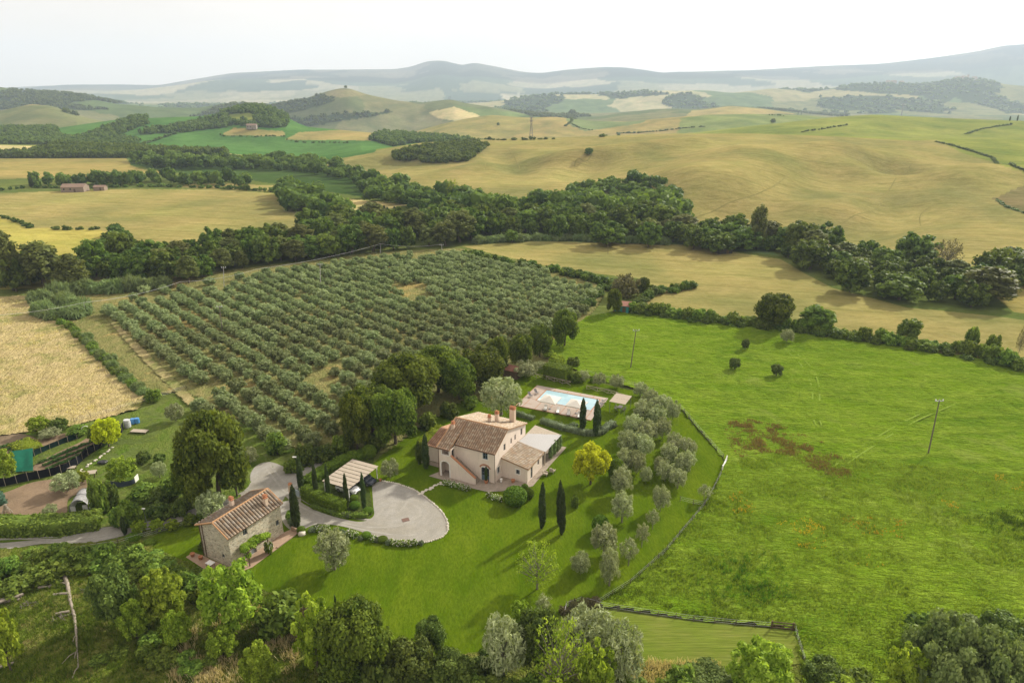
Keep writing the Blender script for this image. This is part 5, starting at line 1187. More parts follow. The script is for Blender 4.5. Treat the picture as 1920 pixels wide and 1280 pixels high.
for p in kerb: copy_to(protoK, p+Vector((0, 0, .08)), random.uniform(0, 6), (random.uniform(.7, 1.3), random.uniform(.7, 1.3), random.uniform(.7, 1.3)))
stone(P(566, 1000, .1), .6, .55, 'big pale boulder at the drive end of the cottage terrace', None, 'boulder')

# ------------------------------------------------------------------ planting
def Z(o, k=3):                               # zoom-crop pixel -> photo pixel
    return lambda x, y: (o[0]+x/k, o[1]+y/k)
# cypresses
for bx_, by_, top, hw, lb in [(557,990,909,7.5,'stout column cypress beside the stone cottage and the drive'), (565.5,919,853,5.5,'tall column cypress nearest the blue gate'), (594,936,868,4.5,'column cypress second in the carport row'),
        (617.5,941,869,4.3,'column cypress third in the carport row, before the roof middle'), (651,951,886,4.2,'column cypress fourth in the carport row, before the white car'), (683.5,956,885,4.3,'column cypress at the court end of the carport row'),
        (799,878,812,6.2,'column cypress at the far wing of the farmhouse'), (1016,990,904,6.4,'single lawn cypress in front of the farmhouse, left of the pair'), (1048.5,984,900,5.6,'taller rear cypress of the merged lawn pair'), (1053.5,1002,917,5.8,'shorter front cypress of the merged lawn pair'),
        (1092,808,744,5.8,'left cypress standing before the pool'), (1117,817,747,5.6,'right front cypress standing before the pool'), (1121.5,808,757,4.4,'slightly lower cypress touching the right pool cypress'),
        (235,1002,967,4.4,'short dark cypress at the lane fence'), (633,1168,1117,3.2,'thin young cypress at the bottom edge of the lawn')]:
    plant_px('cypress', 'cypress', bx_, by_, top, hw, lb, 'cypress')
# clipped balls and shaped bushes
def ballp(cx, base, top, hw, lb, kind='ball', cat='bush', nm='clipped_bush'):
    return plant_px(nm, kind, cx, base-hw*.30, top+hw*.1, hw, lb, cat, None, False)
for a in [(966,950,909,22,'large round clipped bush in front of the farmhouse terrace'), (993,936,913,8.5,'small brownish round bush just right of the largest clipped ball'), (984,922,906,7,'small green ball bush behind the largest clipped ball'),
          (1155,905,858,15,'round dark bush behind the golden tree'), (1125,1003,964,16,'round clipped bush behind the silvery olive on the lawn'), (693,861,832,13.5,'round clipped bush at the hedge end behind the carport'),
          (668,866,846,13,'second round bush behind the carport roof'), (645,872,850,12,'third round bush behind the carport, nearest its roof'), (666,955,938,10,'low ball bush between two carport cypresses'), (664,940,926,8,'bright ball bush beside the white car'),
          (690,964,949,10,'low spreading ball at the court end of the carport bed'), (565,1000,985,8,'small ball bush at the foot of the cottage cypress'), (632,1000,987,8,'ball bush in the white rose border by the gravel court'), (687,1010,995,9,'ball bush midway along the rose border'),
          (717,1017,1003,10,'ball bush toward the round end of the rose border'), (1113,718,707,7,'small blue green ball by the pool lawn fence'), (252,1015,998,15,'yellow green ball in the hedge by the cottage lawn'), (280,1024,1008,11,'smaller ball by the cottage lawn corner')]:
    ballp(*a)
ballp(1077, 953, 926, 9, 'loose reddish round shrub right of the cypress pair', 'shrub', 'shrub', 'shrub')
# single trees in the garden
plant_px('golden_tree', 'yellow', 1107, 908, 833, 35, 'golden yellow leaved tree on the lawn beside the farmhouse', 'tree')
plant_px('bare_tree', 'sparse', 1007, 1104, 1020, 41, 'thin leaved spreading tree with visible limbs on the lawn', 'tree')
plant_px('oak_tree', 'oak', 412, 942, 782, 62, 'big dark green tree beside the lane behind the stone cottage', 'tree')
plant_px('oak_tree', 'oak', 365, 935, 860, 34, 'lower dark tree leaning out from the biggest lane tree', 'tree')
plant_px('oak_tree', 'oak', 445, 930, 822, 26, 'dark tree on the gravel side of the biggest lane tree', 'tree')
plant_px('olive_tree', 'olive', 940, 778, 706, 39, 'large old olive between farmhouse and pool', 'olive tree')
plant_px('olive_tree', 'olive', 628, 1067, 994, 33, 'lone olive on the lawn between cottage and court', 'olive tree')
plant_px('olive_tree', 'olive', 732, 897, 860, 18, 'small bushy olive between carport and farmhouse', 'olive tree')
plant_px('olive_tree', 'olive', 985, 706, 675, 26, 'wide olive in front of the red roofed shed', 'olive tree'); plant_px('olive_tree', 'olive', 1012, 694, 676, 12, 'smaller olive right of the red roofed shed', 'olive tree')
plant_px('olive_tree', 'olive', 400, 975, 920, 27, 'grey olive at the back of the stone cottage', 'olive tree')
plant_px('olive_tree', 'olive', 127, 922, 884, 26, 'grey olive on the brown plot near the plastic tunnel', 'olive tree')
# oaks behind the farmhouse
for bx_, by_, top, hw, lb in [(700,815,720,49,'dark oak at the drive end of the oak row, behind the carport'), (765,776,666,60,'tallest oak of the row behind the farmhouse'), (742,832,732,44,'lighter oak in front of the tallest oak of the row'), (862,750,672,36,'rounded oak of the row, just left of the big olive'),
        (905,728,650,45,'broad oak of the row behind the big olive'), (822,735,650,47,'oak of the row seen between its two tallest neighbours'), (934,705,632,21,'oak of the row left of the red roofed shed'), (977,690,628,24,'dark oak behind the red roofed shed'),
        (1012,670,609,22,'dusky oak on the meadow corner of the grove'), (1058,650,582,26,'round dark oak standing at the meadow edge of the grove'), (670,845,745,30,'oak at the left end of the row toward the grove'), (1151,588,542,15,'dark tree beside the teal shed')]:
    plant_px('oak_tree', 'oak', bx_, by_, top, hw, lb, 'oak tree')
plant_px('thorn_tree', 'dullshrub', 1172, 556, 513, 27, 'brownish bushy tree behind the teal shed', 'tree', None, False); plant_px('oak_tree', 'holm', 1206, 552, 519, 11, 'small dark tree right of the brownish bushy tree', 'tree')
# olives right of the house: planted rows on the lawn
row = [(1217,762,730,16),(1243,775,741,17),(1203,790,750,19),(1232,800,762,18),(1258,790,752,14),(1187,820,778,20),(1214,828,788,19),(1240,822,785,16),(1178,852,806,20),(1206,858,815,19),(1168,884,842,17),(1192,888,848,17),(1262,842,812,15),(1288,858,822,17),(1252,868,832,16),(1278,888,850,17),(1246,902,866,17),(1270,915,880,16),(1228,778,748,14),(1205,838,800,16),(1160,902,868,15),(1258,852,826,13),(1292,878,846,14),(1236,888,858,13),(1212,905,876,12)]
for i, (a, b, c, d) in enumerate(row): plant_px('olive_tree', 'olive', a+random.uniform(-2, 2), b, c-2, d*1.08, 'silvery olive in the dense planting between farmhouse and meadow fence', 'olive tree', 'dense olives by the meadow fence')
for a, b, c, d, lb in [(1165,928,876,22,'olive on the lawn just below the dense planting'), (1166,979,922,22,'olive with a clear trunk right of the lawn cypress pair'), (1238,958,910,18,'olive on the lawn near the fence gate'), (1223,992,955,13,'slim young olive below the gate path'),
        (1203,1026,982,14,'pale young olive left of the fence bend'), (1178,1060,1010,18,'thin olive close to the meadow fence'), (1088,1077,1035,19,'small low olive left of the paired olives on the lawn'), (1142,1098,1030,20,'front olive of the silvery pair on the lawn'), (1132,1040,982,26,'rear olive of the silvery pair in front of a clipped ball'),
        (1018,1158,1116,17,'wispy olive sapling near the bottom of the lawn')]:
    plant_px('olive_tree', 'young_olive' if d < 20 and 'thin' in lb+'' or 'sapling' in lb or 'young' in lb else 'olive', a, b, c, d, lb, 'olive tree')
for a, b, c, d, lb in [(1320,938,908,14,'whitish sapling beside the meadow fence gate'), (1123,724,699,13,'olive by the rustic fence behind the pool'), (1156,728,702,15,'olive behind the flat pool canopy'), (1093,714,694,14,'olive at the end of the box hedge'), (1200,742,716,15,'olive nearest the flat pool canopy')]:
    plant_px('olive_tree', 'young_olive' if 'sapling' in lb else 'olive', a, b, c, d, lb, 'olive tree')
# meadow bushes
for a, b, c, d, lb in [(1397,656,635,8,'small bush second highest in the meadow'), (1377,694,671,11,'dark bush left of the others in the meadow'), (1455,706,682,11.5,'dark bush lowest of the four in the meadow'), (1474,643,616,14,'pale olive bush near the hedgerow in the meadow')]:
    plant_px('meadow_bush', 'olive' if 'olive' in lb else 'holm', a, b, c, d, lb, 'bush', None, False)
# hedges
PXL = lambda *q: [P(*p) for p in q]
hedge('box_hedge', PXL((1024,706), (1066,716)), 3.2, 3.4, LEAF['box'], 'tall clipped block hedge behind the pool', size=.22, dens=38)
tag(plant('shrub', 'shrub', P(1080, 716), 1.6, 2.6, 'loose pale shrub at the end of the block hedge', 'shrub', None, False))
hedge('clipped_hedge', PXL((572,932), (610,950), (645,962)), 1.6, 2.1, LEAF['box'], 'clipped hedge in front of the carport between the cypresses', size=.2, dens=40, rough=.15)
hedge('clipped_hedge', PXL((574,912), (615,886), (655,866), (688,856)), 2.0, 1.5, LEAF['box'], 'bright green hedge behind the carport along the lane', size=.22, dens=36, rough=.3)
hedge('lavender_hedge', PXL((962,775), (1000,787)), 1.1, .75, LEAF['lavender'], 'grey green lavender strip under the old olive', cat='lavender', size=.18, rough=.15)
hedge('lavender_hedge', PXL((1015,792), (1060,806), (1100,815), (1125,814), (1150,795)), 1.4, .9, LEAF['lavender'], 'long lavender hedge between pool deck and lawn', cat='lavender', size=.18, rough=.2)
hedge('garden_hedge', PXL((-40,998), (60,997), (130,994), (190,984)), 3.0, 2.2, LEAF['shrub'], 'long trimmed hedge between lane and brown plot', size=.3, dens=22, rough=.25)
hedge('wing_hedge', PXL((790,846), (806,828), (826,812)), 1.6, 1.7, LEAF['lime'] if 'lime' in LEAF else LEAF['limegreen'], 'bright hedge behind the far wing of the farmhouse', size=.22, dens=36, rough=.3)
plant_px('shrub', 'darkshrub', 787, 868, 826, 7, 'dark shrub beside the wing cypress of the farmhouse', 'shrub', None, False)
hedge('bed_hedge', PXL((586,950), (640,968), (690,968)), .9, .6, LEAF['shrub'], 'low mixed planting along the drive below the cypresses', 'bed planting', .2, 40, .25)
# roses and low border plants
for i, (a, b, hw) in enumerate([(600,994,9),(612,995,8),(655,1003,9),(665,1006,8),(700,1013,8),(738,1020,9),(752,1021,9),(766,1022,9),(778,1021,7)]):
    plant_px('rose_bush', 'rose', a, b, b-11, hw, 'white rose clump in the border below the gravel court', 'rose', 'roses below the gravel court', False)
for a, b, hw in [(838,908,8),(848,911,8),(858,914,8),(868,917,8),(876,919,7)]: plant_px('rose_bush', 'rose', a, b, b-10, hw, 'white rose clump on the lawn before the outside stair', 'rose', 'roses before the outside stair', False)
for a, b, hw in [(918,931,7),(928,935,8),(938,939,7)]: plant_px('rose_bush', 'rose', a, b, b-10, hw, 'white rose clump left of the largest clipped ball', 'rose', 'roses by the clipped ball', False)
for i, (a, b, hw) in enumerate([(585,996,8),(596,990,7),(642,1001,7),(676,1012,6),(706,1015,6),(728,1020,6),(790,1021,6),(603,948,8),(625,962,7),(645,968,6),(654,970,6),(1075,800,9),(1150,800,8)]):
    plant_px('border_plant', 'lavender', a, b, b-9, hw, 'grey green lavender tuft among the border plants', 'lavender', 'lavender tufts in the borders', False)
cp = cl(1.75, 4.9, .08); plant('rose_bush', 'rose', cp, .7, 1.9, 'tall pale rose at the arbour end of the cottage', 'rose', None, False)
plant('shrub', 'darkshrub', cl(-6.9, .9, .03), .9, 1.5, 'dark shrub against the cottage gable corner', 'shrub', None, False)
# olive grove
er = (P(383, 747)-P(217, 613)).normalized(); en = Vector((-er.y, er.x, 0)); g0 = P(700, 640)
gpoly = [(p.x, p.y) for p in [P(*q) for q in [(185,598),(270,552),(420,528),(600,500),(700,486),(850,480),(1000,508),(1125,552),(1085,600),(1040,632),(980,650),(930,672),(880,668),(800,680),(730,720),(660,775),(610,845),(520,850),(455,838),(425,800),(360,772),(385,752),(290,672)]]]
sp = []
for i in range(-70, 71):
    for j in range(-70, 71):
        p = g0+er*(i*3.75+random.uniform(-.45, .45)+(j % 2)*1.8)+en*(j*4.9+random.uniform(-.4, .4))
        sp.append((p.x, p.y))
sp = np.array(sp); sp = sp[inpoly(sp[:, 0], sp[:, 1], gpoly)]
keep = (fbm(sp[:, 0]/14, sp[:, 1]/14, 91, 3) < .72); sp = sp[keep]
sp = sp[np.argsort(np.hypot(sp[:, 0], sp[:, 1]))]
far = []
for i, (x, y) in enumerate(sp):
    big = random.uniform(.8, 1.12)
    r, h = 1.9*big*random.uniform(.82, 1.15), 2.9*big*random.uniform(.9, 1.15)
    if i < 300: plant('olive_tree', 'grove', (x, y, .05), r, h, 'grey green olive in the planted rows of the large grove', 'olive tree', 'olives in the grove rows', False)
    else: far.append((x, y, .05, r, h))
print('grove', len(sp))
mass('distant_olive_trees', PROTO['grove'], far, [LEAF['grove']], 'rows of olive trees filling the far part of the grove', 'olive grove')
# shrubs round the grove and along the field edges
def line(px, step, kind, r, h, name, label, cat, group, hv=.35, jit=.25):
    for p in along(px, step, jit):
        k = random.uniform(1-hv, 1+hv); plant(name, kind, p, r*random.uniform(.8, 1.25), h*k, label, cat, group, False)
line([(870,478),(930,492),(1000,503),(1060,514),(1120,528),(1150,535)], 4.2, 'farshrub', 2.6, 2.8, 'hedge_shrub', 'dark shrub in the hedge between olive grove and golden field', 'shrub', 'hedge between grove and golden field')
line([(1190,585),(1240,590),(1300,600),(1360,607),(1420,612),(1500,622),(1580,632),(1660,644),(1740,655),(1800,663),(1860,678),(1925,698)], 2.6, 'shrub', 2.1, 3.3, 'hedgerow_shrub', 'green shrub of the hedgerow above the big meadow', 'shrub', 'hedgerow above the meadow')
line([(1195,588),(1300,603),(1420,616),(1580,637),(1740,660),(1860,683)], 4.2, 'darkshrub', 1.7, 1.8, 'hedgerow_shrub', 'low dark shrub along the meadow foot of the hedgerow', 'shrub', 'low shrubs under the hedgerow')
for a, b, c, d, k, lb in [(1450,614,549,35,'oak','big leafy tree rising from the hedgerow above the meadow'), (1528,620,570,34,'beltlight','wide lower tree next to the tallest tree of the hedgerow'), (1820,650,612,13,'shrub','loose grey tree at the right part of the hedgerow'), (1858,664,626,13,'shrub','second loose grey tree near the right end of the hedgerow'), (1908,670,610,8,'sparse','bare twiggy tree at the right end of the hedgerow'), (1700,640,596,22,'beltlight','bushy tree in the right half of the hedgerow')]:
    plant_px('hedgerow_tree', k, a, b, c, d, lb, 'tree')
line([(1240,548),(1262,546),(1300,538)], 3, 'farshrub', 2, 2.3, 'field_shrub', 'small dark shrub at the corner between the two golden fields', 'shrub', 'shrubs at the golden field corner')
line([(1195,572),(1215,560),(1235,550),(1195,545),(1130,545),(1110,560),(1100,580)], 3.6, 'darkshrub', 2, 2.6, 'field_shrub', 'dark shrub around the teal shed', 'shrub', 'shrubs round the teal shed')
line([(75,590),(110,597),(150,590),(110,572)], 3.2, 'reed', 3.2, 3.6, 'giant_reed', 'pale green reed clump at the corner of hay field and grove', 'reeds', 'reeds at the hay field corner', .2)
line([(80,565),(130,553),(200,548),(260,545),(310,540)], 4, 'reed', 3.2, 4.2, 'giant_reed', 'pale green reed clump along the upper edge of the grove', 'reeds', 'reeds above the grove', .2)
line([(110,602),(150,632),(200,682),(250,725),(290,752)], 2.2, 'shrub', 1.2, 1.3, 'ditch_shrub', 'green scrub in the ditch between hay field and grove track', 'shrub', 'scrub in the grove ditch', .5)
line([(150,628),(215,690),(275,742)], 3.0, 'reed', 1.3, 1.4, 'ditch_shrub', 'pale weeds in the ditch between hay field and grove track', 'shrub', 'weeds in the grove ditch', .4)
line([(900,455),(960,452),(1040,450),(1110,452),(1180,455),(1250,458)], 4.5, 'reed', 3, 2.6, 'giant_reed', 'pale reeds before the dark wood at the golden field', 'reeds', 'reeds before the wood', .2)
# small garden trees on the left
for a, b, c, d, k, lb in [(802,802,772,18,'shrub','bush at the foot of the tallest oak'), (842,782,752,17,'darkshrub','dark bush between two oaks behind the farmhouse'), (704,842,812,20,'darkshrub','dark bush under the left oak of the row'), (882,764,740,15,'shrub','bush left of the big old olive'), (290,752,728,14,'shrub','round light shrub at the corner of the hay field'), (330,790,755,18,'olive','grey bush between tanks and grove'), (232,902,856,26,'ash','leafy fruit tree inside the low blue screen'), (300,895,865,14,'olive','small pale olive by the garden lawn'), (205,838,782,26,'limegreen' if False else 'yellow','yellow flowering shrub at the end of the net fence'), (185,830,792,15,'shrub','green bush left of the yellow shrub'),
        (75,812,780,20,'ash','bright leafy bush at the hay field edge'), (110,808,782,17,'darkshrub','dark rounded bush at the hay field edge'), (95,820,800,20,'olive','greyish bush above the seed plot'), (148,815,795,20,'shrub','low green bush above the net fence'), (270,866,845,14,'darkshrub','dark clipped bush on the garden lawn'), (300,868,850,12,'darkshrub','low dark bush right of the clipped one on the garden lawn'),
        (12,905,840,22,'ash','leafy tree at the left edge beside the green net'), (192,962,897,19,'shrub','tall bush right of the plastic tunnel'), (212,952,905,14,'darkshrub','dark bush behind the tall bush by the tunnel'), (97,967,945,13,'olive','grey bush in front of the plastic tunnel'), (245,985,938,24,'shrub','pale topped bush beside the lane lamp'), (175,985,955,18,'shrub','light bush at the end of the long trimmed hedge'),
        (225,985,950,16,'shrub','round bush between tunnel and lamp'), (155,905,880,14,'lime','bright lime bush behind the grey olive on the plot'), (270,935,905,26,'shrub','spreading shrub on the slope below the garden lawn'), (300,945,915,22,'darkshrub','dark shrub below the fruit tree'), (320,930,895,20,'shrub','green shrub beside the biggest lane tree'), (300,970,940,24,'darkshrub','dark bush above the lane by the cottage'), (340,965,935,20,'darkshrub','dark bush right of the lane lamp above the lane'),
        (262,1000,975,14,'lime','yellow green lane bush left of its row'), (296,995,972,14,'lime','yellow green lane bush in the middle of its row'), (324,992,973,13,'lime','yellow green lane bush right of its row'), (358,982,962,14,'shrub','lane bush behind the cottage roof'), (375,975,960,10,'shrub','small lane bush touching the cottage roof'), (548,975,955,12,'shrub','shrub between cottage and its cypress'), (550,985,967,9,'lavender','silvery plant at the foot of the cottage wall'),
        (520,850,810,20,'shrub','bush at the near corner of the grove'), (575,870,830,20,'darkshrub','dark bush beyond the gate cypress'), (610,862,832,20,'darkshrub','dark bush at the grove edge behind the carport'), (640,850,815,18,'shrub','bush at the grove edge left of the oaks'), (470,870,838,16,'olive','grey bush on the gravel patch edge'), (545,885,862,14,'shrub','bush at the lane fork'),
        (720,832,800,14,'shrub','bush under the lighter oak'), (650,836,818,14,'lavender','pale bush below the end oak'), (1075,686,668,12,'shrub','bright shrub left above the block hedge'), (1045,690,664,16,'lime','lime shrub behind the block hedge'), (1030,672,655,14,'lime','lime shrub at the meadow corner by the oaks')]:
    plant_px('shrub' if k not in ('ash', 'yellow', 'olive') else 'small_tree', k, a, b, c, d, lb, 'shrub' if k not in ('ash', 'yellow', 'olive') else 'small tree', None, k in ('ash', 'yellow', 'olive'))
# crop rows
for (q0, q1, nrow, n_) in [((75, 868), (180, 825), 3, 22), ((5, 838), (45, 826), 3, 9)]:
    for r_ in range(nrow):
        for i in range(n_):
            t = i/(n_-1); p = P(q0[0]+(q1[0]-q0[0])*t+r_*8, q0[1]+(q1[1]-q0[1])*t+r_*5+random.uniform(-.6, .6), .12)
            plant('vegetable', 'crop', p, random.uniform(.35, .6), random.uniform(.3, .5), 'leafy vegetable in the rows inside the net fence' if nrow == 3 and n_ > 10 else 'leafy vegetable on the seed plot', 'vegetable', 'vegetables inside the net fence' if n_ > 10 else 'vegetables on the seed plot', False)
hedge('bean_rows', PXL((35,832), (62,846)), 3.6, .7, LEAF['limegreen'], 'block of bright green bean plants on the upper plot', 'bean plants', .25, 18, .25)
# foreground thicket
FG = [('ash',440,1185,1062,56,'large bright green ash in front of the stone cottage'), ('ash',315,1168,1072,40,'bright round ash left of the largest one'), ('holm',222,1172,1072,44,'dark leafy tree by the fallen trunk'), ('ash',258,1200,1130,26,'thin bright sapling below the dark leafy tree'), ('ash',338,1215,1150,26,'thin bright sapling below the round ash'), ('ash',420,1232,1178,28,'low bright sapling at the dry grass'),
      ('ash',490,1290,1212,32,'bright sapling at the bottom edge near the oak'), ('lime',596,1255,1130,40,'bright yellow green tree beside the dark bottom oak'), ('oak',672,1275,1140,66,'dark round oak at the bottom of the lawn'), ('holm',810,1232,1162,30,'glossy green bush rising alone above the bottom thicket'), ('holm',770,1290,1205,46,'dark thicket bush right of the bottom oak'), ('holm',848,1296,1225,42,'dark low bush in the bottom thicket centre'),
      ('ash',976,1178,1128,20,'yellowish green bush at the edge of the bottom lawn'), ('olive',945,1275,1165,44,'grey green tree at the left of the bottom centre thicket'), ('holm',1010,1265,1155,40,'dark green tree behind the twiggy one'), ('sparse',1045,1310,1175,52,'twiggy grey brown half bare tree in the bottom thicket'), ('olive',1100,1240,1142,50,'tall grey green tree crowning the bottom thicket'), ('olive',1160,1290,1180,46,'grey green tree at the right of the bottom thicket'), ('lime',1118,1320,1215,36,'bright yellow green tree in front of the bottom thicket'),
      ('ash',1420,1310,1206,58,'yellowish green tree at the bottom edge by the mown strip'), ('lime',1692,1320,1222,40,'bright lime tree at the bottom edge right'), ('bigbush',1780,1318,1172,92,'huge grey green bush in the bottom right corner'), ('bigbush',1860,1330,1205,60,'smaller grey green bush leaning on the huge bottom right bush'),('shrub',1735,1205,1148,45,'top bush above the huge bottom right bush'), ('holm',1880,1215,1152,46,'dark hedge bush at the right edge, upper'), ('holm',1830,1195,1155,40,'dark hedge bush touching the huge right bush'), ('shrub',1935,1235,1165,40,'hedge bush cut off by the right edge'),
      ('holm',1330,1290,1243,50,'trimmed dark hedge left of the yellowish bottom tree'), ('holm',1540,1300,1238,40,'dark hedge right of the yellowish bottom tree'), ('shrub',1600,1310,1255,44,'pale hedge end at the bottom right'), ('shrub',1275,1310,1252,38,'hedge piece right of the bottom thicket'), ('lime',1570,1330,1268,40,'lime sprig bush at the very bottom edge'),
      ('lime',22,1262,1148,30,'bright green conifer like tree at the left edge'), ('shrub',530,1180,1112,46,'brownish green bush right of the large ash'), ('dullshrub',575,1190,1140,26,'brown bush at the dry grass edge'), ('shrub',640,1225,1160,30,'dim bush at the lawn edge behind the bottom oak'), ('darkshrub',720,1300,1225,40,'dark bush under the bottom oak')]
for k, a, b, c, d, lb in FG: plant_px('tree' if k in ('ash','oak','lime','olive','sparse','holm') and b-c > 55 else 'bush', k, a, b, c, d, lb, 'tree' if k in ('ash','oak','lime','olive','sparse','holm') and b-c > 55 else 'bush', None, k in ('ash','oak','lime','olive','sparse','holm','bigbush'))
line([(-20,1120),(40,1105),(100,1085),(160,1075),(215,1070),(265,1085)], 2.6, 'shrub', 1.9, 2.0, 'thicket_shrub', 'dark green shrub in the lower thicket at the left', 'shrub', 'lower left thicket')
line([(-20,1090),(40,1072),(100,1060),(170,1055),(225,1056),(262,1058),(310,1085),(350,1110),(395,1120)], 2.1, 'shrub', 2.0, 2.5, 'thicket_shrub', 'green shrub in the thicket between lane and cleared slope', 'shrub', 'thicket below the lane')
line([(70,1048),(130,1044),(200,1044),(260,1050),(300,1066),(345,1085),(400,1098)], 2.4, 'shrub', 1.6, 1.8, 'thicket_shrub', 'bright topped shrub of the thicket nearest the lane', 'shrub', 'thicket at the lane edge')
line([(560,1160),(620,1190),(700,1235),(780,1262),(860,1268),(930,1250)], 2.6, 'darkshrub', 1.8, 2.0, 'thicket_shrub', 'low dark shrub where the lawn meets the bottom thicket', 'shrub', 'low shrubs at the lawn foot')
line([(640,1275),(760,1305),(880,1310),(1000,1315),(1120,1320),(1240,1318)], 2.4, 'shrub', 2.0, 2.4, 'thicket_shrub', 'shrub at the very bottom of the thicket', 'shrub', 'bottom edge thicket')
line([(1060,1152),(1075,1140),(1100,1132),(1125,1134)], 1.6, 'dullshrub', .9, 1.0, 'dry_shrub', 'dry brown shrub at the fence corner', 'shrub', 'dry shrubs at the fence corner', .3)
line([(270,1180),(300,1230),(360,1240),(400,1260),(200,1230),(180,1260)], 3.4, 'shrub', 1.3, 1.3, 'slope_shrub', 'low green shrub on the cleared slope', 'shrub', 'shrubs on the cleared slope', .4)

# ------------------------------------------------------------------ woodland along the stream and on the hills
def scatter_px(poly, n, kmin, seed=0):
    """ground places whose photo pixel falls in the outline, at least kmin metres apart"""
    rng = np.random.default_rng(seed); q = np.array(poly, float); lo, hi = q.min(0), q.max(0); out = []; grid = {}
    tries = 0
    world = [G(*p) for p in poly]; W_ = np.array([(p.x, p.y) for p in world]); wlo, whi = W_.min(0), W_.max(0)
    c = rng.uniform(wlo, whi, (n*40, 2)); c = c[inpoly(c[:, 0], c[:, 1], [tuple(x) for x in W_])]
    for x, y in c:
        k = (int(x//kmin), int(y//kmin)); ok = True
        for i in (-1, 0, 1):
            for j in (-1, 0, 1):
                for (u, v_) in grid.get((k[0]+i, k[1]+j), ()):
                    if (u-x)**2+(v_-y)**2 < kmin*kmin: ok = False
        if ok:
            grid.setdefault(k, []).append((x, y)); out.append((x, y, ground_z(x, y)))
            if len(out) >= n: break
    return out
BELTS = [  # outline of the tree feet, spacing, radius, height, label, category group
 ([(-40,545),(30,548),(90,540),(160,528),(330,528),(420,515),(560,490),(700,472),(800,466),(868,458),(868,440),(760,432),(640,430),(575,440),(520,462),(400,475),(320,488),(250,495),(190,505),(80,520),(-40,530)], 5.6, 4.6, 9.5, 'broad dark green tree in the belt along the upper edge of the olive grove', 'belt above the olive grove'),
 ([(868,452),(960,448),(1100,450),(1200,455),(1280,455),(1300,440),(1280,420),(1262,398),(1100,395),(1000,398),(900,404),(820,412),(740,424),(650,434),(760,436)], 7.2, 5.4, 10.5, 'dark green woodland tree behind the reeds in the valley middle', 'valley middle woodland'),
 ([(540,398),(600,402),(640,428),(650,405),(600,385),(545,362),(530,370)], 6.5, 5, 9, 'woodland tree at the tip of the left golden field', 'wood at the left field tip'),
 ([(1020,398),(1262,398),(1262,372),(1252,352),(1150,346),(1080,356),(1030,372),(940,392)], 6.2, 4.6, 7, 'dark tree of the wood climbing the golden hill', 'wood on the golden hill'),
 ([(1290,462),(1380,472),(1470,478),(1510,505),(1580,535),(1660,552),(1760,572),(1850,588),(1860,560),(1800,520),(1700,505),(1600,482),(1540,462),(1420,452),(1290,446)], 7.4, 4.9, 8.5, 'leafy tree in the stream belt under the golden hill', 'stream belt under the golden hill'),
 ([(1840,545),(1960,535),(1960,510),(1850,515)], 6, 5, 9, 'dark tree at the right end of the stream belt', 'right end of the stream belt'),
 ([(700,378),(790,398),(880,398),(900,385),(850,372),(720,345),(640,336),(560,322),(430,318),(330,318),(245,308),(250,302),(430,305),(560,308),(640,318)], 7.5, 5, 9, 'woodland tree in the long belt winding to the left hills', 'long belt to the left hills'),
 ([(40,352),(120,350),(200,350),(300,346),(380,350),(470,352),(470,342),(380,338),(280,338),(180,345),(60,345)], 7.5, 4.2, 8.5, 'tree in the row round the distant left farmhouse', 'trees round the left farmhouse'),
 ([(190,470),(215,440),(250,450),(262,475),(230,500),(160,500)], 4.2, 3.2, 4.2, 'bushy tree in the dark wedge between the two left fields', 'wedge between the left fields'),
]
alltrees = []
for bi, (poly, spc, r, h, lb, grp) in enumerate(BELTS):
    for (x, y, z) in scatter_px(poly, 400, spc*1.08, bi+5): alltrees.append((math.hypot(x, y), x, y, z, r, h, lb, grp))
alltrees.sort(); print('belt trees', len(alltrees)); rest = []
for i, (_, x, y, z, r, h, lb, grp) in enumerate(alltrees):
    k = random.choice([.62, .8, .95, 1.1, 1.35])*random.uniform(.9, 1.1); rr = r*k*random.uniform(.9, 1.1); hh = h*k**.8*random.uniform(.85, 1.2)
    if i < 300:
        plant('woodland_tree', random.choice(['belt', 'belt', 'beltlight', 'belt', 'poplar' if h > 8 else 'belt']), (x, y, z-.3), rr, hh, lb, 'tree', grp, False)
    else: rest.append((x, y, z-.3, rr, hh))
mid = [low_tree(320+i, 5, 10, 170, 1.7) for i in range(5)]
if rest: mass('distant_woodland', mid, rest, [LEAF['belt']], 'woodland belts winding through the far valley', 'woodland')
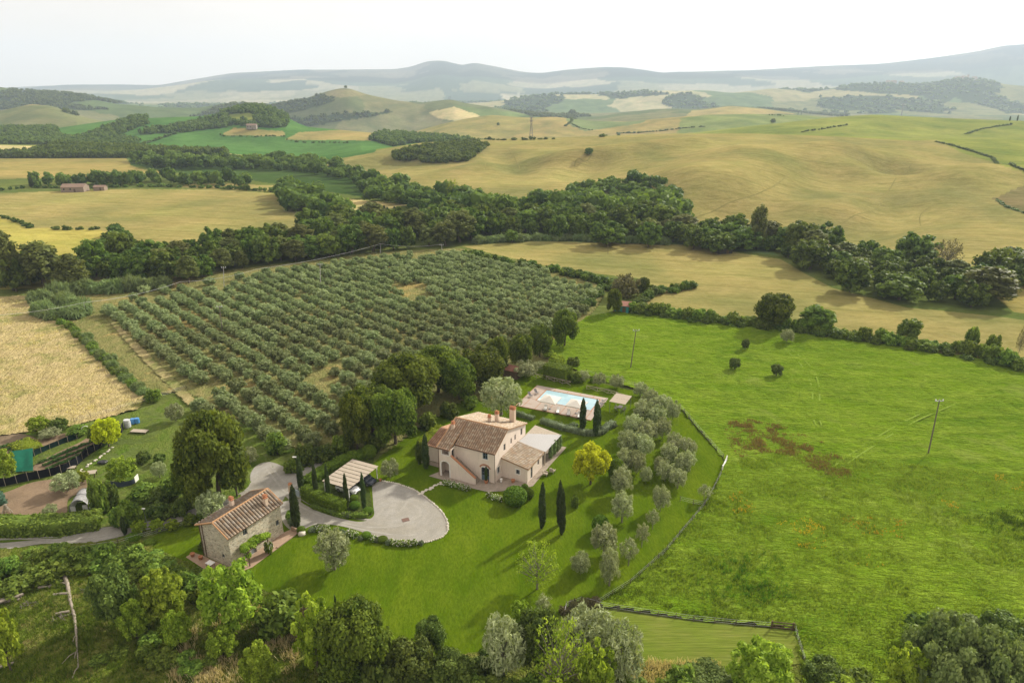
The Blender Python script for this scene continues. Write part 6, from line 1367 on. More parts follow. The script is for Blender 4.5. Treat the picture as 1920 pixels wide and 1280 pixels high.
for kind, a, b, c, d, lb in [('poplar',25,545,434,26,'tall pale poplar at the left edge above the hay field'), ('poplar',85,540,450,34,'broad poplar second from the left edge'), ('poplar',140,545,478,28,'lower bushy poplar third from the left edge'), ('poplar',1418,468,383,16,'slender dark tree standing tall over the stream belt'), ('poplar',355,532,480,20,'pale rounded tree in front of the belt above the grove'),
        ('belt',1140,460,413,36,'round dark tree standing before the wood at the golden field'), ('belt',1216,464,415,24,'single round tree right of the other before the wood'), ('beltlight',960,455,430,13,'small light tree in the reeds before the wood'), ('belt',1345,475,430,30,'dark rounded tree at the left of the stream belt'), ('belt',1300,468,425,20,'tree at the field corner left of the stream belt'), ('beltlight',1500,480,412,34,'bright leafy tree before the bare golden slope'),
        ('belt',1715,500,432,38,'tall leafy tree in the right part of the stream belt'), ('sparse',1770,510,445,26,'half bare tree right of the tall leafy tree'), ('belt',1595,548,486,36,'rounded grey green tree at the golden field edge'), ('beltlight',1685,562,515,42,'wide pale dome of a tree at the golden field edge'), ('belt',1890,512,462,34,'dark tree at the right edge under the golden hill'),
        ('sparse',848,378,335,13,'thin feathery tree sticking out of the woodland')]:
    q = P(a, b) if b > 458 else G(a, b); r = d*depth(q)/FOC; plant('landmark_tree', kind, q, r, max(3, hgt(c, (q.x, q.y, q.z))), lb, 'tree', None, kind in ('poplar', 'sparse'))
for i, (a, b, c) in enumerate([(721,403,384),(727,404,387),(740,403,386),(749,404,389)]):
    q = P(a, b); plant('cypress', 'cypress', q, 1.0, hgt(c, q), 'tiny dark cypress in the distant group by the tan field', 'cypress', 'distant cypress group', False)
q = G(1104, 292); plant('lone_tree', 'belt', q, 8.5*depth(q)/FOC, 14*depth(q)/FOC, 'lone round tree on the golden hill', 'tree', None, False)
# copse and woods on the slopes, hedge lines: far, one mass each
fars = []
cop = scatter_px([(735,297),(760,285),(840,272),(898,268),(912,277),(880,302),(845,306),(800,306),(745,302)], 320, 4.0, 50)
mass('copse', FAR, [(x, y, z-.2, RNG.uniform(2.6, 4.2), RNG.uniform(4, 6.5)) for x, y, z in cop], [LEAF['belt']], 'dark wooded copse in a hollow of the golden hill', 'copse')
wm = np.argwhere(WOODMASK[:-1, :-1]); area = ((TX[wm[:, 0], wm[:, 1]+1]-TX[wm[:, 0], wm[:, 1]])*(TY[wm[:, 0]+1, wm[:, 1]]-TY[wm[:, 0], wm[:, 1]]))
for segs, npl, rr, hh, nm, lb in [((1, 2), 1500, 3.6, 6.5, 'hill_wood', 'woods at the foot of the left green hill'), ((3, 4), 3200, 4.0, 7, 'hill_wood', 'woods on the green hill slopes at the left'), ((5, 6, 7, 8), 3200, 6.5, 9, 'far_wood', 'woods on the hills round the cone shaped summit'), ((9, 10), 2600, 12, 15, 'far_wood', 'woods on the hazy blue hills')]:
    m_ = np.isin(SEG[wm[:, 0], wm[:, 1]], segs); ar = np.abs(area)*m_; vis = np.abs(PXV[wm[:, 0], wm[:, 1]]-960) < 1060; ar = ar*vis
    if ar.sum() <= 0: continue
    pick = wm[RNG.choice(len(wm), npl, p=ar/ar.sum())]; j = RNG.uniform(0, 1, (npl, 2)); a_, b_ = pick[:, 0], pick[:, 1]
    x = TX[a_, b_]*(1-j[:, 0])+TX[a_, b_+1]*j[:, 0]; y = TY[a_, b_]*(1-j[:, 1])+TY[a_+1, b_]*j[:, 1]; x = x+(y-TY[a_, b_])*AX[b_]*0
    z = TZ[a_, b_]
    mass(nm, FAR, [(x[i], y[i], z[i]-.5, rr*RNG.uniform(.7, 1.3), hh*RNG.uniform(.7, 1.3)) for i in range(npl)], [LEAF['belt']], lb, 'woods')
def far_line(px, step, r, h, label):
    pts = [G(*q) for q in px]; it = []
    for a, b in zip(pts, pts[1:]):
        L = (b-a).length; n_ = max(1, int(L/step))
        for i in range(n_):
            t = (i+random.random())/n_; p = a.lerp(b, t); it.append((p.x+random.uniform(-1, 1)*r*.5, p.y+random.uniform(-1, 1)*r*.5, ground_z(p.x, p.y)-.3, r*random.uniform(.6, 1.3), h*random.uniform(.6, 1.3)))
    return mass('field_hedge', FAR, it, [LEAF['belt']], label, 'hedge', None)
far_line([(1752,266),(1780,272),(1820,284),(1860,296),(1900,312),(1940,330)], 1.6, 1.5, 1.8, 'dark ditch hedge between the golden and the green slope at the right')
far_line([(1500,249),(1540,243),(1590,234)], 6, 2, 2, 'thin dark hedge crossing the green ridge at the right'); far_line([(1810,252),(1840,243),(1895,234)], 4, 2, 2.4, 'dark hedge rising to the right hand ridge')
far_line([(1130,257),(1160,250),(1195,250),(1240,246),(1290,240),(1320,238)], 4, 3, 3, 'hedge line at the top of the golden hill'); far_line([(1060,238),(1072,228),(1068,221)], 5, 3, 3, 'dark gully shrubs left of the grey green field'); far_line([(1068,230),(1085,240),(1110,245)], 5, 2.5, 2.5, 'gully shrubs under the grey green field')
far_line([(860,262),(920,263),(1000,262),(1040,261)], 5, 3, 3, 'dark shrub line behind the crest near the pylon'); far_line([(0,358),(60,352),(130,353),(220,352),(300,350),(420,354),(520,360)], 4, 2.2, 2.6, 'low hedge along the top of the left golden field')
far_line([(0,406),(30,416),(62,428)], 3, 1.6, 1.8, 'short hedge in the lower left field'); far_line([(105,430),(150,431),(190,430)], 2.5, 2, 2, 'hedge leading to the dark wedge in the left field')
far_line([(410,252),(420,256),(480,257),(535,257)], 5, 2, 2.2, 'dark line under the tan terrace on the green hill'); far_line([(535,262),(600,268),(660,268)], 6, 2, 2.2, 'dark line under the lower tan terrace'); far_line([(260,272),(330,250),(400,240),(420,232)], 6, 3.5, 4, 'shrubby hollow between the bright green slopes')
far_line([(1868,374),(1885,388),(1930,402)], 2, 1.4, 1.3, 'dark rim of the brown patch at the right edge'); far_line([(1440,216),(1460,217),(1470,218)], 5, 2.5, 3, 'small hedge on the ridge by the cypresses')
for i, (a, b, c) in enumerate([(1496,216,209),(1502,216,210),(1893,227,217),(1907,227,215)]):
    q = G(a, b); plant('ridge_cypress', 'cypress', q, .9, max(5, hgt(c, q)), 'tiny dark cypress on the distant ridge', 'cypress', 'distant ridge cypresses', False)
for a, b, rr, lb in [(1073,218,7,'small dark tree clump on the ridge by the gully'), (843,187,3,'tiny trees on the summit right of the cone hill'), (648,166,3,'tiny tree on top of the cone shaped hill'), (934,236,3,'tiny dark tree on the small golden hill'), (1449,232,5,'small dark bush on the green ridge'), (430,356,5,'small tree at the corner of the far golden strip'), (462,358,7,'dark round tree on the far golden strip')]:
    q = G(a, b); r = rr*depth(q)/FOC; plant('distant_tree', 'belt', q, r, r*1.9, lb, 'tree', None, False)

# ------------------------------------------------------------------ poles, wires, fences
POLE = plain('pole_wood', (.15, .125, .10), .9, .1, .25, 3); CONC = plain('pole_concrete', (.42, .41, .39), .85, .15, .1, 3); WIRE = plain('wire_metal', (.55, .55, .55), .5, .4, .05)
INSUL = plain('porcelain', (.75, .76, .76), .3, .5, .05)
def utility_pole(bx_, by_, tx, ty, label, m=POLE, arms=True, rad=.11, brace=False):
    p = P(bx_, by_); h = hgt(ty, p); q = at_y(tx, ty, p.y); h = q[2]
    t = thing('utility_pole', label, 'utility pole', p)
    dx = max(-.8, min(.8, q[0]-p.x))
    bm = bmesh.new(); tube(bm, [(0, 0, -.3), (dx*.5, 0, h*.5), (dx, 0, h)], [rad*1.2, rad, rad*.75], 8); obj('pole', bm, m, t)
    if arms:
        obj('crossarm', bx(dx-.75, dx+.75, -.05, .05, h-.42, h-.32), METAL, t)
        for x in (-.65, 0, .65):
            bm = bmesh.new(); lathe(bm, [(.03, h-.318), (.10, h-.25), (.06, h-.18), (.10, h-.12), (.04, h-.02)], 8, (dx+x, 0)); obj('insulator', bm, INSUL, t)
    if brace: bm = bmesh.new(); tube(bm, [(1.7, .3, 0), (dx, 0, h-.6)], [.09, .07], 6); obj('brace', bm, m, t)
    return Vector((p.x+dx, p.y, h))
T1 = utility_pole(1740, 852, 1762, 748, 'tall wooden pole standing alone in the right of the meadow')
T2 = utility_pole(1182, 691, 1193, 617, 'leaning wooden pole in the meadow above the pool')
T3 = utility_pole(418, 627, 411, 573, 'wooden pole in the middle of the olive grove', POLE)
T4 = utility_pole(601, 541, 600, 494, 'pale concrete pole with white insulators in the far olive grove', CONC)
T5 = utility_pole(420, 538, 421, 500, 'thin pole before the woodland at the far grove edge', CONC, True, .09)
T6 = utility_pole(829, 480, 828, 458, 'pale double armed pole at the far corner of the grove', CONC)
WP = [utility_pole(160, 594, 157, 567, 'slim wire pole by the reeds at the near end of the overhead line', CONC, False, .07), utility_pole(346, 546, 338, 528, 'braced leaning wire pole second along the overhead line', POLE, False, .08), utility_pole(490, 523, 483, 504, 'leaning wire pole third along the overhead line', POLE, False, .08), utility_pole(713, 476, 714, 457, 'wire pole at the woodland end of the overhead line', CONC, False, .07)]
utility_pole(1140, 476, 1140, 456, 'faint thin pole in the golden field before the wood', POLE, False, .07)
def wire(a, b, sag, label, r=.03):
    bm = bmesh.new(); pts = [a.lerp(b, t)-Vector((0, 0, sag*4*t*(1-t))) for t in np.linspace(0, 1, 14)]
    tube(bm, pts, r, 4); return tag(obj('overhead_wire', bm, WIRE), label, 'wire')
w0 = P(-60, 640)+Vector((0, 0, 7))
for a, b, lb in zip([w0]+WP, WP+[T6], ['overhead wire crossing the hay field to the first slim pole', 'overhead wire between the first slim pole and the braced pole', 'overhead wire between the two leaning poles over the grove edge', 'overhead wire rising before the woodland to its end pole', 'overhead wire from the woodland end pole to the double armed pole']): wire(a, b, 1.0, lb)
def wire_fence(px, label, h=1.1, step=2.6, rails=(.35, .65, .95), pm=POLE, lean=.06, r=.055, group=None):
    pts = [P(*q) for q in px]; o = pts[0]
    t = thing('wire_fence', label, 'fence', o, 0, group); posts = []
    for a, b in zip(pts, pts[1:]):
        n_ = max(1, int(round((b-a).length/step)))
        for i in range(n_): posts.append(a.lerp(b, i/n_))
    posts.append(pts[-1]); base_ = None
    for p in posts:
        bm = bmesh.new(); k = random.uniform(.85, 1.15); tube(bm, [(0, 0, -.1), (random.uniform(-lean, lean), random.uniform(-lean, lean), h*k)], [r, r*.8], 6)
        c = obj('post', bm, pm, t); c.location = p-o
    bm = bmesh.new()
    for z in rails:
        for a, b in zip(posts, posts[1:]): tube(bm, [a-o+Vector((0, 0, z)), b-o+Vector((0, 0, z))], .011, 3)
    obj('wires', bm, WIRE, t); return t
wire_fence([(1275,765),(1300,795),(1332,832),(1356,860)], 'wire fence on posts beside the meadow, above the white gate')
wire_fence([(1352,890),(1340,915),(1322,948)], 'short wire fence on posts just below the white gate')
wire_fence([(1322,948),(1285,993),(1250,1035),(1216,1066),(1182,1096),(1148,1117),(1118,1136)], 'long wire fence on posts sloping down the lawn side of the meadow')
wire_fence([(1118,1138),(1200,1151),(1300,1165),(1380,1173),(1446,1178)], 'low wire fence along the top of the mown strip', .9)
wire_fence([(1490,1183),(1497,1208),(1508,1243)], 'short fence at the right end of the mown strip', 1.1, 1.4)
wire_fence([(1058,1158),(1062,1140),(1090,1130),(1116,1136)], 'dark weathered paling at the lawn corner by the mown strip', 1.2, 1.3)
wire_fence([(145,1035),(222,1023),(300,1000),(345,985)], 'thin dark post fence along the lane above the cottage lawn', 1.2, 3.2)
wire_fence([(140,792),(200,776),(280,752),(350,730)], 'faint post fence at the foot of the hay field', 1.0, 3)
wire_fence([(1100,700),(1150,715),(1190,724),(1225,736)], 'wire fence between meadow and olives behind the pool canopy')
wire_fence([(1275,940),(1300,946),(1320,950)], 'short fence by the path to the meadow', 1.0, 2)
def gate_rail(a, b, label, m, h=1.15):
    p = P(*a); q = P(*b); L = (q-p).length; t = thing('field_gate', label, 'gate', p, math.atan2(q.y-p.y, q.x-p.x))
    for x in (0, L): obj('post', bx(x-.09, x+.09, -.09, .09, 0, h+.15), m, t)
    for z in (.35, .75, h): obj('rail', bx(.1, L-.1, -.03, .03, z-.05, z+.05), m, t)
    bm = bmesh.new(); tube(bm, [(.1, .045, .35), (L-.1, .045, h)], .035, 4); obj('brace', bm, m, t)
gate_rail((1354,884), (1362,866), 'white wooden gate in the meadow fence', WHITE); gate_rail((1446,1179), (1486,1183), 'weathered wooden rail gate at the corner of the mown strip', WOODD)
def cross_fence(px, label, step=1.9):
    pts = [P(*q) for q in px]; t = thing('rustic_fence', label, 'fence', pts[0]); o = pts[0]
    for a, b in zip(pts, pts[1:]):
        n_ = max(1, int((b-a).length/step))
        for i in range(n_):
            u, v_ = a.lerp(b, i/n_)-o, a.lerp(b, (i+1)/n_)-o; Zv = Vector((0, 0, 1))
            bm = bmesh.new(); tube(bm, [u, u+Zv*1.05], .06, 6); obj('post', bm, WOODG, t)
            bm = bmesh.new(); tube(bm, [u+Zv*.1, v_+Zv*.95], .045, 5); tube(bm, [u+Zv*.95, v_+Zv*.1], .045, 5); tube(bm, [u+Zv*1.0, v_+Zv*1.0], .05, 5); obj('cross_poles', bm, WOODG, t)
cross_fence([(1024,712),(1070,723)], 'rustic crossed pole fence below the tall block hedge'); cross_fence([(990,706),(1022,711)], 'rustic crossed pole fence left of the block hedge'); cross_fence([(1100,730),(1140,738),(1172,748)], 'rustic crossed pole fence among the olives behind the pool')
# entrance gate
p = P(546, 926); q = P(556, 930); t = thing('entrance_gate', 'grey blue metal gate with brick pillar at the drive', 'gate', p, math.atan2(q.y-p.y, q.x-p.x))
obj('panel', bx(.3, 2.0, -.03, .03, .1, 1.25), plain('gate_paint', (.28, .34, .39), .5, .3, .06), t); pi_ = obj('pillar', bx(-.25, .25, -.25, .25, 0, 1.9), PLASTER2, t)
bm = bmesh.new(); lathe(bm, [(.44, 1.9), (.40, 1.98), (.05, 2.25)], 4); obj('pillar_cap', bm, BRICKR, pi_); obj('post', bx(2.03, 2.16, -.07, .07, 0, 1.7), METAL, t)
bm = bmesh.new(); [tube(bm, [(.35+i*.2, 0, 1.25), (.35+i*.2, 0, 1.7)], .015, 4) for i in range(9)]; tube(bm, [(.3, 0, 1.7), (2.0, 0, 1.7)], .02, 4); obj('bars', bm, METAL, t)
def lamp(bx_, by_, top, label):
    p = P(bx_, by_); h = hgt(top, p); t = thing('lamp_post', label, 'lamp post', p); bm = bmesh.new(); tube(bm, [(0, 0, 0), (-.1, 0, h)], .05, 6); obj('post', bm, METAL, t)
    obj('lamp_head', bx(-.75, .15, -.13, .13, h, h+.12), WHITE, t)
lamp(275, 978, 954, 'pale lane lamp with flat head above the lane bushes'); lamp(561, 892, 857, 'pale lamp post behind the tallest carport cypress')

# ------------------------------------------------------------------ vegetable garden on the left
NET = plain('black_net', (.018, .022, .030), .8, .1, .4, 1.5); NETG = plain('green_net', (.02, .20, .125), .7, .15, .35, 1.2)
def net_fence(px, h, label, m=NET, step=1.6):
    pts = [Vector(v_) for v_ in smooth([P(*q) for q in px], 3, False)]; o = pts[0]; t = thing('net_fence', label, 'fence', o)
    bm = bmesh.new(); prev = None; tops = []
    for i, p in enumerate(pts):
        hh = h+random.uniform(-.1, .08); a, b = bm.verts.new(p-o+Vector((random.uniform(-.04, .04), random.uniform(-.05, .05), .02))), bm.verts.new(p-o+Vector((random.uniform(-.06, .06), random.uniform(-.08, .08), hh)))
        if prev: bm.faces.new((prev[0], a, b, prev[1]))
        prev = (a, b)
    bmesh.ops.solidify(bm, geom=bm.faces[:], thickness=.02); obj('netting', bm, m, t)
    acc = 0
    for a, b in zip(pts, pts[1:]):
        L = (b-a).length
        while acc < L:
            p = a.lerp(b, acc/L)-o; bm = bmesh.new(); tube(bm, [p+Vector((0, -.06, 0)), p+Vector((random.uniform(-.06, .06), -.06, h+.22))], .035, 5); obj('stake', bm, WOODG, t); acc += step
        acc -= L
net_fence([(-30,916),(5,912),(40,904),(80,896),(118,886),(144,873),(160,858),(185,842),(208,828),(226,816),(232,803)], 1.55, 'long black net fence with stakes round the vegetable garden')
net_fence([(62,856),(90,843),(120,831),(150,820),(162,812)], 1.1, 'lower dark green net fence behind the vegetable rows', plain('dark_green_net', (.016, .045, .042), .8, .1, .5, 1.2))
g = [P(25, 887), P(63, 884)]; gb = [P(27, 862), P(66, 856)]; o_ = g[0]
t = thing('shade_net', 'bright green shade net stretched over a frame at the garden', 'shade net', o_)
bm = bmesh.new(); N = 10; gr = {}
for i in range(N+1):
    for j in range(N+1):
        u, v_ = i/N, j/N; p = g[0].lerp(g[1], u).lerp(gb[0].lerp(gb[1], u), v_)-o_; gr[i, j] = bm.verts.new((p.x, p.y, .25+1.55*v_**.8+.12*math.sin(u*9)*math.sin(v_*3)))
for i in range(N):
    for j in range(N): bm.faces.new((gr[i, j], gr[i+1, j], gr[i+1, j+1], gr[i, j+1]))
bmesh.ops.solidify(bm, geom=bm.faces[:], thickness=.02); obj('net', bm, NETG, t, True)
for u in (0, .5, 1):
    for v_ in (0, 1): p = g[0].lerp(g[1], u).lerp(gb[0].lerp(gb[1], u), v_)-o_; bm = bmesh.new(); tube(bm, [(p.x, p.y-.05, 0), (p.x, p.y-.05, .3+1.6*v_)], .035, 5); obj('stake', bm, WOODG, t)
# polytunnel
p = P(146, 962); t = thing('polytunnel', 'small arched tunnel of dirty white plastic on the brown plot', 'polytunnel', p+Vector((0, 1.6, .1)), .25)
def plastic():
    m, n, l = new_mat('dirty_plastic'); v = coords(n, l, 'obj'); f = ramp(n, l, noise(n, l, v, 2.4, 5, .75), .40, .70)
    return finish(m, n, l, mixc(n, l, f, (.62, .62, .62), (.36, .36, .345)), .4, .4, f, .4, .05)
bm = bmesh.new(); ring = []
for k in range(9):
    y = -1.7+k*.425; ring.append([bm.verts.new((1.45*math.cos(a)*(1+.02*random.uniform(-1, 1)), y, max(0, 2.35*math.sin(a)**.85*(1+.02*random.uniform(-1, 1))))) for a in np.linspace(0, math.pi, 13)])
for a, b in zip(ring, ring[1:]):
    for i in range(12): bm.faces.new((a[i], a[i+1], b[i+1], b[i]))
bm.faces.new(ring[-1]); bmesh.ops.solidify(bm, geom=bm.faces[:], thickness=.02); obj('cover', bm, plastic(), t, True)
for k in (0, 4, 8):
    bm = bmesh.new(); y = -1.72+k*.43; tube(bm, [(1.49*math.cos(a), y, 2.40*math.sin(a)**.85 if math.sin(a) > 0 else 0) for a in np.linspace(0, math.pi, 13)], .035, 5); obj('hoop', bm, METAL, t)
bm = bx(-1.2, -.5, -1.69, -1.66, .02, 1.3); box(bm, .5, 1.2, -1.69, -1.66, .02, 1.3); obj('door_flap', bm, plastic(), t)
# tanks, boards, odds and ends
BLUE = plain('blue_plastic', (.07, .24, .52), .4, .4, .1)
def barrel(bx_, by_, r, h, m, label):
    o = P(bx_, by_); bm = bmesh.new(); lathe(bm, [(r*.9, 0), (r, h*.08), (r*1.02, h*.33), (r, h*.36), (r*1.02, h*.64), (r, h*.68), (r*.96, h*.96), (r*.8, h), (r*.72, h*.97)], 16); b = obj('barrel', bm, m); b.location = o+Vector((0, 0, .03)); tag(b, label, 'barrel')
barrel(240, 801, .62, 1.7, plain('grey_white_plastic', (.50, .52, .54), .5, .3, .08), 'tall greyish white barrel beside the blue ones'); barrel(250, 794, .45, 1.1, BLUE, 'blue barrel next to the greyish white one'); barrel(258, 793, .45, 1.1, BLUE, 'blue barrel farthest from the greyish white one')
def platform(bx_, by_, w_, d_, h, rz, label, nm='wooden_platform', cat='platform', m=WOODG):
    t = thing(nm, label, cat, P(bx_, by_), rz)
    bm = bmesh.new(); n_ = 6
    for i in range(n_): box(bm, -w_/2, w_/2, -d_/2+i*d_/n_+.01, -d_/2+(i+1)*d_/n_-.01, h, h+.06)
    obj('boards', bm, m, t); [obj('leg', bx(a*w_*.45-.06, a*w_*.45+.06, b*d_*.42-.06, b*d_*.42+.06, 0, h-.002), WOODD, t) for a in (-1, 1) for b in (-1, 1)]
platform(262, 811, 3.2, 1.2, .4, -.1, 'low plank footbridge near the barrels'); platform(166, 893, 2.6, 1.3, .75, .25, 'plank topped dark box below the net fence corner'); platform(133, 880, 1.6, .9, .45, .2, 'small board bench behind the net fence corner')
p = P(232, 905); t = thing('screen_fence', 'low curved blue grey screen round the leafy fruit tree', 'screen', p)
bm = bmesh.new(); ar = [(2.0*math.cos(a), 1.3*math.sin(a)) for a in np.linspace(math.pi*1.05, math.pi*1.98, 14)]; vs_ = [(bm.verts.new((x, y, 0)), bm.verts.new((x, y, .95))) for x, y in ar]
for a, b in zip(vs_, vs_[1:]): bm.faces.new((a[0], b[0], b[1], a[1]))
bmesh.ops.solidify(bm, geom=bm.faces[:], thickness=.03); obj('screen', bm, plain('blue_grey_screen', (.085, .11, .155), .7, .2, .2), t); obj('end_board', bx(1.95, 2.03, -.05, 1.1, 0, 1.1), WHITE, t)
bm = bmesh.new()
for i in range(6): bmesh.ops.create_icosphere(bm, subdivisions=2, radius=.5, matrix=Matrix.Translation((random.uniform(-.9, .9), random.uniform(-.3, .3), .25))@Matrix.Diagonal((1.1, .7, .6, 1)))
o = obj('tarpaulin', bm, plain('black_plastic_sheet', (.03, .032, .036), .35, .5, .3, 5), None, True); o.location = P(197, 868, .05); tag(o, 'crumpled black plastic sheet on the garden lawn', 'tarpaulin')
bm = bmesh.new(); tube(bm, [(1.0*math.cos(a), 0, 1.9*math.sin(a)) for a in np.linspace(0, math.pi, 14)], .05, 6); o = obj('hoop', bm, WHITE); o.location = P(163, 815); o.rotation_euler = (0, 0, .4); tag(o, 'white metal hoop left of the yellow flowering shrub', 'hoop')
bm = bmesh.new()
for i in range(14):
    a = random.uniform(0, 6.28); tube(bm, [(math.cos(a)*.9, math.sin(a)*.5, 0), (random.uniform(-.2, .2), random.uniform(-.2, .2), 1.6)], .05, 4)
o = obj('stick_heap', bm, WOODG); o.location = P(14, 962); tag(o, 'leaning heap of pale sticks at the left end of the brown plot', 'heap')
hedge('fallen_net_hedge', PXL((-30,955), (8,940)), 2.4, 1.8, leafy('net_covered_leaves', (.05, .12, .075), (.10, .18, .12), .1), 'blue green netted plants cut by the left edge', cat='plants', size=.2, dens=30, rough=.25)
for q in along([(150,884),(165,873),(180,862),(200,848),(215,838)], .7, .3): tag(copy_to(protoK, q+Vector((0, 0, .08)), random.uniform(0, 6), (1.6, 1.2, 1.2)), 'pale stone lining the outer foot of the black net fence', 'stone', 'stones at the net fence foot')

# ------------------------------------------------------------------ sheds and far buildings
def shed(name, label, loc, rz, w_, d_, h, rise, wm, rm, door=True, win=0, cat='shed', two=True):
    t = thing(name, label, cat, loc, rz); bm = bmesh.new(); w2, d2 = w_/2, d_/2
    ops = [(w_*.55, w_*.55+min(1.2, w_*.25), .02, min(2.1, h*.85))] if door else []
    for k in range(win): ops.append((w_*(.1+.28*k), w_*(.1+.28*k)+min(1, w_*.12), h*.45, h*.78))
    wall(bm, (-w2, -d2), (1, 0), w_, h, ops, .15); wall(bm, (w2, -d2), (0, 1), d_, h, [], .15); wall(bm, (w2, d2), (-1, 0), w_, h, [], .15); wall(bm, (-w2, d2), (0, -1), d_, h, [], .15)
    if two:
        for x in (-w2, w2): bm.faces.new([bm.verts.new((x, y, z)) for y, z in ((-d2, h), (d2, h), (0, h+rise))])
    obj('wall', bm, wm, t)
    if two:
        for s in (-1, 1):
            bm = bmesh.new(); prism(bm, [(s*(d2+.25), h-.25*rise/d2), (s*(d2+.25), h-.25*rise/d2+.1), (0, h+rise+.1), (0, h+rise)], 'x', -w2-.25, w2+.25); obj('roof', bm, rm, t)
    else:
        bm = bmesh.new(); prism(bm, [(-d2-.25, h+.01), (-d2-.25, h+.1), (d2+.25, h+rise+.1), (d2+.25, h+rise+.01)], 'x', -w2-.2, w2+.2); obj('roof', bm, rm, t)
    if door: bm = bmesh.new(); obox(bm, (-w2, -d2), (1, 0), ops[0][0]+.01, ops[0][1]-.01, .08, .12, .02, ops[0][3]-.01); obj('door', bm, WOODD, t)
    for q in ops[1:] if door else ops: bm = bmesh.new(); obox(bm, (-w2, -d2), (1, 0), q[0]+.01, q[1]-.01, .08, .11, q[2]+.01, q[3]-.01); obj('window', bm, GLASS, t)
    return t
TEAL = plain('teal_paint', (.035, .20, .19), .7, .2, .25, 2); RUST = plain('rusty_red_sheet', (.24, .11, .08), .8, .2, .3, 1.5)
shed('garden_shed', 'small teal shed with rusty red sheet roof at the top of the meadow', P(1167, 584), -.35, 4.2, 3.2, 2.2, .5, TEAL, RUST, True, 1, 'shed', False)
shed('garden_shed', 'dark shed with red roof half hidden by olives behind the pool', P(962, 706), -.5, 3.4, 3.0, 2.1, .7, WOODD, RUST)
DARKS = plain('dark_sheet', (.05, .05, .05), .7, .2, .2)
shed('field_shed', 'low dark field shed at the foot of the stream belt', P(1356, 474), .2, 6, 4, 2.4, .5, DARKS, plain('pale_sheet_roof', (.38, .38, .36), .6, .3, .1), True, 0, 'shed', False)
shed('field_shed', 'small grey shed among the trees at the right belt end', P(1828, 531), -.2, 7, 5, 2.6, .8, plain('grey_render', (.34, .30, .27), .9, .1, .1), plain('grey_sheet_roof', (.33, .30, .29), .7, .2, .1))
FW = plaster('far_pink_plaster', (.26, .205, .16)); FT = plain('far_tiles', (.235, .165, .125), .9, .1, .2, .8)
q = G(142, 359); t = shed('farm_building', 'distant pink farmhouse among cypresses at the left', q, .15, 14, 9, 3.2, 1.8, FW, FT, True, 2, 'house'); q = G(189, 357); shed('farm_building', 'small brick outbuilding right of the distant pink farmhouse', q, .1, 7, 5, 2.4, 1.0, FW, FT, True, 0, 'outbuilding')
for i, (a, b, c) in enumerate([(126,356,338),(133,358,336),(121,357,339),(184,354,338),(60,352,330)]):
    q = G(a, b); plant('cypress', 'cypress', q, 1.3, hgt(c, q), 'dark cypress standing around the distant pink farmhouse', 'cypress', 'cypresses at the pink farmhouse', False)
q = G(473, 243); shed('hill_farmhouse', 'pale stone farmhouse on the wooded green hill', q, .1, 14, 9, 5.5, 2.2, plaster('far_stone', (.28, .24, .20)), FT, True, 2, 'house')
# village on the hazy hill
VW = plaster('village_wall', (.46, .38, .31))
for i, (a, b, w_, h, lb) in enumerate([(1795,152,34,9,'pale village house left of the hilltop tower'), (1806,151,26,12,'taller village house beside the hilltop tower'), (1826,151,30,8,'village house right of the hilltop tower'), (1675,158,30,9,'pale house in the lower hill hamlet, largest'), (1690,159,22,8,'small house at the right of the hill hamlet'), (1664,159,20,8,'small house at the left of the hill hamlet')]):
    q = Vector(at_y(a, b, 4480)); q.z = ground_z(q.x, q.y)+1; shed('village_house', lb, q, .2, w_, 16, h+5, 5, VW, FT, False, 2, 'house')
q = Vector(at_y(1814, 150, 4480)); q.z = ground_z(q.x, q.y)
t = thing('village_tower', 'slim stone tower of the hilltop village', 'tower', q); obj('shaft', bx(-4.5, 4.5, -4.5, 4.5, 0, 26), VW, t); bm = bmesh.new()
for a in (-1, 1):
    for b in (-1, 1): box(bm, a*3.4-1.1, a*3.4+1.1, b*3.4-1.1, b*3.4+1.1, 26, 29)
obj('battlements', bm, VW, t)
# pylons
def pylon(px, py, top, label, wd, arms):
    q = G(px, py); h = hgt(top, q); t = thing('pylon', label, 'pylon', q); m = plain('pylon_steel', (.20, .18, .165), .7, .3, .1); w2 = wd/2
    bm = bmesh.new(); th = max(.14, h*.012)
    for a in (-1, 1):
        for b in (-1, 1): tube(bm, [(a*w2, b*w2, 0), (a*w2*.38, b*w2*.38, h*.6), (a*w2*.3, b*w2*.3, h)], th, 4)
    for k in range(7):
        z0, z1 = h*k/7, h*(k+1)/7; f = lambda z: w2*(1-.62*min(1, z/(h*.6))) if z < h*.6 else w2*(.38-.08*(z-h*.6)/(h*.4))
        for b in (-1, 1): tube(bm, [(-f(z0), b*f(z0), z0), (f(z1), b*f(z1), z1)], th*.6, 4); tube(bm, [(f(z0), b*f(z0), z0), (-f(z1), b*f(z1), z1)], th*.6, 4)
    obj('lattice', bm, m, t)
    for z, L in arms: bm = bmesh.new(); tube(bm, [(-L, 0, h*z), (L, 0, h*z)], th, 4); tube(bm, [(-L, 0, h*z), (0, 0, h*(z+.07))], th*.6, 4); tube(bm, [(L, 0, h*z), (0, 0, h*(z+.07))], th*.6, 4); obj('crossarm', bm, m, t)
    return q, h, t
pylon(996, 259, 219, 'brown lattice pylon on the golden slope in the distance', 7, [(.97, 4.5), (.80, 3.2)])
q, h, t = pylon(1690, 217, 194, 'distant pylon with three white insulator loops on the green ridge', 4, [(.93, 9)])
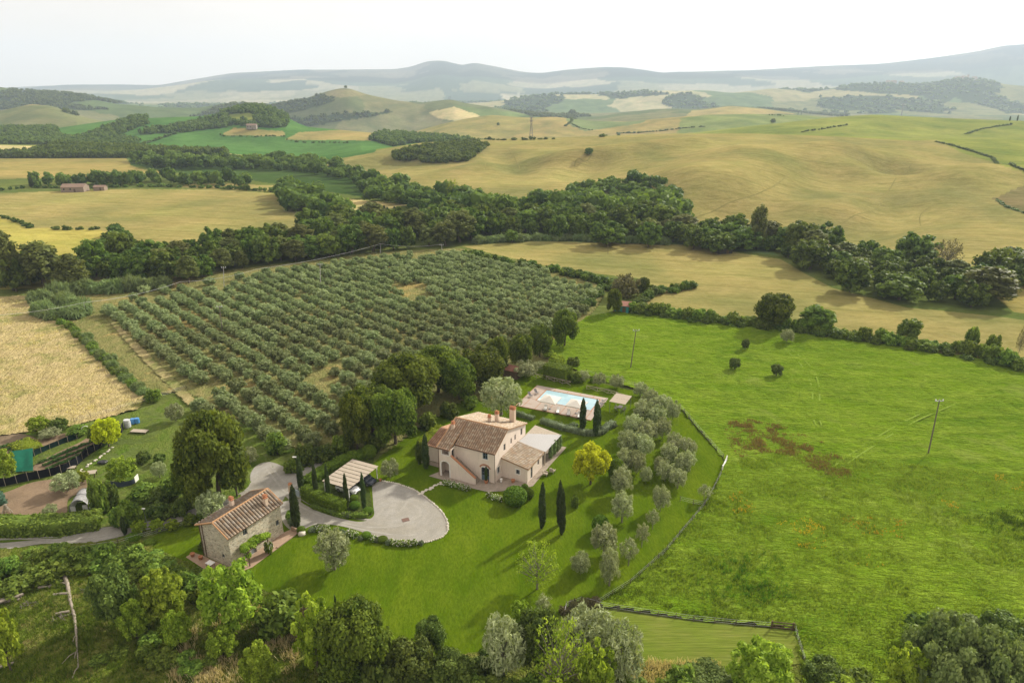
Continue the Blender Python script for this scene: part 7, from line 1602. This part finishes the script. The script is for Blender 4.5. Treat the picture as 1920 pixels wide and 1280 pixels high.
for x in (-8, 0, 8):
    bm = bmesh.new(); tube(bm, [(x+3.1*math.cos(a), 0, h*.93-3.1*math.sin(a)*.9) for a in np.linspace(.2, math.pi-.2, 10)], .38, 5); obj('insulator', bm, INSUL, t)
# ------------------------------------------------------------------ felled wood on the cleared slope
BIRCH = plain('pale_bark', (.30, .26, .21), .9, .1, .35, 2.5); CUT = plain('cut_wood', (.60, .42, .25), .9, .1, .15)
pp_ = [P(121,1082), P(128,1100), P(133,1130), P(141,1160), P(145,1195), P(146,1225), P(148,1255)]; o_ = pp_[0]
t = thing('felled_log', 'long pale felled tree trunk lying down the cleared slope', 'log', o_)
bm = bmesh.new(); tube(bm, [p-o_+Vector((0, 0, .42+.1*math.sin(i*2))) for i, p in enumerate(pp_)], [.27, .24, .20, .17, .13, .09, .05], 9); obj('stem', bm, BIRCH, t)
for (i, dx, dy) in ((1, -1.2, .1), (5, .5, -1.3), (5, -.5, -2.0), (6, .4, -1.7), (4, .3, -1.2)):
    b_ = pp_[i]-o_; bm = bmesh.new(); tube(bm, [b_+Vector((0, 0, .42)), b_+Vector((dx*.5, dy*.5, .7)), b_+Vector((dx, dy, .55))], [.08, .05, .02], 6); obj('branch', bm, BIRCH, t)
bm = bmesh.new(); tube(bm, [Vector((-.12, .3, .45)), Vector((-.16, .36, .46))], .29, 12); obj('cut_end', bm, CUT, t)
def log(bx_, by_, L, r, rz, label, grp=None, z=.3):
    bm = bmesh.new(); tube(bm, [(-L/2, 0, 0), (0, .04, .03), (L/2, 0, 0)], [r, r*.95, r*.85], 9); o = obj('log', bm, BIRCH); o.location = P(bx_, by_, z+r); o.rotation_euler = (0, random.uniform(-.05, .05), rz); return tag(o, label, 'log', grp)
for i, (a, b, z) in enumerate([(14,1127,.25),(18,1123,.25),(22,1119,.25),(12,1124,.62),(20,1121,.62)]): log(a, b, 2.6, .19, .35+.08*i, 'pale cut log in the small stack at the left edge', 'logs stacked at the left edge', z)
for a, b, L, rz, lb in [(115,1113,2.0,.1,'short pale log beside the upper end of the felled trunk'), (117,1148,1.5,.3,'short thick log left of the felled trunk middle'), (100,1095,1.3,.9,'small pale log above the cleared slope'), (80,1100,1.1,.2,'stubby log near the lower left thicket'), (8,1248,1.8,.6,'brownish log at the bottom left edge')]: log(a, b, L, .17, rz, lb)
for a, b, lb in [(55,1135,'heap of thin cut branches left of the felled trunk'), (165,1110,'twig heap right of the felled trunk upper end'), (115,1160,'small twig heap below the short thick log')]:
    bm = bmesh.new()
    for i in range(16): c = Vector((random.uniform(-.9, .9), random.uniform(-.5, .5), .25)); d_ = Vector((random.uniform(-1, 1), random.uniform(-1, 1), random.uniform(0, .35)))*1.1; tube(bm, [c-d_*.5, c+d_*.5], [.04, .015], 4)
    o = obj('brushwood', bm, BARKG); o.location = P(a, b, .25); tag(o, lb, 'brushwood')

# ------------------------------------------------------------------ haze: the air over the valley
hm, n, l = new_mat('haze_air')
pv = n.new('ShaderNodeVolumePrincipled'); pv.inputs['Color'].default_value = (.67, .80, .99, 1); pv.inputs['Density'].default_value = 1.0e-4
pv.inputs['Anisotropy'].default_value = 0.15
o = n.new('ShaderNodeOutputMaterial'); l.new(pv.outputs[0], o.inputs['Volume'])
tag(obj('haze', bx(-15500, 15500, -60, 10800, -90, 720), hm), kind='stuff')
